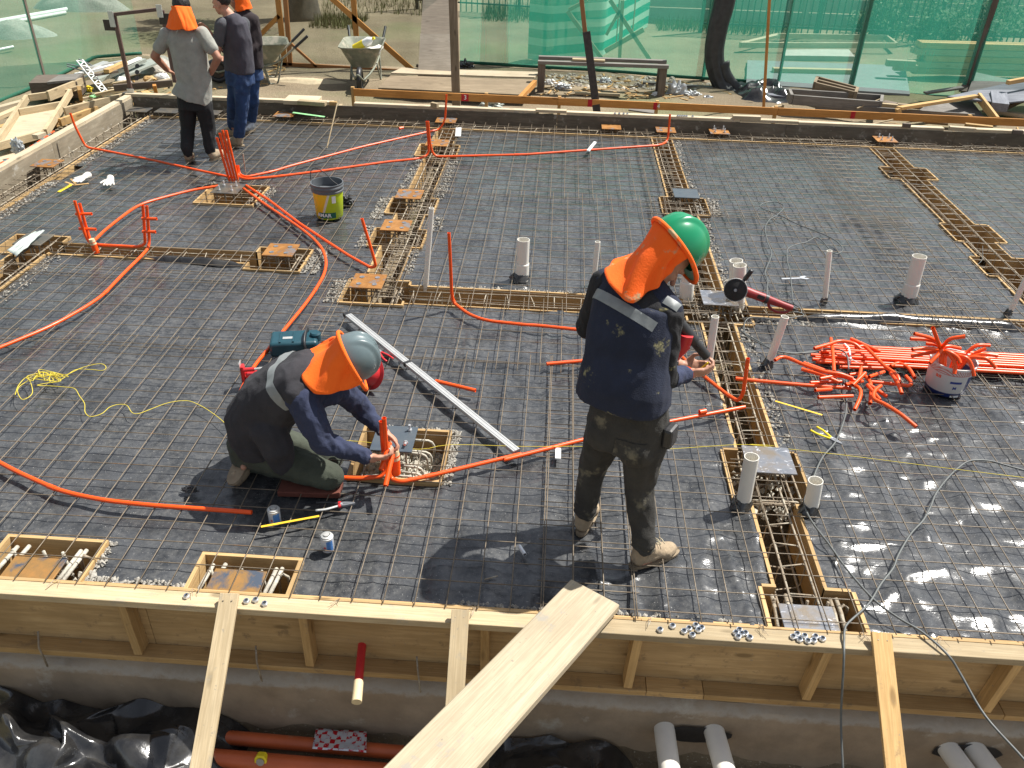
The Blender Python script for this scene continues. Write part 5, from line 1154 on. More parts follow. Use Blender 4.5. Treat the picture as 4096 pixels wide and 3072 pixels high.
def bucket():
    b = A(1320, 862, -.02); e = empty('bucket', b, 'yellow-green paint bucket with a grey rim and raised handle, standing on the mesh', 'bucket'); r0, r1, h = .128, .150, .34
    def rr(z): return r0 + (r1 - r0) * z / h
    MB().lathe([(.02, 0), (r0 - .006, 0), (r0, .008), (rr(.26), .26), (rr(.26) - .004, .262)], 40, Matrix.Translation(b), cap=False).build('body', M['bucket_label'], e, 40)
    MB().lathe([(rr(.26) + .001, .255), (rr(.26) + .009, .26), (rr(.27) + .009, .275), (rr(.28) + .004, .28), (rr(.30) + .004, .30), (rr(.3) + .010, .303), (rr(.31) + .009, .315), (rr(.32) + .004, .32), (r1 + .006, h), (r1 - .004, h), (rr(.2) - .006, .2), (r0 - .006, .012), (.02, .012)], 40, Matrix.Translation(b)).build('rim', M['bucket_grey'], e, 40)
    K = []; mb = MB()
    for i in range(17):
        a = R_(-122 + 4.6 * i)
        for zz in (.018, .075): q = rr(zz) + .0012; K.append(b + Vector((q * math.cos(a), q * math.sin(a), zz)))
    mb.add(K, [(2 * i, 2 * i + 2, 2 * i + 3, 2 * i + 1) for i in range(16)]); mb.build('name_band', M['label_green'], e)
    wrap_text('AMAR', .052, b, r0, R_(-100), .047, 'white', 'print', e, (r1 - r0) / h, .0012)
    K = []; mb = MB()
    for i in range(5):
        a = R_(-62 + 4 * i)
        for zz in (.17, .24): q = rr(zz) + .0014; K.append(b + Vector((q * math.cos(a), q * math.sin(a), zz)))
    mb.add(K, [(2 * i, 2 * i + 2, 2 * i + 3, 2 * i + 1) for i in range(4)]); mb.build('white_label', M['white'], e)
    P_ = smooth_path([b + Vector((-.155, .02, .30)), b + Vector((-.165, .05, .40)), b + Vector((-.12, .07, .445)), b + Vector((-.02, .04, .41)), b + Vector((.06, -.02, .36)), b + Vector((.15, -.05, .31))], 6); MB().tube(P_, .0045, 8).build('handle', M['black_rubber'], e, 180)
bucket()
crumple('black_rag', A(*T(1000, 700, 775, 215), -.0), (.07, .06, .06), 3.3, 'small black plastic thing lying right behind the yellow-green bucket', 'rag', 'black_rubber', .4)

# ------------------------------------------------------------------ straightedge
def straightedge():
    a = A(1393, 1262, .022); b = A(2066, 1806, .022); e = empty('straightedge', (a + b) / 2, 'long grey aluminium straightedge with a black end cap lying on the mesh', 'straightedge'); d = (b - a).normalized()
    board('bar', a, b, .050, .026, M['alu'], parent=e, bev=.002); s = frame(d).col[1]
    for k in (-.012, .012): board('groove', a + s * k + Vector((0, 0, .0134)), b + s * k + Vector((0, 0, .0134)), .003, .001, M['steel_grey'], parent=e, bev=0)
    MB().bar(a - d * .035, a, .054, .03).build('end_cap', M['black_rubber'], e); L = (b - a).length
    for f in (.405,): MB().bar(a + d * L * f, a + d * (L * f + .025), .055, .031).build('band', M['black_rubber'], e)
    MB().bar(b, b + d * .004, .05, .026).build('end_plate', M['steel_grey'], e)
straightedge()

# ------------------------------------------------------------------ white pvc pipes
def pvc(top, base, r, label, collar=False, ty=0, tape=False, z0=-.05, hidden=0):
    b = A(*base, -.02); t = V(*top, b.y + ty); d = (t - b).normalized(); e = empty('pvc_pipe', b, label, 'white pipe', 'white waste pipes standing in the slab bed')
    MB().hollow([b - d * .06 - Vector((0, 0, hidden)), t], r, .0035, 28).build('pipe', M['pvc'], e, 50)
    if collar:
        k = (t - b) * .34; MB().lathe([(r + .001, -.004), (r + .006, 0), (r + .006, .012), (r + .002, .016), (r + .002, .016)], 28, Matrix.Translation(b + k) @ frame(d).to_4x4() @ Matrix.Rotation(R_(90), 4, 'Y'), cap=False).build('collar', M['pvc'], e, 50)
        MB().tube([b - d * .03, b + k], [r + .006, r + .006], 28, cap=False).build('socket', M['pvc'], e, 50)
    if tape:
        rr_ = random.Random(int(top[0])); mb = MB(); n = 18
        for i in range(n):
            a = 2 * math.pi * i / n; q = r * rr_.uniform(1.15, 1.9); mb.v.append(b + Vector((r * 1.04 * math.cos(a), r * 1.04 * math.sin(a), .035 + rr_.uniform(0, .015)))); mb.v.append(b + Vector((q * math.cos(a) - .3 * r, q * math.sin(a) - .2 * r, -.01 + rr_.uniform(-.01, .02))))
        for i in range(n): j = (i + 1) % n; mb.f.append((2 * i, 2 * j, 2 * j + 1, 2 * i + 1))
        mb.build('tape_skirt', M['film'], e, 180)
    return e
pvc((1726, 832), (1703, 1140), .0215, 'thin tall white pipe standing at the cross trench, right of the rusty plates')
pvc((2094, 958), (2087, 1108), .052, 'wide white pipe with a collar standing alone between the two long trenches', True, tape=True)
pvc((2391, 967), (2372, 1150), .0215, 'thin white pipe standing behind the standing man\'s left shoulder')
pvc((2945, 1042), (2940, 1195), .052, 'left of the two wide white pipes behind the angle grinder'); pvc((2959, 1060), (2953, 1212), .052, 'right of the two wide white pipes behind the angle grinder')
pvc((2758, 1020), (2745, 1185), .052, 'wide white pipe behind the standing man\'s chin', True)
pvc((3318, 1003), (3298, 1205), .0215, 'thin white pipe standing behind the bundle, right of the grinder', tape=True)
pvc((3679, 1025), (3632, 1195), .056, 'wide white pipe leaning right with black tape at its foot', True, tape=True)
pvc((4112, 1100), (4035, 1255), .022, 'thin leaning white pipe at the right edge', tape=True)
pvc((2861, 1266), (2834, 1455), .027, 'slim white pipe at the long trench, right of the standing man\'s hand')
pvc((3140, 1267), (3075, 1455), .028, 'slim white pipe leaning strongly, beside the orange heap', tape=True)
pvc((3007, 1827), (2972, 2017), .040, 'tall white pipe nearest us at the left side of the long trench', tape=True)
pvc((3263, 1922), (3243, 2037), .040, 'short white pipe nearest us at the right side of the long trench', tape=True)

# ------------------------------------------------------------------ angle grinder, heat gun and other tools
def grinder():
    Y = 5.98; c = V(2942, 1160, Y); e = empty('angle_grinder', (c.x, c.y, 0), 'dusty red angle grinder with a black disc standing on edge on the mesh', 'angle grinder'); n = Vector((-.25, -.93, .28)).normalized(); Mx = Matrix.Translation(c) @ frame(n).to_4x4() @ Matrix.Rotation(R_(90), 4, 'Y')
    MB().lathe([(.003, .010), (.02, .012), (.03, .006), (.080, .004), (.083, .002), (.080, 0), (.003, 0)], 40, Mx).build('disc', M['disc'], e, 40); MB().lathe([(.001, .012), (.014, .012), (.012, .018), (.001, .018)], 6, Mx).build('lock_nut', M['steel_grey'], e, 40)
    g = MB(); g.lathe([(.03, -.03), (.088, -.03), (.091, -.02), (.091, .004), (.0885, .004), (.087, -.022), (.03, -.024)], 40, Mx); g.build('guard', M['alu'], e, 40)
    t0 = c - n * .055 + Vector((.03, 0, 0)); t1 = V(3168, 1233, Y + .02); d = t1 - t0
    MB().tube([t0 - d * .10, t0, t0 + d * .1, t0 + d * .25, t0 + d * .45, t0 + d * .52, t0 + d * .8, t0 + d], [.030, .040, .040, .036, .036, .033, .026, .024], 18).build('body', M['grinder_red'], e, 60)
    MB().tube([t0 + d * .47, t0 + d * .53], .0375, 18).build('band', M['black_rubber'], e, 60)
    MB().tube(smooth_path([t0 + d * .55 - Vector((0, 0, .02)), t0 + d * .60 - Vector((0, 0, .06)), t0 + d * .75 - Vector((0, 0, .075)), t0 + d * .92 - Vector((0, 0, .045)), t0 + d * .97], 5), .011, 10).build('grip_loop', M['grinder_red'], e, 180)
    h0 = t0 + Vector((.0, .0, .035)); h1 = V(3008, 1080, Y); MB().tube([h0, h0 + (h1 - h0) * .35, h0 + (h1 - h0) * .4, h1 - (h1 - h0) * .03, h1], [.010, .012, .019, .018, .014], 14).build('side_handle', M['black_rubber'], e, 60)
    MB().tube([t1, t1 + d.normalized() * .05], [.010, .006], 10).build('cord_guard', M['black_rubber'], e, 60)
    MB().bar(t0 + d * .32 + Vector((0, -.036, .01)), t0 + d * .45 + Vector((0, -.036, .01)), .004, .035).build('rating_label', M['black_rubber'], e)
M['disc'] = simple('cutting_disc', (.02, .02, .02), .85, 0, .3, 40, .5, 200)
grinder()
def heat_gun():
    Y = 3.62; a = V(2690, 1262, Y); b = V(2826, 1425, Y + .02); d = b - a; e = empty('heat_gun', (a.x, a.y, .6), 'red hot-air gun with a long black slotted barrel held by the standing man', 'heat gun')
    MB().hollow([a + d * .2, a + d * .6, a + d * .62, b], .024, .006, 18).build('barrel', M['black_rubber'], e, 60); MB().tube([a + d * .1, a + d * .62], .031, 18).build('shroud', M['black_rubber'], e, 60)
    r0 = V(2745, 1340, Y - .02); MB().tube([r0, r0 + Vector((-.01, 0, -.06)), r0 + Vector((-.05, 0, -.14))], [.036, .040, .030], 16, squash=(1, .7)).build('handle', M['red'], e, 60)
    for f in (.62, .70, .78): MB().box(a + d * f + Vector((0, -.024, .002)), (.012, .004, .006), frame(d)).build('slot', M['disc'], e)
heat_gun()
def can(base, label):
    b = A(*base, -.03); e = empty('can', b, label, 'can', 'small solvent cement cans'); Mx = Matrix.Translation(b)
    MB().lathe([(.031, 0), (.0325, .002), (.0325, .085)], 28, Mx).build('body', M['can'], e, 40); MB().lathe([(.0335, .083), (.034, .088), (.030, .089), (.029, .096), (.020, .099), (.019, .094), (.016, .094), (.015, .104), (.001, .105)], 28, Mx).build('lid', M['alu'], e, 40)
    for a0, m, z0, z1, n in ((-84, 'blue_label', .012, .076, 9),):
        K = []; mb = MB()
        for i in range(n + 1):
            a = R_(a0 + 7 * i)
            for zz in (z0, z1): K.append(b + Vector((.0329 * math.cos(a), .0329 * math.sin(a), zz)))
        mb.add(K, [(2 * i, 2 * i + 2, 2 * i + 3, 2 * i + 1) for i in range(n)]); mb.build('blue_label', M[m], e)
    a = R_(-100); p = b + Vector((.0331 * math.cos(a), .0331 * math.sin(a), .036)); s = .0075; r = Vector((math.sin(-a) * -1, math.cos(a), 0)); r = Vector((-math.sin(a), math.cos(a), 0))
    mb = MB(); o = Vector((math.cos(a), math.sin(a), 0)) * .001; mb.add([p + o + r * s, p + o + Vector((0, 0, s)), p + o - r * s, p + o - Vector((0, 0, s))], [(0, 1, 2, 3)]); mb.build('red_diamond', M['red'], e)
M['can'] = simple('can_print', (.60, .62, .66), .35, .2, .05, 10, .02); M['blue_label'] = simple('blue_label', (.06, .19, .48), .4, 0, .1, 60, .02, dirt=(.6, .65, .7), dscale=60, dcut=.62)
can((1102, 2088), 'small white and blue can in the kneeling man\'s shadow'); can((1313, 2196), 'small white and blue can standing in the sun near the near formwork')
def pliers(a, b, m1, label, cat='pliers', z=.012, open_=.02, m2=None, collar=None, w=1.0):
    p = A(*a, z); q = A(*b, z); d = (q - p).normalized(); s = Vector((-d.y, d.x, 0)); L = (q - p).length; e = empty('pliers', (p + q) / 2, label, cat)
    for k, mm in ((1, m1), (-1, m2 or m1)):
        P_ = smooth_path([p + s * k * (open_ + .012), p + d * L * .25 + s * k * (open_ + .010), p + d * L * .5 + s * k * .014, p + d * L * .62 + s * k * .006], 4); MB().tube(P_, [.0075 * w] * (len(P_) - 3) + [.008 * w] * 3, 10, squash=(.8, 1)).build('handle', M[mm], e, 180)
    if collar:
        for k in (1, -1): MB().tube([p + d * L * .56 + s * k * .013, p + d * L * .62 + s * k * .010], .011, 10).build('collar', M[collar], e, 60)
    mb = MB(); Mx = frame(d).to_4x4(); Mx.translation = p + d * L * .68
    for k in (1, -1): mb.prism([(-.1 * L, k * .001), (-.06 * L, k * .014), (.02 * L, k * .016), (.10 * L, k * .013), (.30 * L, k * .004), (.30 * L, k * .0006), (.08 * L, k * .0015)][::k], -.005, .006, Mx)
    mb.build('jaws', M['steel_grey'], e); MB().lathe([(.006, -.006), (.006, .008)], 12, Matrix.Translation(p + d * L * .64)).build('rivet', M['bolt'], e)
pliers(T(2996, 1500, 520, 430), T(2996, 1500, 752, 560), 'yellow', 'yellow-handled pliers lying on the mesh near the black cable')
pliers(T(1000, 1500, 530, 1058), T(1000, 1500, 852, 1032), 'black_rubber', 'black and grey wire cutters with a red collar in front of the kneeling man', 'wire cutters', collar='red', m2='alu')
pliers((1560, 1440), (1498, 1390), 'red', 'red-handled snips sticking out behind the kneeling man\'s grey helmet', 'snips', open_=.016)
def blade(a, b, label, z=.014, flat=True):
    p = A(*a, z); q = A(*b, z); board('saw_blade', p, q, .014, .0022, M['blade'], label=label, cat='saw blade', bev=0, group='yellow hacksaw blades')
blade((1044, 2107), (1277, 2064), 'yellow hacksaw blade leaning on the can in the kneeling man\'s shadow', .02); blade((3101, 1604), (3289, 1660), 'yellow hacksaw blade lying right of the long trench')
def knife():
    p = A(*T(0, 0, 470, 1545), .01); q = A(*T(0, 0, 575, 1485), .012); e = empty('utility_knife', (p + q) / 2, 'yellow utility knife lying left of the gloves', 'knife'); board('grip', p, q, .028, .012, M['yellow'], parent=e, bev=.003); board('slot', p + (q - p) * .2 + Vector((0, 0, .007)), p + (q - p) * .8 + Vector((0, 0, .007)), .006, .002, M['black_rubber'], parent=e, bev=0)
knife()
for i, (a, b, lb) in enumerate((((525, 1465), (600, 1490), 'thin splinter of yellow wood left of the gloves'), ((590, 1490), (715, 1478), 'longer splinter of yellow wood under the left glove'), ((570, 1440), (610, 1480), 'short splinter of yellow wood by the left glove'))):
    B('splinter', T(0, 0, *a), T(0, 0, *b), .022, .008, 'pine_yellow', lb, 'wood splinter', .012, bev=0)
def glove(c, rz, label, s=1.0):
    e_ = MB(); Mz = Matrix.Rotation(rz, 3, 'Z')
    def w(x, y, z): return Vector(c) + Mz @ Vector((x * s, y * s, z))
    e_.ell(w(0, 0, .022), (.048 * s, .055 * s, .02), Mz)
    for x, l in ((-.036, .07), (-.012, .085), (.012, .082), (.036, .065)): e_.cap(w(x, .035, .02), w(x * 1.35, .04 + l, .014), .013, .011, 8)
    e_.cap(w(.045, -.02, .02), w(.085, .035, .014), .014, .011, 8); e_.cap(w(0, -.04, .02), w(0, -.085, .02), .034, .038, 12)
    o = remesh(e_, 'glove', M['glove'], .006, 2); return tag(o, label, 'glove', 'pair of white work gloves')
def remesh(mb, name, mat, vox=.009, smooth=3, parent=None, origin=None, wrinkle=0, wf=14, seed=0, post=None, ang=180):
    me = bpy.data.meshes.new('tmp'); me.from_pydata([tuple(p) for p in mb.v], [], mb.f); fix(me); o = bpy.data.objects.new('tmp', me); COL.objects.link(o)
    r = o.modifiers.new('r', 'REMESH'); r.mode = 'VOXEL'; r.voxel_size = vox; r.adaptivity = 0
    if smooth: k = o.modifiers.new('s', 'SMOOTH'); k.factor = .5; k.iterations = smooth
    dg = bpy.context.evaluated_depsgraph_get(); ev = o.evaluated_get(dg); em = bpy.data.meshes.new_from_object(ev); bpy.data.objects.remove(o)
    out = MB(); nor = [v.normal.copy() for v in em.vertices]; out.v = [v.co.copy() for v in em.vertices]; out.f = [tuple(p.vertices) for p in em.polygons]
    if wrinkle:
        sd = Vector((seed * 5.3, seed * 2.1, seed))
        for i, p in enumerate(out.v):
            q = p * wf + sd; a = abs(mnoise.noise(Vector((q.x, q.y, q.z * .55)))); b = abs(mnoise.noise(Vector((q.x * 2.1, q.y * 2.1, q.z * 1.3)) + sd)); out.v[i] = p + nor[i] * wrinkle * ((1 - a * 2.2) * .8 + (1 - b * 2.2) * .4 - .5)
    if post:
        for i, p in enumerate(out.v): out.v[i] = post(p, nor[i])
    return out.build(name, mat, parent, smooth=ang, origin=origin)
glove(A(*T(0, 0, 672, 1445), .0), R_(170), 'left white work glove, with its cuff away from us', .95); glove(A(*T(0, 0, 885, 1470), .0), R_(200), 'right white work glove with a blue cuff, fingers towards us', 1.0)

# nuts scattered on the near formwork
def nuts():
    src = None
    def one(px, py, label, z=-.011, tilt=0, Y=None, grp='zinc nuts lying on the near formwork', s=1.0):
        nonlocal src
        c = A(px, py, z + .008)
        if src is None:
            src = empty('hex_nut', (0, 0, 0)); mb = MB(); h = .0125
            ro = [(.0165 * math.cos(R_(60 * k)), .0165 * math.sin(R_(60 * k))) for k in range(6)]
            pr = []
            for k in range(24):
                a = R_(15 * k); kk = (15 * k) % 60; rr = .0143 / math.cos(R_(abs(kk - 30))); pr.append((rr * math.cos(a + 0), rr * math.sin(a + 0), a))
            n = 24; rings = [[(x * .93, y * .93, 0) for x, y, a in pr], [(x, y, .0012) for x, y, a in pr], [(x, y, h - .002) for x, y, a in pr], [(x * .93, y * .93, h) for x, y, a in pr], [(.0115 * math.cos(a), .0115 * math.sin(a), h) for x, y, a in pr], [(.0105 * math.cos(a), .0105 * math.sin(a), h + .004) for x, y, a in pr], [(.0085 * math.cos(a), .0085 * math.sin(a), h + .004) for x, y, a in pr], [(.0085 * math.cos(a), .0085 * math.sin(a), 0) for x, y, a in pr]]
            for rg in rings: mb.v += [Vector(p) for p in rg]
            for i in range(len(rings) - 1):
                for k in range(n): mb.f.append((i * n + k, i * n + (k + 1) % n, (i + 1) * n + (k + 1) % n, (i + 1) * n + k))
            for k in range(n): mb.f.append((k, (len(rings) - 1) * n + k, (len(rings) - 1) * n + (k + 1) % n, (k + 1) % n))
            mb.build('body', M['bolt'], src, 30)
            mb = MB(); mb.lathe([(.0085, h - .001), (.0108, h + .0045), (.0078, h + .0048), (.0076, h - .001)], 20, cap=False); mb.build('insert_ring', M['nut_blue'], src, 180); o = src
        else: o = copy_tree(src)
        o.location = (c.x, c.y, z); o.rotation_euler = (tilt, 0, random.random() * 3); o.scale = (s, s, s); tag(o, label, 'nut', grp)
    L1 = [(746, 2384, 'single nut left of the leftmost brace'), (985, 2404, 'left of the three nuts just right of the leftmost brace'), (1022, 2399, 'middle and farthest of the three nuts right of the leftmost brace'), (1058, 2414, 'right of the three nuts just right of the leftmost brace')]
    for px, py, lb in L1: one(px, py, lb)
    g2 = [(1288, 495), (1388, 465), (1480, 507), (1520, 485), (1548, 537), (1575, 460), (1597, 498), (1622, 480)]
    lb2 = ['leftmost nut of the group right of the wide plank', 'second nut of the group right of the wide plank, a little apart'] + ['one of six nuts huddled right of the wide plank'] * 6
    OR = ['first', 'second', 'third', 'fourth', 'fifth', 'sixth', 'seventh', 'eighth', 'ninth']
    for i, ((x, y), lb) in enumerate(zip(g2, lb2)): one(*T(2000, 2272, x, y), lb if i < 2 else OR[i - 2] + ' from the left of the six nuts huddled right of the wide plank')
    for i, (x, y) in enumerate([(1897, 520), (1915, 552), (1925, 496), (1945, 528), (1974, 522), (2010, 558)]): one(*T(2000, 2272, x, y), OR[i] + ' from the left of six nuts left of the glaring plate')
    for i, (x, y) in enumerate([(355, 552), (388, 530), (407, 574), (448, 545), (474, 586), (521, 582), (535, 550), (592, 568)]): one(*T(2996, 2272, x, y), OR[i] + ' from the left of eight nuts before the glaring plate')
    for i, x in enumerate((925, 960, 995, 1025)): one(*T(2000, 0, x, 912), OR[i] + ' from the left of four nuts on the far formwork', .169, grp='zinc nuts lying on the far formwork')
    for i, x in enumerate((1430, 1448, 1466, 1484, 1502, 1550)): one(*T(2000, 0, x, 930 + (x - 1430) * .03), OR[i] + ' from the left of six nuts right of the far riser', .169, grp='zinc nuts lying on the far formwork')
M['nut_blue'] = simple('nut_insert', (.10, .13, .18), .5, 0, .05)
nuts()
def socket(a, b, r, label, name='socket', cat='socket', z=.0, mat='bolt'):
    p = A(*a, z); q = A(*b, z); e = tag(MB().hollow([p, q], r, r * .25, 20).build(name, M[mat], smooth=50), label, cat)
socket(T(1600, 2000, 960 * 1, 372), T(1600, 2000, 1005, 440), .011, 'steel socket lying in the edge of the standing man\'s shadow')
B('nail', T(1600, 2000, 680, 640), T(1600, 2000, 785, 612), .006, .005, 'cage', 'nail lying in the standing man\'s shadow', 'nail', -.02, bev=0)
board('white_offcut', A(*T(2000, 1500, 468, 590), .012), A(*T(2000, 1500, 466, 675), .012), .034, .012, M['white'], label='short white plastic strip left of the standing man\'s legs', cat='plastic strip')
board('white_stick', A(*T(2000, 0, 708, 1215), .03), A(*T(2000, 0, 765, 1145), .03), .035, .02, M['white'], label='white plastic strip lying on the long conduit in the far middle', cat='plastic strip')
sheet('folded_card', A(*T(1000, 0, 1650, 1095), .02), A(*T(1000, 0, 1695, 1095), .05), A(*T(1000, 0, 1700, 1025), .05), A(*T(1000, 0, 1655, 1025), .02), 'white', 'folded white card beside the far end of the left trench', 'card', .003, .004, 4, 4, 2, smooth=30)
board('marking_strip', A(*T(1000, 0, 345, 905), .09), A(*T(1000, 0, 600, 940), .06), .05, .004, M['green_strip'] if 'green_strip' in M else M['white'], label='green and white strip lying beside the far plate', cat='strip', bev=0)
MB_ = MB().tube([A(*T(1000, 0, 618, 1190), -.02), V(*T(1000, 0, 702, 830), A(*T(1000, 0, 618, 1190), -.02).y + .35)], .008, 7); tag(MB_.build('stick', M['pine'], smooth=60), 'thin wooden stick leaning on the far formwork', 'stick')
MB_ = MB().tube([A(*T(0, 0, 1978, 1412), -.02), V(*T(0, 0, 1955, 1235), A(*T(0, 0, 1978, 1412), -.02).y)], .006, 7); tag(MB_.build('rebar_stub', M['cage'], smooth=60), 'dark steel rod standing right of the riser cluster', 'rod')
def wrench():
    p = A(*T(2996, 700, 262, 836), .012); q = A(*T(2996, 700, 420, 830), .012); d = (q - p).normalized(); e = empty('wrench', (p + q) / 2, 'bright adjustable wrench lying on the mesh behind the grinder', 'wrench'); board('handle', p, q, .022, .008, M['bolt'], parent=e)
    Mx = frame(d).to_4x4(); Mx.translation = q; MB().prism([(-.01, -.014), (.03, -.034), (.06, -.03), (.05, -.012), (.03, -.008), (.03, .008), (.055, .016), (.045, .034), (.01, .028), (-.01, .014)], -.006, .006, Mx).build('head', M['bolt'], e)
wrench()
def case():
    c = A(1160, 1412, -.01); c2 = c + Vector((.03, .04, .0)); e = empty('tool_case', c2, 'dark teal plastic tool case lying behind the kneeling man\'s back', 'tool case'); Mz = Matrix.Rotation(R_(12), 3, 'Z')
    o = MB().box(c2 + Vector((0, 0, .06)), (.33, .20, .11), Mz).build('shell', M['teal'], e); b = o.modifiers.new('b', 'BEVEL'); b.width = .022; b.segments = 3; shade(o.data, 40)
    for x in (-.09, .0): MB().box(c2 + Mz @ Vector((x, -.01, .118)), (.012, .15, .008), Mz).build('rib', M['teal'], e)
    P_ = smooth_path([c2 + Mz @ Vector((.085, -.10, .05)), c2 + Mz @ Vector((.08, -.115, .11)), c2 + Mz @ Vector((.085, -.03, .145)), c2 + Mz @ Vector((.095, .06, .14)), c2 + Mz @ Vector((.09, .11, .06))], 5); MB().tube(P_, .018, 10, squash=(.4, 1)).build('strap', M['black_rubber'], e, 180)
    MB().box(c2 + Mz @ Vector((-.04, -.02, .1165)), (.07, .03, .003), Mz).build('label', M['alu'], e); MB().lathe([(.001, 0), (.036, 0), (.038, .05), (.030, .06), (.001, .06)], 20, Matrix.Translation(c2 + Mz @ Vector((.15, .0, .08)))).build('drum', M['teal'], e, 40)
case()
def rod_cutter():
    p = A(972, 1530, .02); e = empty('pipe_cutter', p, 'red clamp with two silver rods half hidden behind the kneeling man', 'clamp'); q = A(1075, 1480, .08)
    for k in (0, 1): a = p + Vector((.02, .02 + .035 * k, .085 - .045 * k)); MB().tube([a, a + Vector((.24, .05, .015))], .009, 12).build('rod', M['alu'], e, 60); MB().tube([a - Vector((.015, 0, 0)), a + Vector((.06, .0125, .004))], .014, 12).build('sleeve', M['red'], e, 60)
    o = MB().box(p + Vector((.0, .03, .05)), (.022, .05, .13), Matrix.Rotation(R_(10), 3, 'Z')).build('end_block', M['red'], e); b = o.modifiers.new('b', 'BEVEL'); b.width = .004
    MB().box(p + Vector((-.013, .03, .06)), (.004, .06, .16), Matrix.Rotation(R_(10), 3, 'Z')).build('end_plate', M['alu'], e); MB().box(p + Vector((.055, .025, .03)), (.06, .04, .05)).build('jaw', M['red'], e); MB().box(p + Vector((.06, .003, .035)), (.03, .004, .03)).build('label', M['white'], e)
    MB().tube([p + Vector((0, .02, -.02)), p + Vector((0, .025, -.0)), p + Vector((.0, .03, .02))], .014, 10).build('foot', M['black_rubber'], e)
rod_cutter()
def red_helmet():
    c = A(1468, 1530, .0); e = empty('hard_hat', c, 'red hard hat lying on the mesh behind the kneeling man\'s grey helmet', 'hard hat'); Mx = Matrix.Translation(c + Vector((.02, .02, .075))) @ Matrix.Rotation(R_(68), 4, Vector((.8, -.6, 0)))
    pr = [(.10, 0), (.098, .03), (.088, .06), (.066, .085), (.035, .098), (.002, .102)]; pr2 = [(r - .005, z - .004) for r, z in pr[::-1]]; MB().lathe(pr + [(.001, .096)] + pr2[1:] + [(.1, 0)], 30, Mx, cap=False).build('shell', M['red'], e, 60)
    MB().lathe([(.098, -.004), (.122, -.01), (.124, -.006), (.100, .004)], 30, Mx, cap=False).build('brim', M['red'], e, 60); MB().tube([Mx @ Vector((.09 * math.cos(a), .09 * math.sin(a), .012)) for a in [2 * math.pi * i / 20 for i in range(20)]], .006, 6, closed=True).build('headband', M['white'], e, 180)
red_helmet()
# kneeling pad
o = board('kneeling_pad', A(1120, 1950, -.005), A(1366, 1958, -.005), .12, .035, M['brick_red'], label='brick-red board the kneeling man kneels on', cat='board', bev=.004)
sheet('plastic_wrapper', A(*T(0, 700, 55, 600), .05), A(*T(0, 700, 130, 650), .04), A(*T(0, 700, 360, 440), .09), A(*T(0, 700, 270, 450), .10), 'wrap_clear', 'crumpled clear and yellow wrapper lying over the plate at the left edge', 'wrapper', .003, .02, 20, 8, 6, 5)
crumple('plastic_scrap', A(*T(0, 1500, 1525, 920), -.02), (.04, .02, .015), 2.1, 'little torn scrap of black plastic left of the kneeling man\'s shadow', 'scrap', 'film', .5)

# ------------------------------------------------------------------ strings and cables
def cord(s, r, mat, label, cat, z=.01, k=6, name='cord', w=0):
    pts = P(s, z); S = smooth_path(pts, k)
    if w:
        for i, p in enumerate(S): p.z += w * math.sin(i * 1.3)
    return tag(MB().tube(S, r, 7).build(name, M[mat], smooth=180), label, cat)
def string_heap():
    rnd = random.Random(9); mb = MB(); c = A(195, 1500, .008)
    pts = []; L = [(60, 1580), (75, 1540), (110, 1510), (130, 1570), (90, 1598), (70, 1560), (100, 1530), (170, 1500)]
    for i in range(34): a = rnd.uniform(0, 6.28); q = rnd.uniform(.4, 1); L.append((190 + 88 * math.cos(a) * q + rnd.uniform(-6, 6), 1508 + 32 * math.sin(a) * q))
    L += [(260, 1500), (330, 1470), (400, 1455), (424, 1468), (410, 1482), (360, 1478), (300, 1480), (240, 1520), (150, 1540), (180, 1543)]
    pts = [A(x, y, .006 + rnd.uniform(0, .03)) for x, y in L]; pts += P('i 400,88 520,97 600,110 640,170 680,230 685,300 730,335 820,310 880,260 950,238 1020,245 1060,300 1110,312 1200,280 1350,225 1500,207 1600,240 1700,300 1790,370 1850,440 1900,500', .008)
    tag(mb.tube(smooth_path(pts, 6), .0023, 6).build('string', M['string'], smooth=180), 'yellow builder\'s string, tangled at the left and snaking to the kneeling man', 'string')
string_heap()
cord('j 750,525,.045 950,542 1350,598 1620,560 2200,575 k 690,575 930,602 1350,596 1900,560 2212,570 l 0,560 700,637 1500,738 2212,825', .0017, 'string', 'long taut yellow string crossing the slab bed to the right edge', 'string', .03, 3, 'string')
cable1 = 'p 2400,1700,.0 2212,1540,.0 1900,1190,.0 1760,960,.0 1700,850,.0 1600,700,.01 1400,520,.012 1200,400,.012 1000,250,.012 780,0,.012 l 650,1370 520,1200 455,1080 450,990 510,850 545,755 600,650 700,530 770,340 785,200 785,0 h 800,1560,.09 790,1460,.10 740,1410,.09 620,1398,.05 480,1432 230,1418 100,1350 -60,1260'
def cable(s, label, r=.0050, z=.014): return cord(s, r, 'cable', label, 'cable', z, 6, 'power_cable')
def near_cable(s_lvl, drop, label):
    """a cable that lies on the slab bed, passes over the near rail and hangs down towards us"""
    top = P(s_lvl, .014); over = top[0]; S = [Vector(q) for q in drop[::-1]] + top
    tag(MB().tube(smooth_path(S, 6), .0056, 8).build('power_cable', M['cable'], smooth=180), label, 'cable')
near_cable('p 1600,700,.0 1400,520,.012 1200,400,.012 1000,250,.012 780,0,.012 l 650,1370 520,1200 455,1080 450,990 510,850 545,755 600,650 700,530 770,340 785,200 785,0 h 800,1560,.09 790,1460,.10 740,1410,.09 620,1398,.05 480,1432 230,1418 100,1350 -60,1260',
    [V(*T(2996, 2272, 1700, 850), 2.62), V(*T(2996, 2272, 1900, 1190), 2.45), V(*T(2996, 2272, 2212, 1540), 2.25), V(*T(2996, 2272, 2500, 1900), 2.05)], 'grey-black cable that crosses the orange heap and hangs over the near formwork at the right')
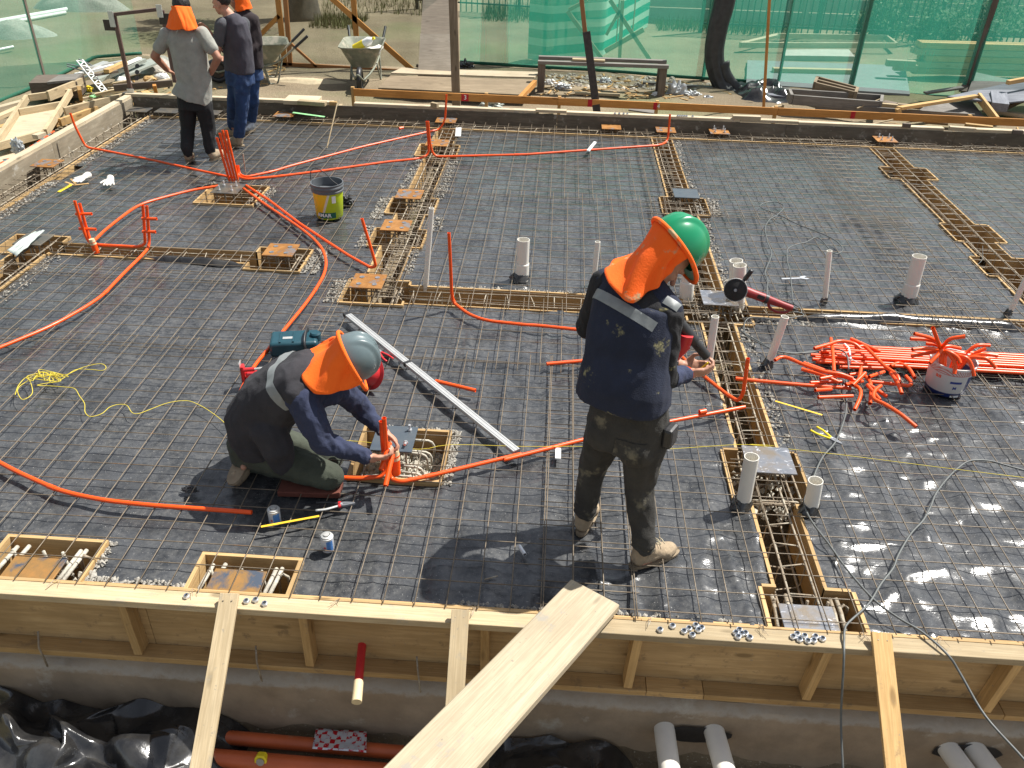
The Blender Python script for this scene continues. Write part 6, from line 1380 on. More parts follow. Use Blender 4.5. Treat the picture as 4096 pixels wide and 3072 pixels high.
near_cable('p 765,590,.0 770,500,.012 800,440,.012 960,290,.012 1060,130,.012 1160,0,.012 l 1200,1450 1300,1280 1400,1170 1460,1060 1500,960 1580,850 1680,750 1780,690 1930,690 2080,730 2300,790',
    [V(*T(2996, 2272, 762, 760), 2.64), V(*T(2996, 2272, 740, 1200), 2.55), V(*T(2996, 2272, 755, 1609), 2.4), V(*T(2996, 2272, 770, 1900), 2.3)], 'grey-black cable hanging straight down over the near formwork beside the row of eight nuts')
cable('h 345,1080 420,1110 400,1060 300,1020 180,990 145,960 150,850 130,780 180,640 150,540 130,430 165,360 235,315 280,250 200,215 100,235 110,270 240,320 400,400 560,460 700,530 755,600 700,635 650,600 590,530 540,500 460,540 380,560 310,600 310,700 330,780 350,980 360,1040', 'grey cable looping over the mesh behind the grinder')
gc = lambda s: [A(2750 + float(a) / 1.904, 1000 + float(b) / 1.904, .014) for a, b in (w.split(',') for w in s.split())]
tag(MB().tube(smooth_path(gc('800,470 860,478 880,500 760,520 640,528 560,515 480,515 440,545 430,610 460,660 560,715 640,752 700,772 800,788 900,780 1000,770'), 6), .0048, 7).build('power_cable', M['cable'], smooth=180), 'grey cable looped on the near side of the grinder', 'cable')
cable('h 960,85 1000,60 1150,50 1200,90 1180,125 1050,120 970,110 960,85 1010,70 1150,52 1500,90 2000,130 2400,160', 'thin grey cable with one loop near the far right trench', .003)
cable('h 1880,570 1870,690 1760,760 1650,810 1580,880 1580,930 1700,990 1790,995 1900,960 2030,970 2080,1010', 'thin wire curling between the leaning white pipes at the right', .0022)

# ------------------------------------------------------------------ people
def loft(mb, st, S, n=22, p=2.4):
    """closed body of super-ellipse rings; st = [(centre, half width along S, half depth across)]"""
    S = Vector(S).normalized(); C = [Vector(s[0]) for s in st]; base = len(mb.v)
    for i, (c, a, b) in enumerate(st):
        t = (C[min(i + 1, len(C) - 1)] - C[max(i - 1, 0)]).normalized(); u = (S - t * S.dot(t)).normalized(); w = t.cross(u)
        for k in range(n):
            an = 2 * math.pi * k / n; cx_ = math.copysign(abs(math.cos(an)) ** (2 / p), math.cos(an)); sy = math.copysign(abs(math.sin(an)) ** (2 / p), math.sin(an)); mb.v.append(C[i] + u * a * cx_ + w * b * sy)
    for i in range(len(st) - 1):
        for k in range(n): mb.f.append((base + i * n + k, base + i * n + (k + 1) % n, base + (i + 1) * n + (k + 1) % n, base + (i + 1) * n + k))
    mb.f.append(tuple(base + k for k in range(n))[::-1]); mb.f.append(tuple(base + (len(st) - 1) * n + k for k in range(n))); return mb
def chain(mb, pts, rs, n=12):
    for i in range(len(pts) - 1): mb.cap(pts[i], pts[i + 1], rs[i], rs[i + 1], n)
    return mb
def head(mb, c, F, U, s=1.0):
    F = Vector(F).normalized(); U = Vector(U).normalized(); Rt = F.cross(U); Mr = Matrix((F, Rt, U)).transposed(); c = Vector(c)
    def w(f, r, u): return c + (F * f + Rt * r + U * u) * s
    mb.ell(w(-.01, 0, .03), (.098 * s, .076 * s, .095 * s), Mr); mb.ell(w(.012, 0, -.035), (.078 * s, .062 * s, .082 * s), Mr); mb.ell(w(.045, 0, -.092), (.034 * s, .036 * s, .026 * s), Mr)
    mb.cap(w(.088, 0, .0), w(.112, 0, -.034), .009 * s, .014 * s, 8); mb.cap(w(.082, -.02, -.068), w(.082, .02, -.068), .010 * s, .010 * s, 8); mb.cap(w(.078, -.04, .016), w(.078, .04, .016), .012 * s, .012 * s, 8)
    for k in (-1, 1): mb.ell(w(-.008, k * .078, -.012), (.022 * s, .008 * s, .034 * s), Mr); mb.ell(w(.05, k * .04, -.03), (.028 * s, .022 * s, .028 * s), Mr)
    return w
def hand(mb, wr, d, pn, curl=.5, s=1.0, thumb=1, spread=.25):
    """wr wrist, d pointing to the fingers, pn the way the palm looks"""
    d = Vector(d).normalized(); pn = Vector(pn); pn = (pn - d * pn.dot(d)).normalized(); sd = d.cross(pn) * thumb; wr = Vector(wr)
    Mr = Matrix((d, sd, pn)).transposed(); mb.ell(wr + d * .05 * s, (.055 * s, .042 * s, .017 * s), Mr); mb.cap(wr - d * .03, wr + d * .02, .028 * s, .026 * s, 10)
    for i, (o, l) in enumerate(((.030, .072), (.010, .082), (-.011, .076), (-.030, .060))):
        p = wr + d * .088 * s + sd * o * s; dd = (d + sd * o * spread * 10).normalized(); q = p + (dd * math.cos(curl * .6) + pn * math.sin(curl * .6)) * l * .45 * s; r = q + (dd * math.cos(curl * 1.5) + pn * math.sin(curl * 1.5)) * l * .33 * s; t = r + (dd * math.cos(curl * 2.3) + pn * math.sin(curl * 2.3)) * l * .27 * s
        chain(mb, [p - dd * .02, q, r, t], [.0095 * s, .0088 * s, .0080 * s, .0070 * s], 8)
    p = wr + d * .028 * s + sd * .032 * s; q = p + (d * .6 + sd * .7 + pn * .35).normalized() * .040 * s; r = q + (d * .9 + sd * .15 + pn * .5 * curl + pn * .2).normalized() * .034 * s; chain(mb, [p, q, r], [.013 * s, .0105 * s, .0085 * s], 8)
    return mb
def boot(name, heel, toe, ank, parent, s=1.0, mat='leather', laces=True, flip=False):
    heel = Vector(heel); toe = Vector(toe); ank = Vector(ank); d = (toe - heel).normalized(); sd = d.cross(Vector((0, 0, 1))).normalized(); up = sd.cross(d).normalized() * (-1 if flip else 1); L = (toe - heel).length; mb = MB()
    chain(mb, [ank + up * (0 if flip else .04), ank, heel + d * .045 + up * .055], [.050 * s, .050 * s, .046 * s]); chain(mb, [heel + d * .045 + up * .045, heel + d * L * .55 + up * .050, heel + d * L * .78 + up * .038], [.042 * s, .044 * s, .040 * s]); mb.cap(heel + d * L * .72 + up * .034 + sd * .008, heel + d * (L - .045) + up * .034, .043 * s, .036 * s)
    mb.cap(ank, heel + d * L * .5 + up * .06, .044 * s, .040 * s)
    o = remesh(mb, name, M[mat], .0065, 2, parent, wrinkle=.0025, wf=26)
    so = MB(); n = 20; ring = []
    for k in range(n):
        a = 2 * math.pi * k / n; x = (L / 2 + .012) * math.copysign(abs(math.cos(a)) ** .75, math.cos(a)); y = (.046 if math.cos(a) > -.2 else .040) * s * math.copysign(abs(math.sin(a)) ** .8, math.sin(a)); ring.append((x, y))
    c = heel + d * L / 2
    for z in (-.004, .014): so.v += [c + d * x * (1 if z > 0 else .985) + sd * y * (1 if z > 0 else .95) + up * z for x, y in ring]
    so.f = [tuple(range(n))[::-1], tuple(range(n, 2 * n))] + [(i, (i + 1) % n, n + (i + 1) % n, n + i) for i in range(n)]; so.build('sole', M['sole'], o, 40)
    if laces:
        l = MB()
        for i in range(4): p = ank + (heel + d * L * .66 + up * .08 - ank) * (.35 + .18 * i) + up * .032; l.tube([p - sd * .026, p + up * .008, p + sd * .026], .0028, 5)
        for k in (-1, 1): p = ank + (heel + d * L * .66 + up * .08 - ank) * .5 + up * .04; l.tube(smooth_path([p, p + sd * .025 * k + up * .02, p + sd * .04 * k + d * .01, p + sd * .015 * k], 4), .0022, 5)
        l.build('laces', M['string_pale'], o, 180)
    return o
M['string_pale'] = simple('boot_lace', (.45, .40, .28), .9, 0, .1)
M['flap_band'] = simple('orange_band', (.80, .12, .01), .8, 0, .1, 20, .3)
def helmet(C0, F, U, mat, parent, a=.142, b=.118, h=.142, visor=.045, label=False):
    F = Vector(F).normalized(); U = Vector(U).normalized(); Rt = F.cross(U); C0 = Vector(C0)
    def shell(off, nu=110, nv=26):
        vs = []
        for j in range(nv + 1):
            t = (math.pi / 2) * (1 - j / nv)
            for k in range(nu):
                an = 2 * math.pi * k / nu; cf, sf = math.cos(an), math.sin(an); r = math.cos(t) ** .82; rid = 0
                for o, w_, amp in ((0, .26, .010), (.048, .016, .016), (-.048, .016, .016)):
                    x = sf * b * r; lo = abs(x - o) / (w_ if o else .017)
                    if lo < 1: rid = max(rid, amp * (1 - lo * lo) * min(1, math.sin(t) * 2.2) * (1 if cf > -.9 else .5))
                v = (F * cf * (a - off) * r + Rt * sf * (b - off) * r + U * ((h - off) * math.sin(t) + rid)); vs.append(C0 + v)
        return vs
    nu, nv = 110, 26; mb = MB(); o = shell(0); i_ = shell(.004); mb.v = o + i_; N = len(o)
    for j in range(nv):
        for k in range(nu):
            q = (j * nu + k, j * nu + (k + 1) % nu, (j + 1) * nu + (k + 1) % nu, (j + 1) * nu + k); mb.f.append(q); mb.f.append(tuple(N + x for x in q[::-1]))
    # brim
    base = len(mb.v)
    for ring, (e, z) in enumerate(((0, 0), (.012, -.004), (.013, -.009), (-.003, -.006))):
        for k in range(nu):
            an = 2 * math.pi * k / nu; cf = math.cos(an); ex = e + (visor * max(0, cf) ** 1.6 if ring in (1, 2) else 0); mb.v.append(C0 + F * cf * (a + ex) + Rt * math.sin(an) * (b + e) + U * (z - (.012 * max(0, cf) ** 2 if ring in (1, 2) else 0)))
    for r_ in range(3):
        for k in range(nu): mb.f.append((base + r_ * nu + k, base + r_ * nu + (k + 1) % nu, base + (r_ + 1) * nu + (k + 1) % nu, base + (r_ + 1) * nu + k))
    return mb.build('hard_hat', M[mat], parent, 50)
def flap(C0, F, U, parent, mids, ends, mat, a=.150, b=.125, folds=.008, seed=1, drop=.012, band=True):
    F = Vector(F).normalized(); U = Vector(U).normalized(); Rt = F.cross(U); C0 = Vector(C0) - U * drop; ph = [84, 106, 136, 180, 224, 254, 276]; n = len(ph)
    top = [C0 + F * math.cos(R_(p)) * a + Rt * math.sin(R_(p)) * b for p in ph]
    mid = [V(*m) if len(m) == 3 and not isinstance(m, Vector) else m for m in mids]; end = [V(*m) for m in ends]
    cols = [];
    T0 = smooth_path(top, 8); M0 = smooth_path(mid, 8); E0 = smooth_path(end, 8); mb = MB(); nr = 22; w = len(T0)
    for j in range(nr + 1):
        t = j / nr
        for i in range(w):
            A_, B_, C_ = T0[i], M0[i], E0[i]; Bc = B_ * 2 - (A_ + C_) * .5; p = A_ * (1 - t) ** 2 + Bc * 2 * t * (1 - t) + C_ * t * t
            nrm = (M0[min(i + 1, w - 1)] - M0[max(i - 1, 0)]).cross(E0[i] - T0[i]); nrm = nrm.normalized() if nrm.length > 1e-6 else Vector((0, 0, 1))
            if nrm.dot(p - C0) < 0: nrm = -nrm
            k = folds * (math.sin(i * .62 + seed + t * 2.0) * .6 + math.sin(i * 1.1 + seed * 3 + t) * .35 + math.sin(i * .27 + seed * 2 - t * 3) * .7) * min(1, t * 2.2) + folds * .8 * (float(vnoise(i * .22, t * 4, seed)) - .5); mb.v.append(p + nrm * k)
    for j in range(nr):
        for i in range(w - 1): mb.f.append((j * w + i, j * w + i + 1, (j + 1) * w + i + 1, (j + 1) * w + i))
    o = mb.build('neck_flap', M[mat], parent, 180); s = o.modifiers.new('s', 'SOLIDIFY'); s.thickness = .005; s.offset = 0
    if not band: return o
    R = [C0 + U * (drop - .004) + F * math.cos(2 * math.pi * k / 40) * (a + .008 + (.042 * max(0, math.cos(2 * math.pi * k / 40)) ** 1.6)) + Rt * math.sin(2 * math.pi * k / 40) * (b + .008) - U * .014 * max(0, math.cos(2 * math.pi * k / 40)) ** 2 for k in range(40)]
    MB().tube(R, .011, 8, closed=True).build('flap_band', M[mat], o, 180); return o
def cutpatch(src, planes, name, mat, parent, off=.003):
    """lift a band of a garment's surface (between planes) into a strip of its own, standing just proud of it"""
    bm = bmesh.new(); bm.from_mesh(src.data); base = src.matrix_world.copy(); loc = Vector(src.location); q = src.parent
    while q is not None: loc += Vector(q.location); q = q.parent
    for co, no in planes:
        g = list(bm.verts) + list(bm.edges) + list(bm.faces); bmesh.ops.bisect_plane(bm, geom=g, plane_co=Vector(co) - loc, plane_no=Vector(no), clear_outer=True)
    mb = MB(); bm.normal_update(); bm.verts.index_update(); mb.v = [v.co + loc + v.normal * off for v in bm.verts]; mb.f = [tuple(v.index for v in f.verts) for f in bm.faces]; bm.free()
    if not mb.f: return None
    o = mb.build(name, M[mat], parent, 180); return o

def standing_man():
    hipc = V(2512, 1700, 3.30); e = empty('person', (hipc.x, hipc.y, -.03), 'man standing back to us in green hard hat, orange neck flap and navy vest', 'person')
    S = Vector((.86, -.50, -.10)).normalized(); Fb = Vector((.50, .86, 0)).normalized()
    hipL = hipc - S * .10 - Vector((0, 0, .03)); hipR = hipc + S * .10 - Vector((0, 0, .03)); kneeL = V(2372, 1862, 3.42); kneeR = V(2560, 1925, 3.27); ankL = V(2332, 2082, 3.36); ankR = V(2552, 2195, 3.17)
    heelL = A(2318, 2142, -.022); toeL = heelL + Vector((.085, .255, 0)); heelR = A(2524, 2268, -.022); toeR = heelR + Vector((.245, .14, 0))
    ankL = Vector((heelL.x + .02, heelL.y + .05, .09)); ankR = Vector((heelR.x + .05, heelR.y + .025, .09))
    neck = V(2592, 1130, 3.47); shL = V(2418, 1135, 3.56); shR = V(2672, 1262, 3.36); elR = V(2655, 1515, 3.30); wrR = V(2752, 1495, 3.46); elL = V(2350, 1310, 3.64); wrL = V(2728, 1462, 3.74)
    F = Vector((.57, .07, -.81)); U = Vector((.74, .36, .565)); C0 = V(2700, 985, 3.55); hc = C0 - U.normalized() * .062 + F.normalized() * .022
    b = MB(); head(b, hc, F, U, 1.06); b.cap(neck, hc - F.normalized() * .04 - U.normalized() * .06, .058, .052); sp = [hipc, V(2505, 1560, 3.32), V(2512, 1440, 3.36), V(2535, 1300, 3.41), V(2560, 1200, 3.45), neck]
    loft(b, [(sp[0], .165, .11), (sp[1], .155, .10), (sp[2], .155, .105), (sp[3], .17, .11), (sp[4], .165, .09), (sp[5], .06, .055)], S)
    chain(b, [hipL, kneeL, ankL], [.085, .055, .040]); chain(b, [hipR, kneeR, ankR], [.085, .055, .040]); chain(b, [shR, elR, wrR], [.050, .040, .028]); chain(b, [shL, elL, wrL], [.050, .040, .028])
    chain(b, [ankL, heelL + Vector((.02, .06, .04)), toeL + Vector((-.02, -.05, .035))], [.038, .035, .03]); chain(b, [ankR, heelR + Vector((.05, .02, .04)), toeR + Vector((-.04, -.02, .035))], [.038, .035, .03])
    hand(b, wrR, Vector((.95, .10, .12)), Vector((-.15, .75, .6)), .95, 1.05, -1); hand(b, wrL, Vector((.93, -.25, .05)), Vector((.1, -.8, .45)), .9, 1.05, -1)
    remesh(b, 'body', M['skin'], .0065, 2, e)
    # jeans
    j = MB(); loft(j, [(hipc + Vector((0, 0, .17)), .178, .13), (hipc + Vector((0, 0, .10)), .185, .135), (hipc, .200, .145), (hipc - Vector((0, 0, .09)), .195, .15)], S)
    sideL = kneeL * .45 + hipL * .55; chain(j, [hipL - Vector((0, 0, .02)), kneeL, kneeL * .4 + ankL * .6, ankL + Vector((-.003, 0, .055))], [.108, .074, .066, .056]); chain(j, [hipR - Vector((0, 0, .02)), kneeR, kneeR * .4 + ankR * .6, ankR + Vector((0, 0, .055))], [.112, .078, .068, .058])
    j.ell(hipc + S * .09 - Fb * .06 - Vector((0, 0, .05)), (.095, .09, .10)); j.ell(hipc - S * .09 - Fb * .06 - Vector((0, 0, .05)), (.095, .09, .10))
    for an in (ankL, ankR): j.tube([an + Vector((math.cos(a) * .048, math.sin(a) * .048, .012 + .012 * math.sin(a * 2 + an.x))) for a in [2 * math.pi * k / 14 for k in range(14)]], .014, 7, closed=True); j.tube([an + Vector((math.cos(a) * .050, math.sin(a) * .050, .048 + .010 * math.sin(a * 2))) for a in [2 * math.pi * k / 14 for k in range(14)]], .013, 7, closed=True)
    js = remesh(j, 'jeans', M['jeans_b'], .0085, 3, e, wrinkle=.007, wf=11, seed=2)
    pk = hipc + S * .075 - Fb * .155 - Vector((0, 0, .045)); cutpatch(js, [(pk + S * .07, S), (pk - S * .07, -S), (pk + Vector((0, 0, .065)), (0, 0, 1)), (pk - Vector((0, 0, .085)), (0, 0, -1)), (pk + Fb * .08, Fb)], 'back_pocket', 'jeans_b', js, .004)
    boot('boot', heelL, toeL, ankL, e); boot('boot', heelR, toeR, ankR, e)
    # long sleeved shirt: right sleeve, left sleeve, collar part under the vest
    s = MB(); chain(s, [shR, shR * .5 + elR * .5, elR, wrR - (wrR - elR) * .12], [.072, .064, .056, .038]); chain(s, [shL, elL, wrL - (wrL - elL) * .1], [.070, .058, .038]); loft(s, [(sp[1], .17, .12), (sp[3], .19, .125), (sp[4], .185, .11), (neck - Vector((0, 0, .01)), .085, .075)], S)
    sh = remesh(s, 'shirt', M['blackc'], .0085, 3, e, wrinkle=.008, wf=15, seed=5)
    cutpatch(sh, [(elR + (wrR - elR) * .18, -(wrR - elR)), (wrR + (wrR - elR) * .1, (wrR - elR))], 'sleeve', 'navy2', sh, .0025)
    # stains of dried cement
    v = MB(); hem = V(2492, 1575, 3.31)
    loft(v, [(hem - Vector((0, 0, .02)), .225, .165), (hem + Vector((0, 0, .03)), .220, .16), (sp[2], .205, .15), (V(2530, 1320, 3.41), .208, .148), (V(2545, 1225, 3.45), .205, .135), (V(2560, 1175, 3.47), .175, .11), (neck - Vector((0, 0, .005)), .085, .08)], S, p=2.6)
    v.cap(shR + Vector((0, 0, .025)) + Fb * .01, neck, .062, .06); v.cap(shL + Vector((0, 0, .015)), neck, .060, .06); v.cap(shR - S * .05 + Vector((0, 0, -.03)), shL + S * .05 + Vector((0, 0, -.03)), .085, .085)
    vest = remesh(v, 'vest', M['vest'], .0085, 4, e, wrinkle=.006, wf=8, seed=9)
    # reflective strip across the back, from the left shoulder down to the right armhole
    a_ = V(2385, 1160, 3.40); c_ = V(2655, 1325, 3.22); d = (c_ - a_).normalized(); nz_ = d.cross(Vector((-.05, .85, -.5))).normalized(); m_ = V(2440, 1200, 3.3) * .5 + V(2600, 1275, 3.25) * .5
    cp = V(2490, 1225, 3.32); cutpatch(vest, [(cp + nz_ * .024, nz_), (cp - nz_ * .024, -nz_), (cp + d * .165, d), (cp - d * .175, -d), (sp[3] + Fb * .02, Fb)], 'reflective_strip', 'reflect', vest)
    q = V(2690, 1222, 3.36); cutpatch(vest, [(q + d * .035, d), (q - d * .035, -d), (q + nz_ * .02, nz_), (q - nz_ * .02, -nz_), (q - Vector((0, 0, .06)), (0, 0, -1))], 'reflective_strip', 'reflect', vest)
    helmet(C0, F, U, 'helmet_green', e)
    flap(C0, F, U, e, [(2700, 1062, 3.43), (2655, 1062, 3.40), (2590, 1058, 3.40), (2540, 1022, 3.52), (2548, 1000, 3.63), (2602, 985, 3.69), (2680, 1000, 3.69)],
         [(2664, 1104, 3.43), (2606, 1160, 3.36), (2522, 1212, 3.31), (2445, 1140, 3.40), (2428, 1058, 3.57), (2520, 1024, 3.68), (2620, 1060, 3.68)], 'flap_dirty', seed=2, folds=.013)
    # wristband and the marker held in the fingers
    w = wrR - (wrR - elR) * .04; wd = (wrR - elR).normalized(); MB().tube([w + frame(wd).col[1] * math.cos(a) * .033 + frame(wd).col[2] * math.sin(a) * .033 for a in [2 * math.pi * k / 16 for k in range(16)]], .004, 6, closed=True).build('wristband', M['orange'], e, 180)
    # dark pouch at the belt
    pb = hipc + S * .215 + Vector((0, 0, .05)); ob = MB().box(pb, (.05, .09, .11), Matrix.Rotation(R_(-30), 3, 'Z')).build('belt_pouch', M['black_rubber'], e); bb = ob.modifiers.new('b', 'BEVEL'); bb.width = .015; bb.segments = 2
    MB().tube([V(2801, 1478, 3.50), V(2832, 1452, 3.49)], .0055, 10).build('marker_tmp', M['yellow'], None, 60)
    mk = bpy.data.objects['marker_tmp']; mk.name = 'marker'; tag(mk, 'short yellow pencil stub held in the standing man\'s fingertips', 'pencil')
M['vest'] = simple('vest_navy', (.013, .018, .038), .9, 0, .25, 8, .6, 160, dirt=(.34, .31, .15), dscale=9, dcut=.62)
M['blackc'] = simple('black_shirt', (.018, .018, .020), .95, 0, .25, 8, .6, 160, dirt=(.38, .34, .15), dscale=9, dcut=.61)
standing_man()

def kneeling_man():
    S = Vector((.05, -.97, .12)).normalized(); hipc = V(1030, 1752, 3.80); e = empty('person', (hipc.x, hipc.y, -.03), 'man kneeling over a plate pit in grey hard hat, orange neck flap and charcoal vest', 'person')
    F = Vector((.35, .135, -.937)); U = Vector((.885, .281, .377)); C0 = V(1410, 1432, 3.72); hc = C0 - U.normalized() * .05
    neck = V(1300, 1502, 3.70); shR = V(1205, 1592, 3.56); shL = V(1372, 1560, 3.84); elR = V(1290, 1768, 3.50); wrR = V(1480, 1832, 3.60); elL = V(1452, 1640, 3.92); wrL = V(1530, 1722, 3.84)
    hipR = V(1040, 1810, 3.68); hipL = V(1060, 1745, 3.95); knR = V(1318, 1905, 3.60); knL = V(1330, 1850, 3.90); anR = V(985, 1850, 3.74); anL = V(1010, 1800, 3.98)
    sp = [hipc, V(1060, 1680, 3.78), V(1120, 1600, 3.76), V(1190, 1540, 3.73), V(1245, 1512, 3.71), neck]
    b = MB(); head(b, hc, F, U); b.cap(neck, hc - U.normalized() * .06, .058, .05); loft(b, [(sp[0], .16, .12), (sp[1], .15, .11), (sp[2], .155, .11), (sp[3], .165, .11), (sp[4], .15, .09), (neck, .06, .055)], S)
    chain(b, [hipR, knR, anR], [.08, .052, .04]); chain(b, [hipL, knL, anL], [.08, .052, .04]); chain(b, [shR, elR, wrR], [.05, .042, .028]); chain(b, [shL, elL, wrL], [.05, .042, .028])
    chain(b, [anR, A(975, 1868, .09)], [.034, .018]); chain(b, [anL, A(985, 1860, .06)], [.034, .022])
    hand(b, wrR, Vector((.97, .12, .02)), Vector((-.05, .6, .7)), .9, 1.0, -1); hand(b, wrL, Vector((.80, -.25, -.50)), Vector((-.3, -.5, -.6)), .75, 1.05, 1)
    remesh(b, 'body', M['skin'], .0065, 2, e)
    t = MB(); loft(t, [(hipc + Vector((.03, 0, .08)), .18, .14), (hipc, .19, .16), (hipc - Vector((.0, 0, .09)), .18, .16)], S); chain(t, [hipR, hipR * .4 + knR * .6, knR], [.105, .098, .080]); chain(t, [hipL, knL], [.105, .078])
    chain(t, [knR - Vector((0, 0, .02)), anR], [.066, .052]); chain(t, [knL - Vector((0, 0, .02)), anL], [.066, .052]); remesh(t, 'trousers', M['green_t'], .0085, 3, e, wrinkle=.006, wf=11, seed=3)
    for hl, to, an in ((V(985, 1812, 3.74), A(926, 1942, .0), anR), (V(990, 1785, 3.98), A(950, 1880, .0), anL)): boot('boot', hl, to + Vector((0, 0, .02)), an, e, laces=False, flip=True)
    s = MB(); chain(s, [shR, shR * .5 + elR * .5, elR, wrR - (wrR - elR) * .08], [.082, .078, .064, .040]); chain(s, [shL, elL, wrL - (wrL - elL) * .05], [.074, .060, .040]); s.cap(shR, shL, .07, .07); s.cap(shR, neck, .07, .06)
    remesh(s, 'shirt', M['navy2'], .0085, 3, e, wrinkle=.012, wf=15, seed=7)
    v = MB(); hemp = V(1010, 1770, 3.76)
    loft(v, [(V(1062, 1772, 3.76), .19, .13), (V(1046, 1725, 3.76), .21, .165), (V(1035, 1668, 3.76), .205, .175), (V(1085, 1605, 3.75), .20, .175), (V(1165, 1535, 3.73), .205, .15), (V(1225, 1505, 3.71), .185, .12), (neck - (neck - sp[4]) * .2, .10, .08)], S, p=2.5)
    v.cap(shR - Vector((.02, 0, -.02)), neck, .075, .06); v.cap(shL - Vector((.02, 0, -.01)), neck, .07, .06)
    chain(v, [V(1075, 1720, 3.60), V(1110, 1790, 3.58), V(1130, 1850, 3.60)], [.10, .09, .07]); v.cap(V(1000, 1690, 3.72), V(960, 1675, 3.80), .12, .07)
    vest = remesh(v, 'vest', M['vest2'], .0085, 4, e, wrinkle=.009, wf=8, seed=4)
    d = (sp[4] - sp[2]).normalized(); cp = V(1165, 1500, 3.72); cutpatch(vest, [(cp + d * .026, d), (cp - d * .026, -d), (sp[3] + Vector((0, 0, -.03)), (0.3, 0, -1))], 'reflective_strip', 'reflect', vest)
    helmet(C0, F, U, 'helmet_grey', e, a=.138, b=.114, h=.135, visor=.03)
    flap(C0, F, U, e, [(1447, 1518, 3.62), (1383, 1500, 3.58), (1322, 1462, 3.60), (1298, 1415, 3.72), (1308, 1378, 3.84), (1336, 1360, 3.90), (1350, 1352, 3.88)],
         [(1438, 1533, 3.62), (1338, 1573, 3.54), (1248, 1570, 3.52), (1210, 1492, 3.62), (1236, 1408, 3.84), (1275, 1372, 3.95), (1325, 1368, 3.92)], 'flap', seed=5, folds=.013)
    w = wrL; wd = (wrL - elL).normalized(); MB().tube([w + frame(wd).col[1] * math.cos(a) * .035 + frame(wd).col[2] * math.sin(a) * .035 for a in [2 * math.pi * k / 16 for k in range(16)]], .006, 6, closed=True).build('watch', M['bolt'], e, 180)
M['vest2'] = M['char']
kneeling_man()

def bg_man_a():
    Y = 9.2; v_ = lambda x, y, dy=0: V(x, y, Y + dy); S = Vector((1, .05, 0)); hipc = v_(776, 395); e = empty('person', (hipc.x, hipc.y, -.03), 'man in grey T-shirt and black trousers with an orange neck flap, hands on hips', 'person')
    neck = v_(737, 108); F = Vector((.15, .97, -.2)); U = Vector((0, .2, 1)); hc = v_(729, 30, .05)
    shL, shR = v_(668, 140), v_(808, 135); elL, elR = v_(618, 225, -.02), v_(872, 232, -.05); wrL, wrR = v_(668, 278, .12), v_(842, 292, .05)
    hp = [v_(746, 410), v_(814, 410)]; kn = [v_(752, 510, .03), v_(832, 505, .03)]; an = [v_(755, 612), v_(845, 606)]
    heel = [A(752, 650, -.02), A(842, 643, -.02)]; toe = [heel[0] + Vector((-.05, .24, 0)), heel[1] + Vector((.10, .22, 0))]; an = [h + Vector((0, .04, .10)) for h in heel]
    b = MB(); head(b, hc, F, U); b.cap(neck, hc - Vector((0, 0, .06)), .06, .055); loft(b, [(hipc, .16, .11), (v_(780, 330), .15, .10), (v_(755, 220), .165, .11), (v_(742, 150), .17, .10), (neck, .07, .06)], S)
    for i in (0, 1): chain(b, [hp[i], kn[i], an[i], heel[i] + Vector((0, .1, .04))], [.085, .055, .04, .035])
    chain(b, [shL, elL, wrL], [.052, .044, .032]); chain(b, [shR, elR, wrR], [.052, .044, .032]); hand(b, wrL, Vector((.55, .5, -.6)), Vector((.5, .3, .5)), .6); hand(b, wrR, Vector((-.6, .1, -.5)), Vector((-.5, .4, .2)), .6, 1, -1)
    remesh(b, 'body', M['skin2'], .010, 2, e)
    h = MB(); Mr = Matrix((F.normalized(), F.cross(U).normalized(), U.normalized())).transposed(); h.ell(hc + Vector((0, -.012, .035)), (.102, .086, .105), Mr); remesh(h, 'hair', M['hair'], .01, 1, e, wrinkle=.004, wf=40)
    t = MB(); loft(t, [(hipc + Vector((0, 0, .05)), .172, .12), (hipc, .18, .13), (hipc - Vector((0, 0, .1)), .178, .135)], S)
    for i in (0, 1): chain(t, [hp[i] - Vector((0, 0, .03)), kn[i], an[i] + Vector((0, 0, .05))], [.100, .082, .064]); t.cap(an[i] + Vector((0, 0, .0)), an[i] + Vector((0, 0, .06)), .055, .06)
    remesh(t, 'trousers', M['blackc2'], .011, 3, e, wrinkle=.010, wf=9, seed=3)
    s = MB(); loft(s, [(v_(768, 390), .208, .175), (v_(778, 330), .180, .135), (v_(760, 230), .185, .13), (v_(745, 160), .195, .12), (v_(738, 125), .14, .09), (neck, .075, .07)], S); chain(s, [shL, shL * .42 + elL * .58], [.078, .070]); chain(s, [shR, shR * .42 + elR * .58], [.078, .070])
    remesh(s, 't_shirt', M['tee'], .011, 3, e, wrinkle=.010, wf=6, seed=8)
    for i in (0, 1): boot('shoe', heel[i], toe[i], an[i], e, laces=False)
    flap(hc + Vector((0, -.01, .01)), F, U, e, [(775, 70, 9.24), (770, 78, 9.16), (752, 82, 9.08), (728, 80, 9.05), (698, 82, 9.08), (682, 76, 9.16), (678, 70, 9.24)],
         [(790, 108, 9.30), (788, 114, 9.16), (762, 123, 9.04), (728, 116, 9.01), (694, 121, 9.04), (666, 110, 9.16), (664, 104, 9.30)], 'flap', a=.112, b=.094, folds=.014, seed=4, drop=0, band=False)
M['blackc2'] = simple('black_trousers', (.012, .012, .013), .9, 0, .3, 8, .6, 120)
bg_man_a()
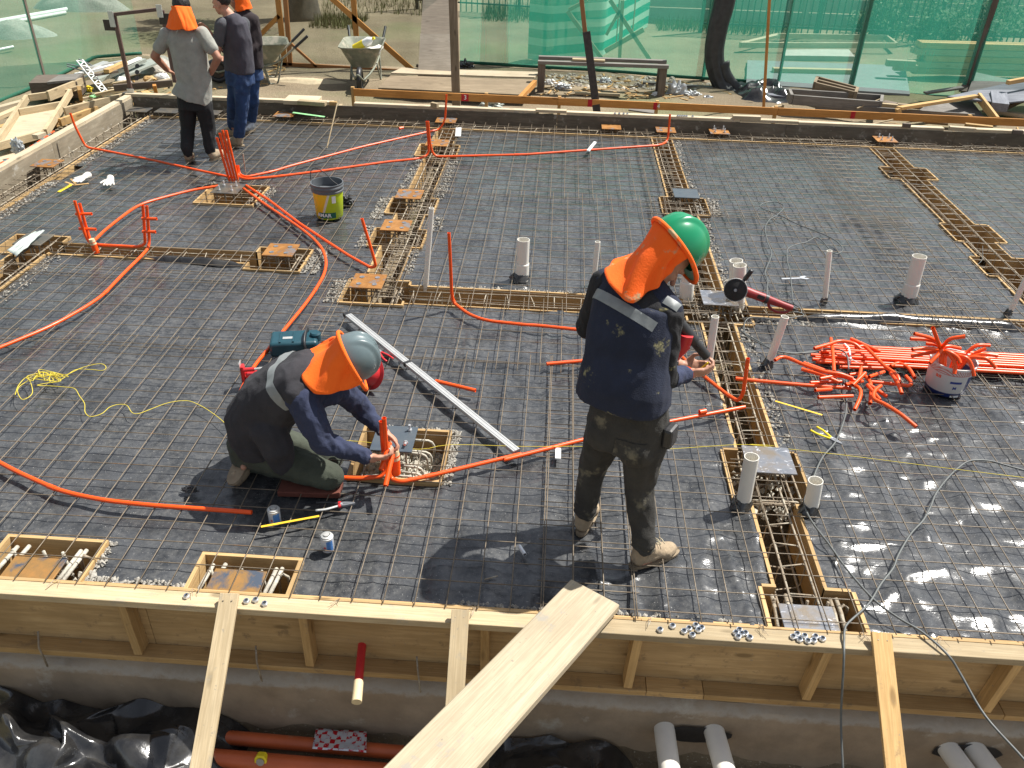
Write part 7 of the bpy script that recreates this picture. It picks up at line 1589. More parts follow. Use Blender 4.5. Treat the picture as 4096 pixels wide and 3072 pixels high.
def bg_man_b():
    Y = 9.75; v_ = lambda x, y, dy=0: V(x, y, Y + dy); S = Vector((.85, -.5, 0)).normalized(); Fb = Vector((-.5, -.85, 0)); hipc = v_(958, 300); e = empty('person', (hipc.x, hipc.y, -.03), 'man in dark grey vest and blue jeans beside the man in the grey T-shirt', 'person')
    neck = v_(915, 58); F = Vector((-.95, .2, -.2)); U = Vector((-.15, 0, 1)); hc = v_(885, 10)
    shL, shR = v_(888, 100, -.08), v_(972, 95, .1); elL, wrL = v_(868, 205, -.12), v_(838, 132, -.05); elR, wrR = v_(985, 190, .15), v_(930, 230, .1)
    heel = [A(975, 585, -.02), A(948, 548, -.02)]; toe = [heel[0] + Vector((-.27, -.02, 0)), heel[1] + Vector((-.26, .03, 0))]; an = [h + Vector((-.04, 0, .10)) for h in heel]; hp = [v_(965, 315, -.06), v_(948, 310, .06)]; kn = [v_(968, 430, -.05), v_(935, 420, .05)]
    b = MB(); head(b, hc, F, U); b.cap(neck, hc - Vector((0, 0, .05)), .06, .055); loft(b, [(hipc, .15, .11), (v_(955, 240), .14, .1), (v_(940, 150), .16, .11), (v_(928, 90), .16, .1), (neck, .06, .06)], S)
    for i in (0, 1): chain(b, [hp[i], kn[i], an[i], heel[i] + Vector((-.1, 0, .04))], [.085, .055, .04, .035])
    chain(b, [shL, elL, wrL], [.052, .044, .032]); chain(b, [shR, elR, wrR], [.05, .042, .03]); hand(b, wrL, Vector((-.55, 0, .75)), Vector((-.3, -.4, 0)), .7); hand(b, wrR, Vector((-.8, 0, -.2)), Vector((0, -.4, .5)), .6)
    remesh(b, 'body', M['skin'], .010, 2, e)
    h = MB(); Mr = Matrix((F.normalized(), F.cross(U).normalized(), U.normalized())).transposed(); h.ell(hc + Vector((.022, 0, .04)), (.092, .085, .088), Mr); remesh(h, 'hair', M['hair'], .01, 1, e, wrinkle=.004, wf=40)
    t = MB(); loft(t, [(hipc + Vector((0, 0, .10)), .16, .13), (hipc, .17, .14), (hipc - Vector((0, 0, .1)), .165, .14)], S)
    for i in (0, 1): chain(t, [hp[i], kn[i], an[i] + Vector((0, 0, .03))], [.105, .075, .060])
    remesh(t, 'jeans', M['jeans'], .011, 3, e, wrinkle=.012, wf=9, seed=5)
    s = MB(); chain(s, [shL, shL * .4 + elL * .6], [.080, .070]); chain(s, [shR, elR], [.075, .062]); s.cap(shL, shR, .07, .07); remesh(s, 't_shirt', M['grey_cloth'], .011, 3, e, wrinkle=.008, wf=9, seed=8)
    v = MB(); loft(v, [(v_(958, 285), .175, .145), (v_(955, 230), .17, .14), (v_(945, 150), .178, .135), (v_(932, 95), .172, .12), (v_(922, 72), .12, .09), (neck, .07, .07)], S); remesh(v, 'vest', M['vest3'], .011, 3, e, wrinkle=.008, wf=7, seed=2)
    for i in (0, 1): boot('shoe', heel[i], toe[i], an[i], e, laces=False)
M['vest3'] = simple('grey_vest', (.055, .052, .066), .95, 0, .2, 9, .5, 120)
bg_man_b()
def bg_man_c():
    Y = 10.25; v_ = lambda x, y, dy=0: V(x, y, Y + dy); S = Vector((.9, .4, 0)).normalized(); hipc = v_(995, 290); e = empty('person', (hipc.x, hipc.y, -.03), 'man in a dark brown top mostly hidden behind the man in the grey vest', 'person')
    neck = v_(962, 40); F = Vector((-.9, -.3, -.2)); U = Vector((-.1, 0, 1)); hc = v_(948, -12); shL, shR = v_(935, 80), v_(1010, 80); elR, wrR = v_(1028, 175, .0), v_(990, 210, -.15); elL, wrL = v_(925, 170), v_(900, 200, -.15)
    heel = [A(1018, 520, -.02), A(985, 515, -.02)]; toe = [heel[0] + Vector((-.12, -.20, 0)), heel[1] + Vector((-.2, -.1, 0))]; an = [h + Vector((-.02, 0, .10)) for h in heel]; hp = [v_(1005, 310), v_(985, 310)]; kn = [v_(1012, 400), v_(985, 400)]
    b = MB(); head(b, hc, F, U); b.cap(neck, hc - Vector((0, 0, .05)), .06, .055); loft(b, [(hipc, .15, .11), (v_(990, 200), .15, .1), (v_(975, 90), .16, .11), (neck, .06, .06)], S)
    for i in (0, 1): chain(b, [hp[i], kn[i], an[i], heel[i] + Vector((-.06, -.06, .04))], [.08, .055, .04, .035])
    chain(b, [shR, elR, wrR], [.05, .04, .03]); chain(b, [shL, elL, wrL], [.05, .04, .03]); hand(b, wrR, Vector((-.7, -.4, .1)), Vector((0, 0, 1)), .6); hand(b, wrL, Vector((-.7, -.4, .1)), Vector((0, 0, 1)), .6); remesh(b, 'body', M['skin2'], .011, 2, e)
    s = MB(); loft(s, [(v_(995, 270), .17, .14), (v_(988, 190), .175, .14), (v_(976, 95), .18, .13), (v_(968, 60), .13, .1), (neck, .075, .07)], S); chain(s, [shR, elR, wrR], [.078, .068, .045]); chain(s, [shL, elL, wrL], [.078, .068, .045]); remesh(s, 'sweater', M['maroon'], .012, 3, e, wrinkle=.008, wf=8)
    t = MB(); loft(t, [(hipc + Vector((0, 0, .08)), .155, .13), (hipc - Vector((0, 0, .08)), .165, .14)], S)
    for i in (0, 1): chain(t, [hp[i], kn[i], an[i] + Vector((0, 0, .03))], [.10, .072, .058])
    remesh(t, 'jeans', M['jeans'], .012, 3, e, wrinkle=.010, wf=9, seed=6)
    for i in (0, 1): boot('shoe', heel[i], toe[i], an[i], e, laces=False, mat='steel_grey')
    h = MB(); h.ell(hc + Vector((0, 0, .035)), (.105, .092, .10)); remesh(h, 'cap', M['char'], .01, 1, e); f = MB(); loft(f, [(hc + Vector((.03, .02, .0)), .09, .09), (neck + Vector((.03, .02, -.0)), .10, .11)], S); remesh(f, 'neck_flap', M['flap'], .01, 1, e, wrinkle=.01, wf=12)
bg_man_c()

# ------------------------------------------------------------------ clutter outside the left form
GL = 'loose timbers beside the left formwork'
def ladder_panel(c, label, zt=.03, ply=True, dep=.09, mat='pine', cross=(.0, .34, 1.0), grp=None, name='form_tray'):
    """an open form panel: two long rails, cross pieces and a plywood skin; c = near-left, near-right, far-right, far-left"""
    nl, nr, fr, fl = [Vector(q) for q in c]; ctr = (nl + nr + fr + fl) / 4; e = empty(name, (ctr.x, ctr.y, ctr.z - dep), label, 'form panel', grp)
    up = (nr - nl).cross(fl - nl).normalized(); up = up if up.z > 0 else -up
    board('side_rail', nl, fl, .045, dep, M[mat], parent=e, up=up); board('side_rail', nr, fr, .045, dep, M[mat], parent=e, up=up)
    for f in cross: p = fl + (nl - fl) * f; q = fr + (nr - fr) * f; d = (q - p).normalized(); board('cross_piece', p + d * .024, q - d * .024, .042, dep * .98, M[mat], parent=e, up=up)
    if ply:
        o = -up * (dep * .42); a = fl + (nl - fl) * (cross[1] if len(cross) > 1 else 0); b = fr + (nr - fr) * (cross[1] if len(cross) > 1 else 0); sheet('plywood', nl + o, nr + o, b + o, a + o, 'pine_pale', None, None, .012, .002, 4, 4, 1, 2, parent=e, smooth=30)
    return e
ladder_panel([A(-25, 590, .05), A(182, 532, .05), A(283, 368, .02), A(108, 392, .02)], 'pale open form panel like a ladder, lying beside the left formwork')
B('timber', (192, 385), (330, 330), .035, .13, 'pine', 'board standing on edge behind the ladder-like form panel', 'timber', .06, .06, group=GL)
B('timber', (316, 352), (326, 412), .05, .06, 'pine_yellow', 'short yellow stake just right of the ladder-like form panel', 'timber', .10, -.2, group=GL)
B('timber', (258, 446), (520, 382), .05, .10, 'pine', 'long pale timber running back beside the left formwork, nearest its far corner', 'timber', .06, .10, group=GL)
B('timber', (240, 490), (450, 416), .045, .09, 'pine_yellow', 'yellower timber just outside the left formwork', 'timber', -.02, .02, group=GL)
B('timber', (-30, 480), (78, 432), .09, .05, 'pine', 'timber crossing behind the ladder-like panel at the left edge', 'timber', .0, group=GL)
B('timber', (-30, 520), (150, 470), .09, .05, 'pine_yellow', 'timber under the ladder-like panel at the left edge', 'timber', -.08, group=GL)
B('timber', (455, 352), (690, 332), .045, .09, 'dark_wood', 'dark rail on a stake behind the far left corner of the formwork', 'timber', .05, group=GL)
B('timber', (617, 340), (630, 398), .05, .045, 'rail', 'orange-brown stake behind the far left corner of the formwork', 'timber', .08, -.15, group=GL)
B('timber_block', (578, 374), (606, 392), .10, .08, 'pine_yellow', 'square block on the ground behind the far left corner', 'timber offcut', .0, group=GL)
B('timber_block', (496, 385), (530, 380), .09, .09, 'ply_grey', 'grey block at the foot of the metal frame', 'timber offcut', .12, group=GL)
B('timber_block', (140, 548), (175, 535), .08, .05, 'pine_pale', 'small pale block at the near end of the ladder-like panel', 'timber offcut', .1, group=GL)
sheet('plywood_sheet', A(-60, 690, -.05), A(120, 620, -.05), A(200, 545, -.08), A(-20, 610, -.08), 'pine_pale', 'pale plywood sheet lying outside the left formwork at the left edge', 'plywood sheet', .015, .006, 6, 5, 4, 2, smooth=30)
sheet('plywood_sheet', A(-60, 620, -.12), A(60, 575, -.12), A(20, 545, -.12), A(-80, 570, -.12), 'ply', 'yellow plywood scrap under the near end of the ladder-like panel', 'plywood sheet', .015, .006, 6, 5, 6, 2, smooth=30)
e = empty('striped_cord', A(100, 590, .16), 'orange and grey striped tape stretched along the left formwork', 'tape'); a_, b_ = A(-20, 662, .16), A(216, 524, .17)
for i in range(16): q = a_ + (b_ - a_) * (i / 16) + Vector((0, 0, -.02 * math.sin(math.pi * i / 16))); r = a_ + (b_ - a_) * ((i + 1) / 16) + Vector((0, 0, -.02 * math.sin(math.pi * (i + 1) / 16))); MB().bar(q, r, .02, .006).build('stripe', M['orange' if i % 2 else 'steel_grey'], e)
crumple('plastic_bag', A(70, 590, .06), (.07, .05, .10), 4.2, 'grey-white crumpled plastic bag on the ladder-like panel', 'plastic bag', 'clearplastic', .35)

def metal_frame():
    Y = 11.25; e = empty('guard_rail', V(527, 375, Y), 'thin metal guard frame clamped to the far left corner of the formwork', 'metal frame'); v_ = lambda x, y: V(x, y, Y)
    board('post', v_(527, 378), v_(455, 55), .05, .03, M['bracket_brown'], parent=e, up=(0, 1, 0)); board('rail', v_(454, 58), v_(645, 36), .04, .045, M['bracket_brown'], parent=e, up=(0, 1, 0)); board('post', v_(648, 40), v_(700, 330), .05, .03, M['bracket_brown'], parent=e, up=(0, 1, 0))
    for a, w, h, m in (((451, 75), .07, .19, 'alu'), ((642, 43), .07, .15, 'alu'), ((437, 100), .13, .13, 'dark_metal'), ((660, 75), .14, .13, 'dark_metal'), ((528, 372), .09, .12, 'alu')): MB().box(v_(*a) + Vector((0, -.03 if m == 'alu' else -.01, 0)), (w, .012, h)).build('bracket', M[m], e)
M['bracket_brown'] = simple('painted_steel_brown', (.12, .07, .06), .5, .2, .2, 20, .1)
metal_frame()

def scrap(name, a, b, w, t, mat, label, cat='scrap', z=-.05, z2=None): return B(name, a, b, w, t, mat, label, cat, z, z2, group='metal and timber scrap heaped by the left netting', bev=0)
scrap('metal_profile', (331, 290), (424, 250), .10, .04, 'alu', 'bright metal profile in the middle of the scrap heap', z=.10, z2=.15)
scrap('metal_profile', (386, 322), (573, 240), .12, .05, 'alu_green', 'long greenish-grey profile at the right of the scrap heap', z=.0, z2=.08)
scrap('metal_sheet', (452, 312), (618, 245), .26, .03, 'alu_green', 'wide greenish-grey panel reaching the right end of the scrap heap', z=-.05, z2=.02)
scrap('metal_profile', (300, 300), (455, 262), .07, .04, 'white', 'white profile lying on the scrap heap', z=.08, z2=.14)
scrap('metal_profile', (295, 322), (400, 300), .09, .05, 'white', 'white profile low at the front of the scrap heap', z=-.02, z2=.02)
scrap('metal_profile', (345, 276), (500, 246), .05, .05, 'alu', 'thin bright profile at the back of the scrap heap', z=.15, z2=.12)
scrap('timber', (425, 285), (500, 250), .08, .05, 'pine_yellow', 'yellow timber lying on the scrap heap', 'timber', .16, .14)
scrap('timber', (400, 345), (520, 325), .06, .04, 'pine', 'pale lath in front of the scrap heap', 'timber', -.1, -.06)
scrap('timber', (430, 356), (600, 338), .05, .03, 'pine_pale', 'long pale lath in front of the scrap heap', 'timber', -.12, -.08)
scrap('timber', (440, 372), (560, 345), .07, .03, 'pine', 'broken lath nearest the metal frame', 'timber', -.14, -.1)
scrap('metal_rod', (268, 256), (352, 272), .015, .015, 'steel_grey', 'upper bent rod sticking out left of the scrap heap', z=.2, z2=.2)
scrap('metal_rod', (268, 264), (345, 288), .015, .015, 'steel_grey', 'lower rod sticking out left of the scrap heap', z=.2, z2=.12)
scrap('metal_rod', (315, 236), (380, 268), .015, .015, 'steel_grey', 'rod leaning over the top of the scrap heap', z=.25, z2=.15)
o = MB().box(A(235, 345, .0) , (.62, .5, .22), Matrix.Rotation(R_(16), 3, 'Z')).build('crate', M['dark_wood']); tag(o, 'dark low crate with a grey lid left of the scrap heap', 'crate')
sheet('lid_board', A(187, 328, .14), A(300, 318, .14), A(330, 292, .14), A(235, 300, .14), 'ply_grey', 'grey board covering the dark crate by the left netting', 'board', .03, .004, 4, 4, 3, 2, smooth=30)
for a, b, w, t, m, lb, z, z2 in (((205, 372), (330, 345), .07, .035, 'pine', 'pale lath crossing just behind the ladder-like panel', .02, .06), ((380, 378), (500, 352), .06, .03, 'pine', 'pale lath between the scrap heap and the long timber', -.08, -.02),
        ((330, 395), (450, 372), .05, .03, 'pine_pale', 'short pale lath nearest the green plastic strip', -.12, -.1), ((560, 352), (610, 318), .06, .04, 'pine', 'pale stub of timber right of the perforated plate', -.1, 0), ((600, 335), (680, 318), .07, .03, 'pine_pale', 'pale lath in the rubble by the man in grey', -.1, -.08),
        ((-40, 440), (110, 400), .10, .03, 'pine_pale', 'wide pale board behind the top of the ladder-like panel', -.02, .0), ((-40, 545), (60, 500), .12, .03, 'pine', 'wide board under the left edge of the ladder-like panel', -.1, -.06), ((200, 500), (300, 462), .05, .05, 'ply', 'short yellow block timber beside the ladder-like panel', -.12, -.1),
        ((470, 270), (560, 232), .06, .03, 'white', 'thin white profile at the back of the scrap heap', .1, .12), ((380, 300), (470, 285), .05, .03, 'dark_wood', 'dark lath in the middle of the scrap heap', .12, .12)):
    B('lath', a, b, w, t, m, lb, 'timber', z, z2, group=GL, bev=0)
def truss():
    a = A(318, 240, .28); b = A(418, 366, -.08); e = empty('lattice_truss', (a + b) / 2, 'white perforated lattice strip leaning on the scrap heap', 'lattice strip'); d = (b - a).normalized(); s = frame(d).col[1]
    for k in (-1, 1): MB().tube([a + s * k * .045, b + s * k * .045], .009, 6).build('chord', M['white'], e)
    for i in range(14): p = a + (b - a) * (i / 14); q = a + (b - a) * ((i + 1) / 14); k = 1 if i % 2 else -1; MB().tube([p + s * k * .045, q - s * k * .045], .007, 5).build('lattice_bar', M['white'], e)
truss()
for i, (x, y, s, lb, m) in enumerate(((493, 328, .13, 'white broken block behind the metal frame', 'white'), (648, 312, .12, 'white chunk of polystyrene left of the man in the grey T-shirt', 'white'), (598, 318, .10, 'yellowish round lump in the rubble left of the man in the grey T-shirt', 'pine_yellow'), (640, 292, .09, 'brown lump of rubble by the left netting', 'stone'), (590, 345, .07, 'small stone behind the far left corner', 'stone'))): crumple('rubble_block', A(x, y, -.10), (s, s * .7, s * .6), 2 + i * 2.7, lb, 'rubble', m, .25, None, .5, 1.4, 10)
def perforated():
    p = A(556, 322, -.08); e = empty('perforated_plate', p, 'white perforated plate standing in the rubble right of the metal frame', 'plate'); M0 = Matrix.Translation(p + Vector((0, 0, .12))) @ Matrix.Rotation(R_(60), 4, 'X'); MB().box((0, 0, 0), (.14, .30, .012)).build('plate', M['white'], e).matrix_local = Matrix.Translation((0, 0, .12)) @ Matrix.Rotation(R_(60), 4, 'X')
    for k in (-1, 0, 1): MB().lathe([(.001, 0), (.035, 0), (.035, .004), (.001, .004)], 14, M0 @ Matrix.Translation((0, k * .09, .006))).build('hole', M['black_rubber'], e)
perforated()
B('strip', (364, 388), (406, 376), .07, .02, 'green_strip', 'green plastic strip lying before the scrap heap', 'strip', -.1, bev=0)
crumple('debris_tape', A(352, 354, -.10), (.06, .04, .04), 7.7, 'yellow and black scrap lying before the scrap heap', 'scrap', 'yellow', .4)
def mound(name, c, rx, ry, h, label, mat, cat='gravel', seed=1, kind='stuff'):
    mb = MB(); n = 30
    for j in range(n + 1):
        for i in range(n + 1):
            u = i / n * 2 - 1; w = j / n * 2 - 1; r = min(1, math.hypot(u, w)); mb.v.append(Vector((c[0] + u * rx, c[1] + w * ry, c[2] + h * (1 - r * r) * (.7 + .6 * float(fbm(u * 4 + seed, w * 4, seed))) - .06 * r)))
    for j in range(n):
        for i in range(n): a = j * (n + 1) + i; mb.f.append((a, a + 1, a + n + 2, a + n + 1))
    return tag(mb.build(name, M[mat], smooth=60), label, cat, None, kind)
mound('gravel_heap', A(640, 285, -.2), .45, .6, .22, 'little heap of grey gravel by the left netting corner', 'gravel_c', seed=4)
mound('sand_strip', A(1230, 335, -.2), 1.3, .28, .10, 'low ridge of pale sand in front of the wheelbarrows', 'sand', 'sand', 7)

# ------------------------------------------------------------------ clutter outside the far form, right half
GR = 'timber and panels heaped behind the far formwork at the right'
def RB(name, a, b, w, t, mat, label, cat='timber', z=-.05, z2=None, up=(0, 0, 1)): return B(name, a, b, w, t, mat, label, cat, z, z2, up=up, group=GR)
RB('timber', (3262, 432), (3893, 476), .03, .14, 'ply_grey', 'long weathered board on edge right behind the orange-brown rail', z=.0, z2=-.0)
ladder_panel([A(3165, 398, .10), A(3520, 425, .08), A(3525, 398, .08), A(3155, 374, .10)], 'weathered form panel lying behind the rail, right of the orange-brown pole', dep=.14, mat='ply_grey', cross=(0, 1.0), ply=True, grp=GR)
RB('timber', (3085, 440), (3130, 432), .05, .09, 'pine', 'small pale stub of timber left of the weathered form panel', z=-.05)
RB('timber', (3100, 448), (3280, 462), .09, .06, 'pine_yellow', 'yellow timber low between the rail and the weathered form panel', z=-.12)
RB('lath', (3428, 434), (3524, 396), .02, .02, 'pine', 'thin lath leaning on the end of the weathered form panel', z=.05, z2=.14)
RB('lath', (3480, 499), (3572, 478), .02, .015, 'pine', 'thin lath lying between the rail and the far form', z=.12, z2=.16)
ladder_panel([A(3255, 352, .1), A(3418, 392, .1), A(3425, 372, .1), A(3265, 328, .1)], 'brown open-topped box form at the foot of the green netting', dep=.18, mat='ply_brown', cross=(0, .5, 1.0), ply=False, grp=GR, name='box_form')
RB('timber_block', (3530, 420), (3580, 430), .14, .12, 'dark_wood', 'dark stub where the two form panels meet', z=-.02)
RB('timber_block', (3545, 432), (3600, 440), .10, .10, 'pine', 'pale block under the yellow-edged panel', z=-.08)
ladder_panel([A(3600, 470, .0), A(3985, 480, .0), A(3912, 384, .16), A(3590, 434, .12)], 'big yellow-edged form panel tilted up at the far right', dep=.10, mat='pine_yellow', cross=(0, 1.0), ply=False, grp=GR)
sheet('plywood_sheet', A(3640, 462, -.06), A(3940, 472, -.06), A(3885, 400, .04), A(3700, 425, .04), 'ply_grey', 'grey plywood skin inside the big tilted panel', 'plywood sheet', .015, .004, 6, 5, 7, 2, smooth=30)
sheet('plywood_sheet', A(3790, 385, .12), A(4000, 410, .16), A(4200, 395, .2), A(4180, 300, .3), 'ply_blue', 'blue-grey plywood sheet sloping up to the right edge', 'plywood sheet', .02, .008, 8, 6, 8, 2, smooth=30)
RB('timber', (4005, 410), (4180, 385), .05, .10, 'pine', 'pale timber edge under the blue-grey sheet at the right edge', z=.05, z2=.08)
sheet('plywood_sheet', A(3835, 362, .0), A(3872, 366, .0), V(3915, 300, 14.5), V(3872, 293, 14.5), 'dark_wood', 'left of two dark sheets standing behind the heap at the right', 'plywood sheet', .02, .003, 4, 4, 2, 2, smooth=30)
sheet('plywood_sheet', A(3870, 370, .0), A(4040, 350, .1), V(4040, 318, 14.2), V(3902, 288, 14.4), 'ply_grey', 'right of two dark sheets standing behind the heap at the right', 'plywood sheet', .02, .003, 4, 4, 3, 2, smooth=30)
RB('timber_block', (3990, 382), (3998, 430), .22, .12, 'ply_blue', 'blue-grey stained corner of the big tilted panel', z=.15, z2=.10)
RB('timber', (4000, 445), (4096, 400), .07, .05, 'ply_brown', 'brown timber crossing the dark gap at the right edge', z=-.1, z2=.1)
RB('timber_block', (4025, 455), (4062, 470), .08, .05, 'pine', 'pale offcut low in the gap at the right edge', z=-.1)
RB('timber_block', (3860, 500), (3970, 512), .07, .05, 'pine_yellow', 'yellow offcut between rail and form at the right edge', z=.05)
RB('timber', (3700, 488), (3790, 495), .08, .03, 'ply_brown', 'brown offcut behind the tall-bolted plate', z=.0)
RB('timber', (2572, 330), (2850, 352), .12, .04, 'ply_grey', 'grey board lying along the foot of the green netting behind the trestle', z=-.15)
RB('timber', (2990, 352), (3160, 362), .16, .06, 'ply_grey', 'pale grey board at the foot of the netting right of the orange-brown pole', z=-.05)
RB('timber', (3000, 378), (3150, 392), .14, .07, 'ply_blue', 'blue-grey board lying behind the orange-brown pole', z=-.08)
RB('timber', (2010, 432), (2225, 438), .16, .02, 'ply_brown', 'brown board lying between the far form and the rail', z=-.1)
RB('timber', (2520, 436), (2620, 450), .16, .02, 'ply_grey', 'grey board between the far form and the rail, near the number four', z=-.1)
RB('timber', (2080, 395), (2140, 330), .06, .08, 'rail', 'yellow edge of timber at the end of the flat plywood', z=.0)
for a, b, w, t, m, lb, z, z2 in (((3560, 415), (3760, 440), .10, .04, 'ply_brown', 'brown board under the tilted yellow-edged panel', -.08, -.06), ((3930, 440), (4150, 470), .08, .05, 'pine_pale', 'pale timber low at the right edge behind the rail', -.05, -.05),
        ((3700, 372), (3850, 350), .10, .03, 'ply_grey', 'grey board behind the tilted panel at the foot of the netting', .0, .08), ((3430, 410), (3590, 425), .07, .05, 'pine', 'pale timber joining the two form panels', .02, .02), ((4030, 330), (4200, 300), .06, .06, 'pine_yellow', 'yellow block on top of the blue-grey sheet', .34, .4),
        ((2640, 415), (2780, 425), .12, .02, 'ply_brown', 'brown board behind the rail near the black sheeting', -.12, -.12), ((2300, 372), (2480, 380), .09, .03, 'pine', 'pale board lying under the trestle', -.14, -.14), ((2900, 430), (3040, 440), .08, .03, 'ply_grey', 'grey lath behind the rail left of the orange-brown pole', -.1, -.1)):
    RB('timber', a, b, w, t, m, lb, z=z, z2=z2)
for i, (x, y, s, lb, m) in enumerate(((2706, 378, .16, 'tall crumpled grey plastic bag right of the trestle', 'clearplastic'), (2772, 385, .13, 'crumpled grey plastic bag between the tall bag and the black sheeting', 'clearplastic'), (2418, 330, .12, 'crumpled clear bag behind the dark steel channel', 'clearplastic'), (2830, 400, .10, 'shiny crumpled plastic near the foot of the black roll', 'clearplastic'),
        (2200, 333, .10, 'white rubbish bag on the gravel inside the trestle', 'white'), (1965, 428, .17, 'grey-green cloth lying behind the far form', 'alu_green'), (1862, 268, .16, 'black rubbish bag at the end of the green netting', 'film'), (2625, 380, .07, 'white scrap under the right end of the trestle', 'white'), (2250, 350, .12, 'blue-grey plastic scrap behind the rail', 'clearplastic'), (2550, 345, .08, 'round pale stone behind the trestle', 'stone'))):
    crumple('crumpled_bag' if m in ('clearplastic', 'film') else 'scrap', A(x, y, -.16), (s, s * .6, s * (1.1 if i == 0 else .6)), 3 + i * 1.9, lb, 'plastic bag' if m in ('clearplastic', 'film') else 'scrap', m, .4)
rnd = random.Random(12)
mb = MB()
def stones(mb, x0, x1, y0, y1, n, s0, s1, z):
    for _ in range(n):
        c = Vector((rnd.uniform(x0, x1), rnd.uniform(y0, y1), z)); s = rnd.uniform(s0, s1); r = Matrix.Rotation(rnd.uniform(0, 6), 3, 'Z') @ Matrix.Rotation(rnd.uniform(0, 1), 3, 'X'); k = len(mb.v); mb.ell(c, (s, s * rnd.uniform(.6, .9), s * rnd.uniform(.4, .7)), r, 7, 5)
        for i in range(k, len(mb.v)): mb.v[i] += Vector((rnd.uniform(-1, 1), rnd.uniform(-1, 1), rnd.uniform(-1, 1))) * s * .14
stones(mb, -2.7, -.9, 11.35, 11.8, 60, .05, .11, -.15); stones(mb, 0, 3.0, 11.35, 11.8, 40, .03, .07, -.17); stones(mb, -.2, 1.9, 14.0, 14.9, 220, .02, .07, -.17); stones(mb, -6.9, -5.9, 10.6, 12.2, 60, .02, .05, -.17); stones(mb, 1.7, 3.2, 13.2, 14.8, 60, .02, .06, -.17)
tag(mb.build('rubble', M['stone']), 'loose stones and rubble scattered on the ground behind the far formwork', 'rubble', None, 'stuff')
mb = MB()
for (x0, x1, y0, y1, n) in ((-6.9, -5.95, 9.5, 12.6, 90), (-6.8, -4.6, 12.0, 14.6, 110), (-.3, 2.2, 13.4, 14.8, 110), (2.4, 7.5, 12.2, 14.3, 130), (-2.6, 6, 11.4, 11.8, 60)):
    for _ in range(n): a = rnd.uniform(0, 3.14); l = rnd.uniform(.03, .14); c = Vector((rnd.uniform(x0, x1), rnd.uniform(y0, y1), -.165 + rnd.uniform(0, .03))); d = Vector((math.cos(a), math.sin(a), rnd.uniform(-.15, .15))); mb.bar(c - d * l, c + d * l, rnd.uniform(.01, .035), rnd.uniform(.006, .015))
tag(mb.build('wood_chips', M['pine_yellow']), 'wood chips and splinters scattered on the ground around the formwork', 'wood chips', None, 'stuff')

# ------------------------------------------------------------------ beyond the nettings
def leaf_cloud(mb, c, r, n, s, seed=1):
    q = random.Random(seed); cl = [(Vector((q.gauss(0, .45), q.gauss(0, .45), q.gauss(0, .4))), q.uniform(.2, .5)) for _ in range(18)]
    for _ in range(n):
        k, w = q.choice(cl); d = Vector((q.gauss(0, 1), q.gauss(0, 1), q.gauss(0, 1))).normalized() * w * q.random() ** .4; p = k + d; p = Vector((c[0] + p.x * r[0], c[1] + p.y * r[1], c[2] + p.z * r[2])); u = Vector((q.uniform(-1, 1), q.uniform(-1, 1), q.uniform(-1, 1))).normalized(); v_ = u.orthogonal().normalized(); l = s * q.uniform(.6, 1.4)
        mb.add([p - u * l, p + v_ * l * .45, p + u * l, p - v_ * l * .45], [(0, 1, 2, 3)])
M['leaf'] = simple('leaves', (.045, .085, .022), .7, 0, .45, 3, 0); M['bark'] = simple('bark', (.10, .085, .065), .95, 0, .3, 6, 1, 30); M['dry_grass'] = simple('dry_grass', (.12, .13, .045), .9, 0, .4, 4, 0)
def tree():
    b = A(1215, 88, -.2); e = empty('tree', b, 'thick dark tree trunk beyond the brown netting, left of the slanting strut', 'tree'); mb = MB()
    mb.tube([b + Vector((0, 0, -.1)), b + Vector((0, 0, .15)), b + Vector((.03, 0, .6)), b + Vector((-.1, 0, 1.6)), b + Vector((-.35, .1, 2.6))], [.46, .34, .29, .26, .20], 14); mb.tube([b + Vector((-.1, 0, 1.5)), b + Vector((.4, .1, 2.3)), b + Vector((.8, .1, 3.0))], [.18, .13, .07], 10)
    for i, p in enumerate(mb.v): mb.v[i] = p + Vector((.04 * math.sin(p.z * 5 + i), .04 * math.cos(i * 1.7), 0))
    mb.build('trunk', M['bark'], e, 180); c = MB(); leaf_cloud(c, b + Vector((-.1, .1, 3.6)), (1.5, 1.4, .9), 5200, .07, 4); c.build('crown', M['leaf'], e)
tree()
for i, (x, y, r, h, lb) in enumerate(((3540, 150, .8, .75, 'green bush beyond the netting, left of the third fence post'), (3900, 185, 1.5, .8, 'broad green bush beyond the netting near the right edge'), (3720, 160, .5, .4, 'low green bush beyond the netting between the larger two'))):
    b = A(x, y, -.15); e = empty('bush', b, lb, 'bush', 'bushes beyond the green netting'); c = MB(); leaf_cloud(c, b + Vector((0, 0, h * .55)), (r, r * .6, h * .8), 2600, .05, 10 + i); c.build('foliage', M['leaf'], e)
    s = MB()
    for k in range(7): a = k * .9; s.tube([b, b + Vector((math.cos(a) * r * .4, math.sin(a) * r * .3, h * .8))], [.02, .006], 5)
    s.build('stems', M['bark'], e)
mb = MB(); q = random.Random(5)
def grass(x0, x1, y0, y1, n, h):
    for _ in range(n):
        p = Vector((q.uniform(x0, x1), q.uniform(y0, y1), -.16)); a = q.uniform(0, 6.28); d = Vector((math.cos(a), math.sin(a), 0)); hh = h * q.uniform(.4, 1.2); mb.add([p - d * .01, p + d * .01, p + Vector((d.y, -d.x, 0)) * hh * q.uniform(-.4, .4) + Vector((0, 0, hh))], [(0, 1, 2)])
grass(-5.2, -4.2, 18.0, 19.4, 900, .22); grass(-1.8, .3, 19.6, 21.5, 1200, .25); grass(-5.6, -2.6, 20, 23, 800, .2); grass(2, 5, 19.2, 20, 900, .25)
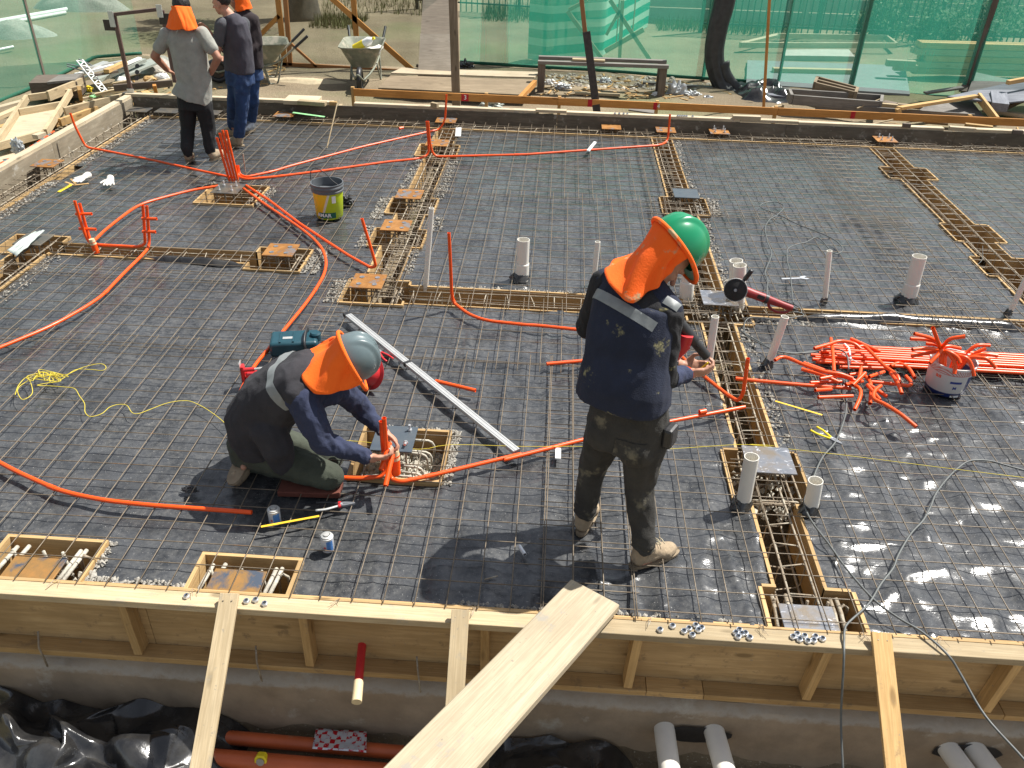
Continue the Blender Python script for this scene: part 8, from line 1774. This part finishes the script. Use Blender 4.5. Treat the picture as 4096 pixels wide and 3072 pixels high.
tag(mb.build('grass', M['dry_grass']), 'tufts of dry grass on the ground beyond the netting', 'grass', None, 'stuff')
def palisade(p0, p1, label, h=1.9, sp=.13):
    p0 = Vector(p0); p1 = Vector(p1); L = (p1 - p0).length; d = (p1 - p0) / L; e = empty('palisade_fence', p0, label, 'metal fence', 'dark metal palisade fences beyond the netting'); mb = MB(); n = int(L / sp)
    for i in range(n): p = p0 + d * sp * i; mb.bar(p, p + Vector((0, 0, h)), .022, .022)
    mb.build('pales', M['fence_metal'], e)
    for z in (.25, 1.6): MB().bar(p0 + Vector((0, 0, z)), p1 + Vector((0, 0, z)), .04, .03).build('rail', M['fence_metal'], e)
    i = 0
    while i * 2.4 < L: p = p0 + d * (2.4 * i); MB().bar(p - d * .0, p + Vector((0, 0, h + .1)), .07, .07).build('post', M['fence_metal'], e); i += 1
M['fence_metal'] = simple('fence_metal', (.03, .05, .045), .6, .3, .2)
palisade((-3.4, 20.9, -.2), (-.6, 20.5, -.2), 'dark metal palisade fence beyond the netting, left of the dense netting with painted light bands'); palisade((2.9, 19.2, -.2), (12.0, 18.9, -.2), 'dark metal palisade fence beyond the netting, right of the black roll')
def panel_wall():
    e = empty('panel_wall', (7, 20.8, -.2), 'pale concrete panel wall of level courses far beyond the netting at the right', 'wall')
    for k in range(7): MB().box((7.5, 20.8, -.05 + k * .30), (13, .05 if k % 2 else .07, .28)).build('course', M['concrete_pale'], e)
    for i in range(7): MB().box((1.3 + 2.05 * i, 20.72, .85), (.12, .12, 2.2)).build('post', M['concrete_pale'], e)
M['concrete_pale'] = simple('concrete_pale', (.42, .40, .35), .9, 0, .12, 4, .3)
panel_wall()
ladder_panel([A(2960, 180, .0), A(3585, 182, .0), A(3545, 150, .0), A(3110, 143, .0)], 'long empty timber frame lying on the ground beyond the green netting', dep=.1, mat='pine_pale', cross=(0, 1.0), ply=False)
B('timber', (2960, 178), (3110, 143), .09, .05, 'pine_pale', 'pale timber leaning on the empty frame beyond the green netting', 'timber', .0, .15)
sheet('concrete_slab', A(3140, 222, -.05), A(3420, 225, -.05), A(3395, 197, -.05), A(3145, 197, -.05), 'concrete_pale', 'pale cracked slab lying beyond the green netting', 'slab', .1, .01, 6, 4, 2, 2, smooth=30)
sheet('concrete_pad', A(2985, 334, -.09), A(3640, 376, -.09), A(3620, 262, -.09), A(2990, 240, -.09), 'pad_grey', 'flat grey pad on the ground just behind the green netting', 'slab', .03, .004, 6, 4, 2, 2, smooth=30)
B('timber', (3090, 285), (3405, 292), .12, .12, 'pine', 'lone beam lying on the grey pad behind the green netting', 'timber', -.08)
e = empty('timber_stack', A(3900, 290, -.15), 'stack of long sawn beams beyond the green netting at the right edge', 'timber stack')
_a = A(3655, 296, -.1); _b = A(4300, 312, -.1); _d = (_b - _a).normalized()
for k in range(5):
    for r in range(2): board('beam', _a + _d * random.uniform(-.12, .12) + Vector((0, .14 * r, .06 + .105 * k)), _b + Vector((0, .14 * r, .06 + .105 * k)), .12, .095, M['pine' if k % 2 else 'pine_yellow'], parent=e, bev=0)
for k, (a, b) in enumerate((((3545, 250), (3660, 256)), ((3575, 268), (3665, 272)))): board('beam', A(*a, .05 + .1 * (1 - k)), A(*b, .05 + .1 * (1 - k)), .12, .10, M['pine_pale'], parent=e, bev=0)
for i, (a, b, r, lb, m) in enumerate((((-40, 92), (268, 38), .05, 'upper white pipe lying beyond the left netting', 'white'), ((-40, 104), (262, 50), .035, 'lower white pipe lying beyond the left netting', 'white'), ((-30, 205), (52, 188), .03, 'short pale pipe lying beyond the left netting', 'alu'))):
    tag(MB().tube([A(*a, -.1), A(*b, -.1)], r, 10).build('far_pipe', M[m], smooth=60), lb, 'pipe')
for x, y, w, h, lb in ((330, 45, 1.2, .5, 'grey mound of scrap beyond the left netting'), (75, 150, .9, .3, 'low grey heap beyond the left netting')): mound('scrap_mound', A(x, y, -.2), w, w * .5, h, lb, 'gravel_c', 'heap', seed=x, kind=None)
